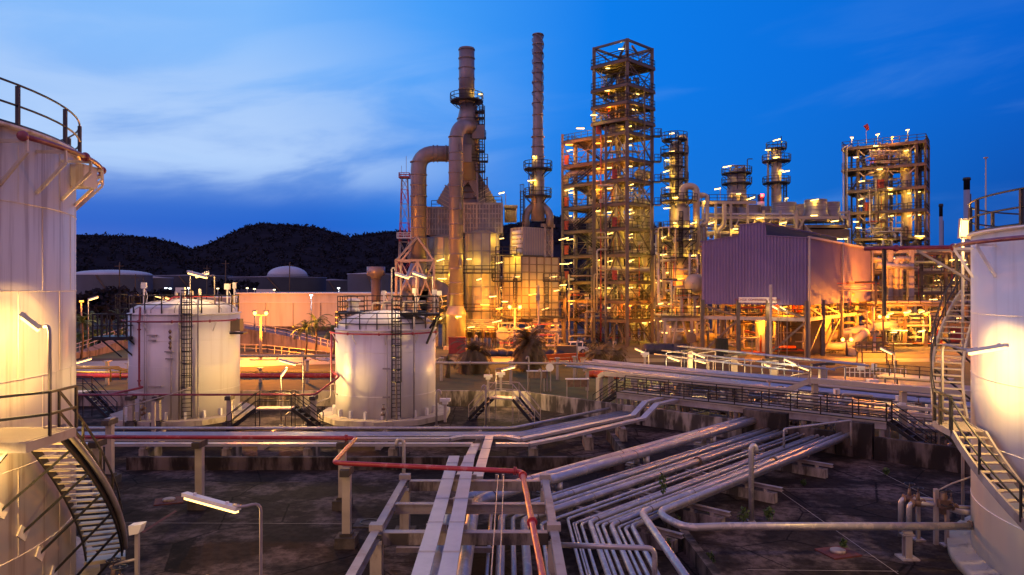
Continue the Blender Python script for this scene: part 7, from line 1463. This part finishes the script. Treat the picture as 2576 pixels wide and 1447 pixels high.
pm = CLf + ww * .55 - rv.normalized() * .30; text('RECYCLE  COMPRESSOR  SHELTER', 'lettering', MAROON, sg, (pm.x, pm.y, zb_ + .65), .40, atan2(ww.y, ww.x))
M('wall_panel', RUST, sh_).prism([(p.x, p.y) for p in (CLf + ww * .5 + rv * .25, CLf + ww * .95 + rv * .25, CLf + ww * .95 + rv * .4, CLf + ww * .5 + rv * .4)], .1, zd - .3)
for k, (f, g) in enumerate(((.3, .35), (.5, .55), (.7, .5), (.55, .2), (.85, .6))):
    p = CLf + ww * g + rv * f; drum(sh_, V3(p, zd + 1.0), 3.4, .9, .9, ORANGE if k % 2 else CREAM, 'compressor'); M('compressor_plinth', CONCL, sh_).bar(V3(p, zd), V3(p, zd + .4), 1.6)
for k in range(4): M('compressor_plinth', CONCL, sh_).bar(CLf + ww * .5 + rv * (.1 + k * .24), V3(CLf + ww * .5 + rv * (.1 + k * .24), zd - .3), 1.4)
clutter(sh_, 32, 42, 103, 112, .5, 10.5, 30, [CREAM, RUST, PIPEC, ORANGE], .2, 19); clutter(sh_, 42, 56, 110, 124, .5, 10.5, 30, [CREAM, RUST, PIPEC], .25, 20)
for f, g, z, mt in ((.06, .5, 4.9, SODS), (.3, .25, 4.8, SODS), (.5, .8, 4.8, SODS), (.8, .7, 4.8, SODS), (.25, .6, 6.9, SODS), (.5, .55, 9.6, SODS), (.75, .6, 9.6, SODS), (.12, .3, 9.8, SODS)):
    p = CLf + ww * g + rv * f; plant_lamp(sh_, V3(p, z), .2, 1.2, .2, mt); LREG[-1] = LREG[-1][:3] + (2.4,)
hx = T('transfer_pipe', 'fat yellow-lit pipe leaving the right side of the shelter', 'pipe', (58, 116, 0)); p = W(2085, 838, 112)
M('pipe', PIPEC, hx).pipe([W(2080, 848, 113), W(2130, 838, 113), W(2215, 822, 116), W(2300, 818, 128)], .75, 14, 2); M('cradle', CREAM, hx).bar(W(2120, 852, 112), W(2215, 838, 115), .3).bar(W(2215, 838, 115), W(2170, 790, 114), .26).bar(W(2120, 852, 112), W(2105, 800, 113), .26); M('leg', CREAM, hx).bar(G(2140, 893), W(2140, 838, 113), .4).bar(G(2200, 885), W(2200, 828, 116), .4)
hx = T('transfer_pipe', 'curved fat pipe near the ground at the orange-lit side of the shelter', 'pipe', (56, 108, 0)); M('pipe', PIPEC, hx).pipe([W(2075, 872, 108), W(2130, 872, 108), W(2160, 850, 108), W(2178, 835, 109)], .62, 14, 2); M('saddle', CONCL, hx).box(G(2140, 893) + V((0, 0, .5)), (1.2, 1.2, 1))
st_ = T('work_stand', 'rusty steel work stand with steps and railing at the side of the shelter', 'platform', G(2200, 915)); q = G(2200, 915)
M('deck', RUST, st_).box(q + V((0, 0, 1.5)), (4, 1.6, .12)); M('railing', RUST, st_).rail([q + V((-2, -.8, 1.5)), q + V((2, -.8, 1.5)), q + V((2, .8, 1.5)), q + V((-2, .8, 1.5))], 1.2, 1.2, .05, True)
for dx in (-1.9, 1.9):
    for dy in (-.7, .7): M('leg', RUST, st_).bar(q + V((dx, dy, 0)), q + V((dx, dy, 1.5)), .12)
M('step', RUST, st_).box(q + V((1.6, -1.3, .5)), (1.2, .6, .08)).bar(q + V((1.1, -1.3, 0)), q + V((1.1, -1.3, .5)), .1).bar(q + V((2.1, -1.3, 0)), q + V((2.1, -1.3, .5)), .1)
# ---- steel tower with two columns on the right
random.seed(61)
fl_, fr = V((XP(2158, 153), 153, 0)), V((XP(2305, 147), 147, 0)); u_ = (fr - fl_).normalized(); v_ = V((-u_.y, u_.x, 0)); wR = (fr - fl_).length; dR = 7.5
t3 = T('steel_tower', 'open steel tower holding two cream columns, left of the white tank', 'tower', fl_)
P3 = lambda a, b, z: fl_ + u_ * a + v_ * b + V((0, 0, z))
zsR = [ZP(y_, 150) for y_ in (628, 597, 529, 473, 417, 362)]
for a in (0, wR * .5, wR):
    for b in (0, dR): M('column', RUST, t3).bar(P3(a, b, 0), P3(a, b, zsR[-1] + .2), .5)
for b in (0, dR): M('column', RUST, t3).bar(P3(-2.4, b, 0), P3(-2.4, b, zsR[-1]), .3); M('column', RUST, t3).bar(P3(wR + 1.6, b, 0), P3(wR + 1.6, b, zsR[-1] + .2), .36)
for z in zsR:
    ext = 3.0 if z in zsR[-2:] else (2.2 if z in zsR[2:4] else .6)
    k = M('deck', DECK, t3).prism([(p.x, p.y) for p in (P3(-ext, -.4, 0), P3(wR + 1.7, -.4, 0), P3(wR + 1.7, dR + .4, 0), P3(-ext, dR + .4, 0))], z - .14, z)
    for a, b in (((-ext, -.4), (wR + 1.7, -.4)), ((wR + 1.7, -.4), (wR + 1.7, dR + .4)), ((-ext, -.4), (-ext, dR + .4)), ((-ext, dR + .4), (wR + 1.7, dR + .4))): M('edge_beam', RUST, t3).bar(P3(*a, z - .4), P3(*b, z - .4), .3, .5)
    M('railing', BLACK, k).rail([P3(-ext, -.4, z), P3(wR + 1.7, -.4, z), P3(wR + 1.7, dR + .4, z), P3(-ext, dR + .4, z)], 1.2, 1.6, .05, True)
    for i in range(1, 5): M('joist', RUST, k).bar(P3(wR * i / 5, -.3, z - .3), P3(wR * i / 5, dR + .3, z - .3), .18, .3)
for i, (za, zb4) in enumerate(zip(zsR, zsR[1:])):
    for a, b in ((0, .5), (.5, 1)):
        M('brace', PIPEC, t3).bar(P3(wR * a, dR, za), P3(wR * b, dR, zb4 - .5), .22); M('brace', PIPEC, t3).bar(P3(wR * a, 0, zb4 - .6), P3(wR * a + 1.3, 0, zb4 - 2.0), .2); M('brace', PIPEC, t3).bar(P3(wR * b, 0, zb4 - .6), P3(wR * b - 1.3, 0, zb4 - 2.0), .2)
    M('brace', RUST, t3).bar(P3(wR, 0, za), P3(wR, dR, zb4 - .5), .2)
    M('stair', BLACK, t3).stair(P3(-1.4 if i % 2 else 1.4, 1.2, za), P3(1.4 if i % 2 else -1.4, 1.2, zb4), .8, v_, .3, .24, .07)
    M('ladder', BLACK, t3).ladder(P3(wR + .7, 2, 0).x, P3(wR + .7, 2, 0).y, za, zb4, .7, -.7, .6, za + 2, .045, .5, 1.2)
for px in (2121, 2131): M('outer_pipe', PIPEC, t3).pipe([W(px, 600, 152), W(px, 372, 152), W(px + 12, 366, 152)], .11, 7)
for x_ in (wR * .34, wR * .81):
    q = P3(x_, 3.2, 0); M('column_vessel', CREAM, t3).lathe((q.x, q.y, 0), [(.5, zsR[1] - 1), (1.02, zsR[1] + 1), (1.02, zsR[4] + 3.5), (.95, zsR[4] + 4.0), (.5, zsR[4] + 4.4), (.3, zsR[5] + 1)], 20)
    for z in (zsR[2] + .8, zsR[3] + 1.0, zsR[4] + 1): M('vessel_manway', STEEL, t3).tube([(q.x - .6, q.y - 1.3, z), (q.x - .5, q.y - .9, z)], .42, 12)
    for z in (zsR[2], zsR[3]):
        plant_lamp(t3, (q.x + .9, q.y - 2.6, z - 1.0), .2, 1.6, .3); plant_lamp(t3, (q.x - .7, q.y - 2.2, z - 1.2), .2, 1.0, .3)
    M('base_elbow', PIPEC, t3).pipe([(q.x, q.y, zsR[1] + .2), (q.x, q.y, zsR[0] + 1), (q.x + 1.8, q.y - 1.5, zsR[0] + 1), (q.x + 1.8, q.y - 1.5, zsR[0] - 5)], .42, 9, 1)
for x_, z, w_ in ((wR * .4, zsR[3] + .9, 1.2), (wR * .18, zsR[2] + .9, 1.2)): M('cabinet', BRICKR, t3).box(P3(x_, -.1, z), (w_, .6, 1.8))
for px, y_ in ((2153, 395), (2165, 500), (2153, 557), (2160, 572), (2130, 600), (2168, 455), (2165, 517), (2224, 596), (2203, 366), (2280, 378), (2255, 416), (2213, 425), (2240, 473), (2310, 540)): plant_lamp(t3, W(px, y_, 149), .2, 1.6, .3)
plant_lamp(t3, W(2314, 593, 146), -.1, 2.6, .35); M('lamp_pole', STEEL, t3).bar(W(2326, 630, 146), W(2326, 596, 146), .1)
for px, y_ in ((2143, 345), (2208, 337), (2245, 344), (2283, 326)): M('roof_lamp_pole', STEEL, t3).bar(W(px, 362, 149), W(px, y_ - 2, 149), .09); plant_lamp(t3, W(px, y_, 148.8), .1, .9, .3)
clutter(t3, P3(1, 0, 0).x, P3(wR - 1, 0, 0).x, 148.5, 155, zsR[4] + .3, zsR[5] - 1, 26, PM, .2, 22); clutter(t3, P3(1, 0, 0).x, P3(wR - 1, 0, 0).x, 149, 156, zsR[1], zsR[4], 34, PM, .18, 23); clutter(t3, P3(1, 0, 0).x, P3(wR - 1, 0, 0).x, 147, 153, zsR[0] - 1, zsR[1] + 2, 24, PM, .25, 24)
ws = T('windsock', 'red windsock on a thin pole above the right steel tower', 'windsock', W(2180, 362, 150)); M('pole', STEEL, ws).bar(W(2180, 362, 150), W(2178, 316, 150), .08); M('sock', RED, ws).tube([W(2177, 314, 150), W(2181, 320, 150), W(2184, 328, 150)], [.5, .4, .25], 9)
# ---- pipe racks filling the plant on the right and in the back
def rack(label, pxa, pxb, d_, levels, depth, nb, np_, seed, lamps, lab_cat='pipe rack', mt=None, big=0):
    random.seed(seed); xa, xb = XP(pxa, d_), XP(pxb, d_); t = T('pipe_rack', label, lab_cat, ((xa + xb) / 2, d_, 0)); mt = mt or RUST
    for i in range(nb + 1):
        xx = xa + (xb - xa) * i / nb
        for yy in (d_, d_ + depth): M('column', mt, t).bar((xx, yy, 0), (xx, yy, levels[-1]), .5)
        for z in levels: M('cross_beam', mt, t).bar((xx, d_ + .3, z), (xx, d_ + depth - .3, z), .3, .4)
        if i < nb: M('brace', mt, t).bar((xx, d_ + depth, levels[0]), (xx + (xb - xa) / nb, d_ + depth, levels[-1]), .2)
    for z in levels:
        for yy in (d_, d_ + depth): M('long_beam', mt, t).bar((xa - .4, yy, z), (xb + .4, yy, z), .3, .45)
        M('railing', BLACK, t).rail([(xa, d_ - .3, z + .25), (xb, d_ - .3, z + .25)], 1.1, 1.8, .045)
        for k in range(np_):
            yy = d_ + .4 + (depth - .8) * k / max(1, np_ - 1); r_ = random.uniform(.1, .26) * (2 if k == big and big else 1)
            zq = z + .23 + r_; M('pipe', random.choice(PM), t).pipe([(xa - random.uniform(0, 2), yy, zq), (xb + random.uniform(0, 2), yy, zq)] if random.random() < .55 else [(xa, yy, zq), (xa + (xb - xa) * random.uniform(.3, .8), yy, zq), (xa + (xb - xa) * random.uniform(.3, .8), yy, zq - random.uniform(1.5, 4))][:2] + ([] if random.random() < .5 else [(xa + (xb - xa) * .8, yy - .8, zq), (xa + (xb - xa) * .8, yy - .8, zq - 3.0)]), r_, 7)
    for i in range(lamps):
        z = random.choice(levels); plant_lamp(t, (random.uniform(xa, xb), d_ - random.uniform(.2, .8), z - random.uniform(.7, 1.4)), random.uniform(-.4, .4), 1.5, .24, TUBEY if random.random() < .85 else SODS)
    clutter(t, xa, xb, d_ - .5, d_ + depth, .5, levels[-1], 34, PM, .24, seed + 100)
    return t
rack('big pipe rack with fat overhead pipes below the right steel tower', 2195, 2440, 136, [5, 8.6, 12.5, 16.0], 6, 4, 6, 71, 15, big=3)
rack('low dense pipe rack between the steel tower and the drum structure', 1540, 1690, 134, [4.5, 8, 12], 6, 4, 7, 72, 16)
rack('dense pipe rack behind the boxy heater', 1240, 1420, 128, [4, 7.5, 11], 5, 4, 5, 73, 10)
rack('pipe rack behind the legs of the sheeted shelter', 1770, 2060, 140, [4.5, 8.5, 13, 17.5], 6, 6, 6, 74, 14)
rack('far pipe rack low on the horizon beside the white tank', 2330, 2445, 185, [6, 10, 14], 6, 4, 6, 75, 10)
rack('tall pipe rack between the slim columns and the lilac shelter roof', 1640, 1775, 152, [6, 11, 16, 21.5], 6, 4, 7, 77, 14)
rack('tall pipe rack behind the right end of the lilac shelter', 2090, 2205, 165, [6, 11, 15.5, 19], 6, 4, 6, 78, 10)
rack('tall crowded pipe rack right of the right steel tower', 2322, 2446, 150, [5, 9, 12.5, 15.5], 6, 4, 7, 79, 14)
rack('low pipe rack between the shelter and the white tank stairs', 2225, 2430, 120, [3.6, 6.8], 5, 4, 6, 76, 12)
pr_ = T('pipe_portal', 'heavy steel portal with thick hanging pipes right of the shelter', 'portal', (XP(2250, 130), 130, 0)); d = 129
for px in (2238, 2290): M('column', STEEL, pr_).bar((XP(px, d), d, 0), (XP(px, d), d, ZP(628, d)), .9)
M('beam', STEEL, pr_).bar((XP(2195, d), d, ZP(632, d)), (XP(2330, d), d, ZP(632, d)), .7, .7)
for px, r_ in ((2250, .5), (2262, .35)): M('hanging_pipe', PIPEC, pr_).pipe([(XP(px + 22, d), d - .6, ZP(652, d)), (XP(px, d), d - .6, ZP(652, d)), (XP(px, d), d - .6, ZP(790, d))], r_, 10, 1.2)
M('hanging_pipe', PIPEC, pr_).pipe([(XP(2192, d), d - .5, ZP(655, d)), (XP(2225, d), d - .5, ZP(655, d)), (XP(2225, d), d - .5, ZP(720, d))], .5, 10, 1.2); M('hanging_pipe', PIPE, pr_).tube([(XP(2200, d), d - .7, ZP(668, d)), (XP(2290, d), d - .7, ZP(672, d))], .55, 10)
# far stacks and masts
for px, d_, yt, r_, yd, lab in ((2432, 300, 447, 1.15, 478, 'tall pale flare stack with a black top beside the white tank railing'), (2367, 420, 513, .95, 545, 'thin far stack with a black top and red lights')):
    x = XP(px, d_); t = T('far_stack', lab, 'stack', (x, d_, 0)); M('stack', BLUEW, t).lathe((x, d_, 0), [(r_ * 1.1, 0), (r_, ZP(yd, d_))], 14); M('black_top', BLACK, t).lathe((x, d_, 0), [(r_ * 1.02, ZP(yd, d_)), (r_ * 1.02, ZP(yt + 8, d_)), (r_ * 1.35, ZP(yt + 6, d_)), (r_ * 1.2, ZP(yt, d_))], 14); M('ladder', RUST, t).bar((x + r_ + .3, d_ - .3, 0), (x + r_ + .3, d_ - .3, ZP(yd + 10, d_)), .3)
    if px < 2400:
        for s_ in (-1, 1): M('beacon', BEAC, t).box((x + s_ * 1.1, d_ - .8, ZP(636, d_)), (.9, .5, .7))
t = T('mast', 'thin pale mast rising behind the white tank', 'mast', (XP(2480, 62), 62, 0)); M('pole', PIPEC, t).tube([(XP(2480, 62), 62, 0), (XP(2480, 62), 62, ZP(397, 62))], [.1, .05], 6); M('cap', STEEL, t).box((XP(2480, 62), 62, ZP(397, 62)), (.25, .25, .1))
for m_ in REG: m_.build()
build_lights()
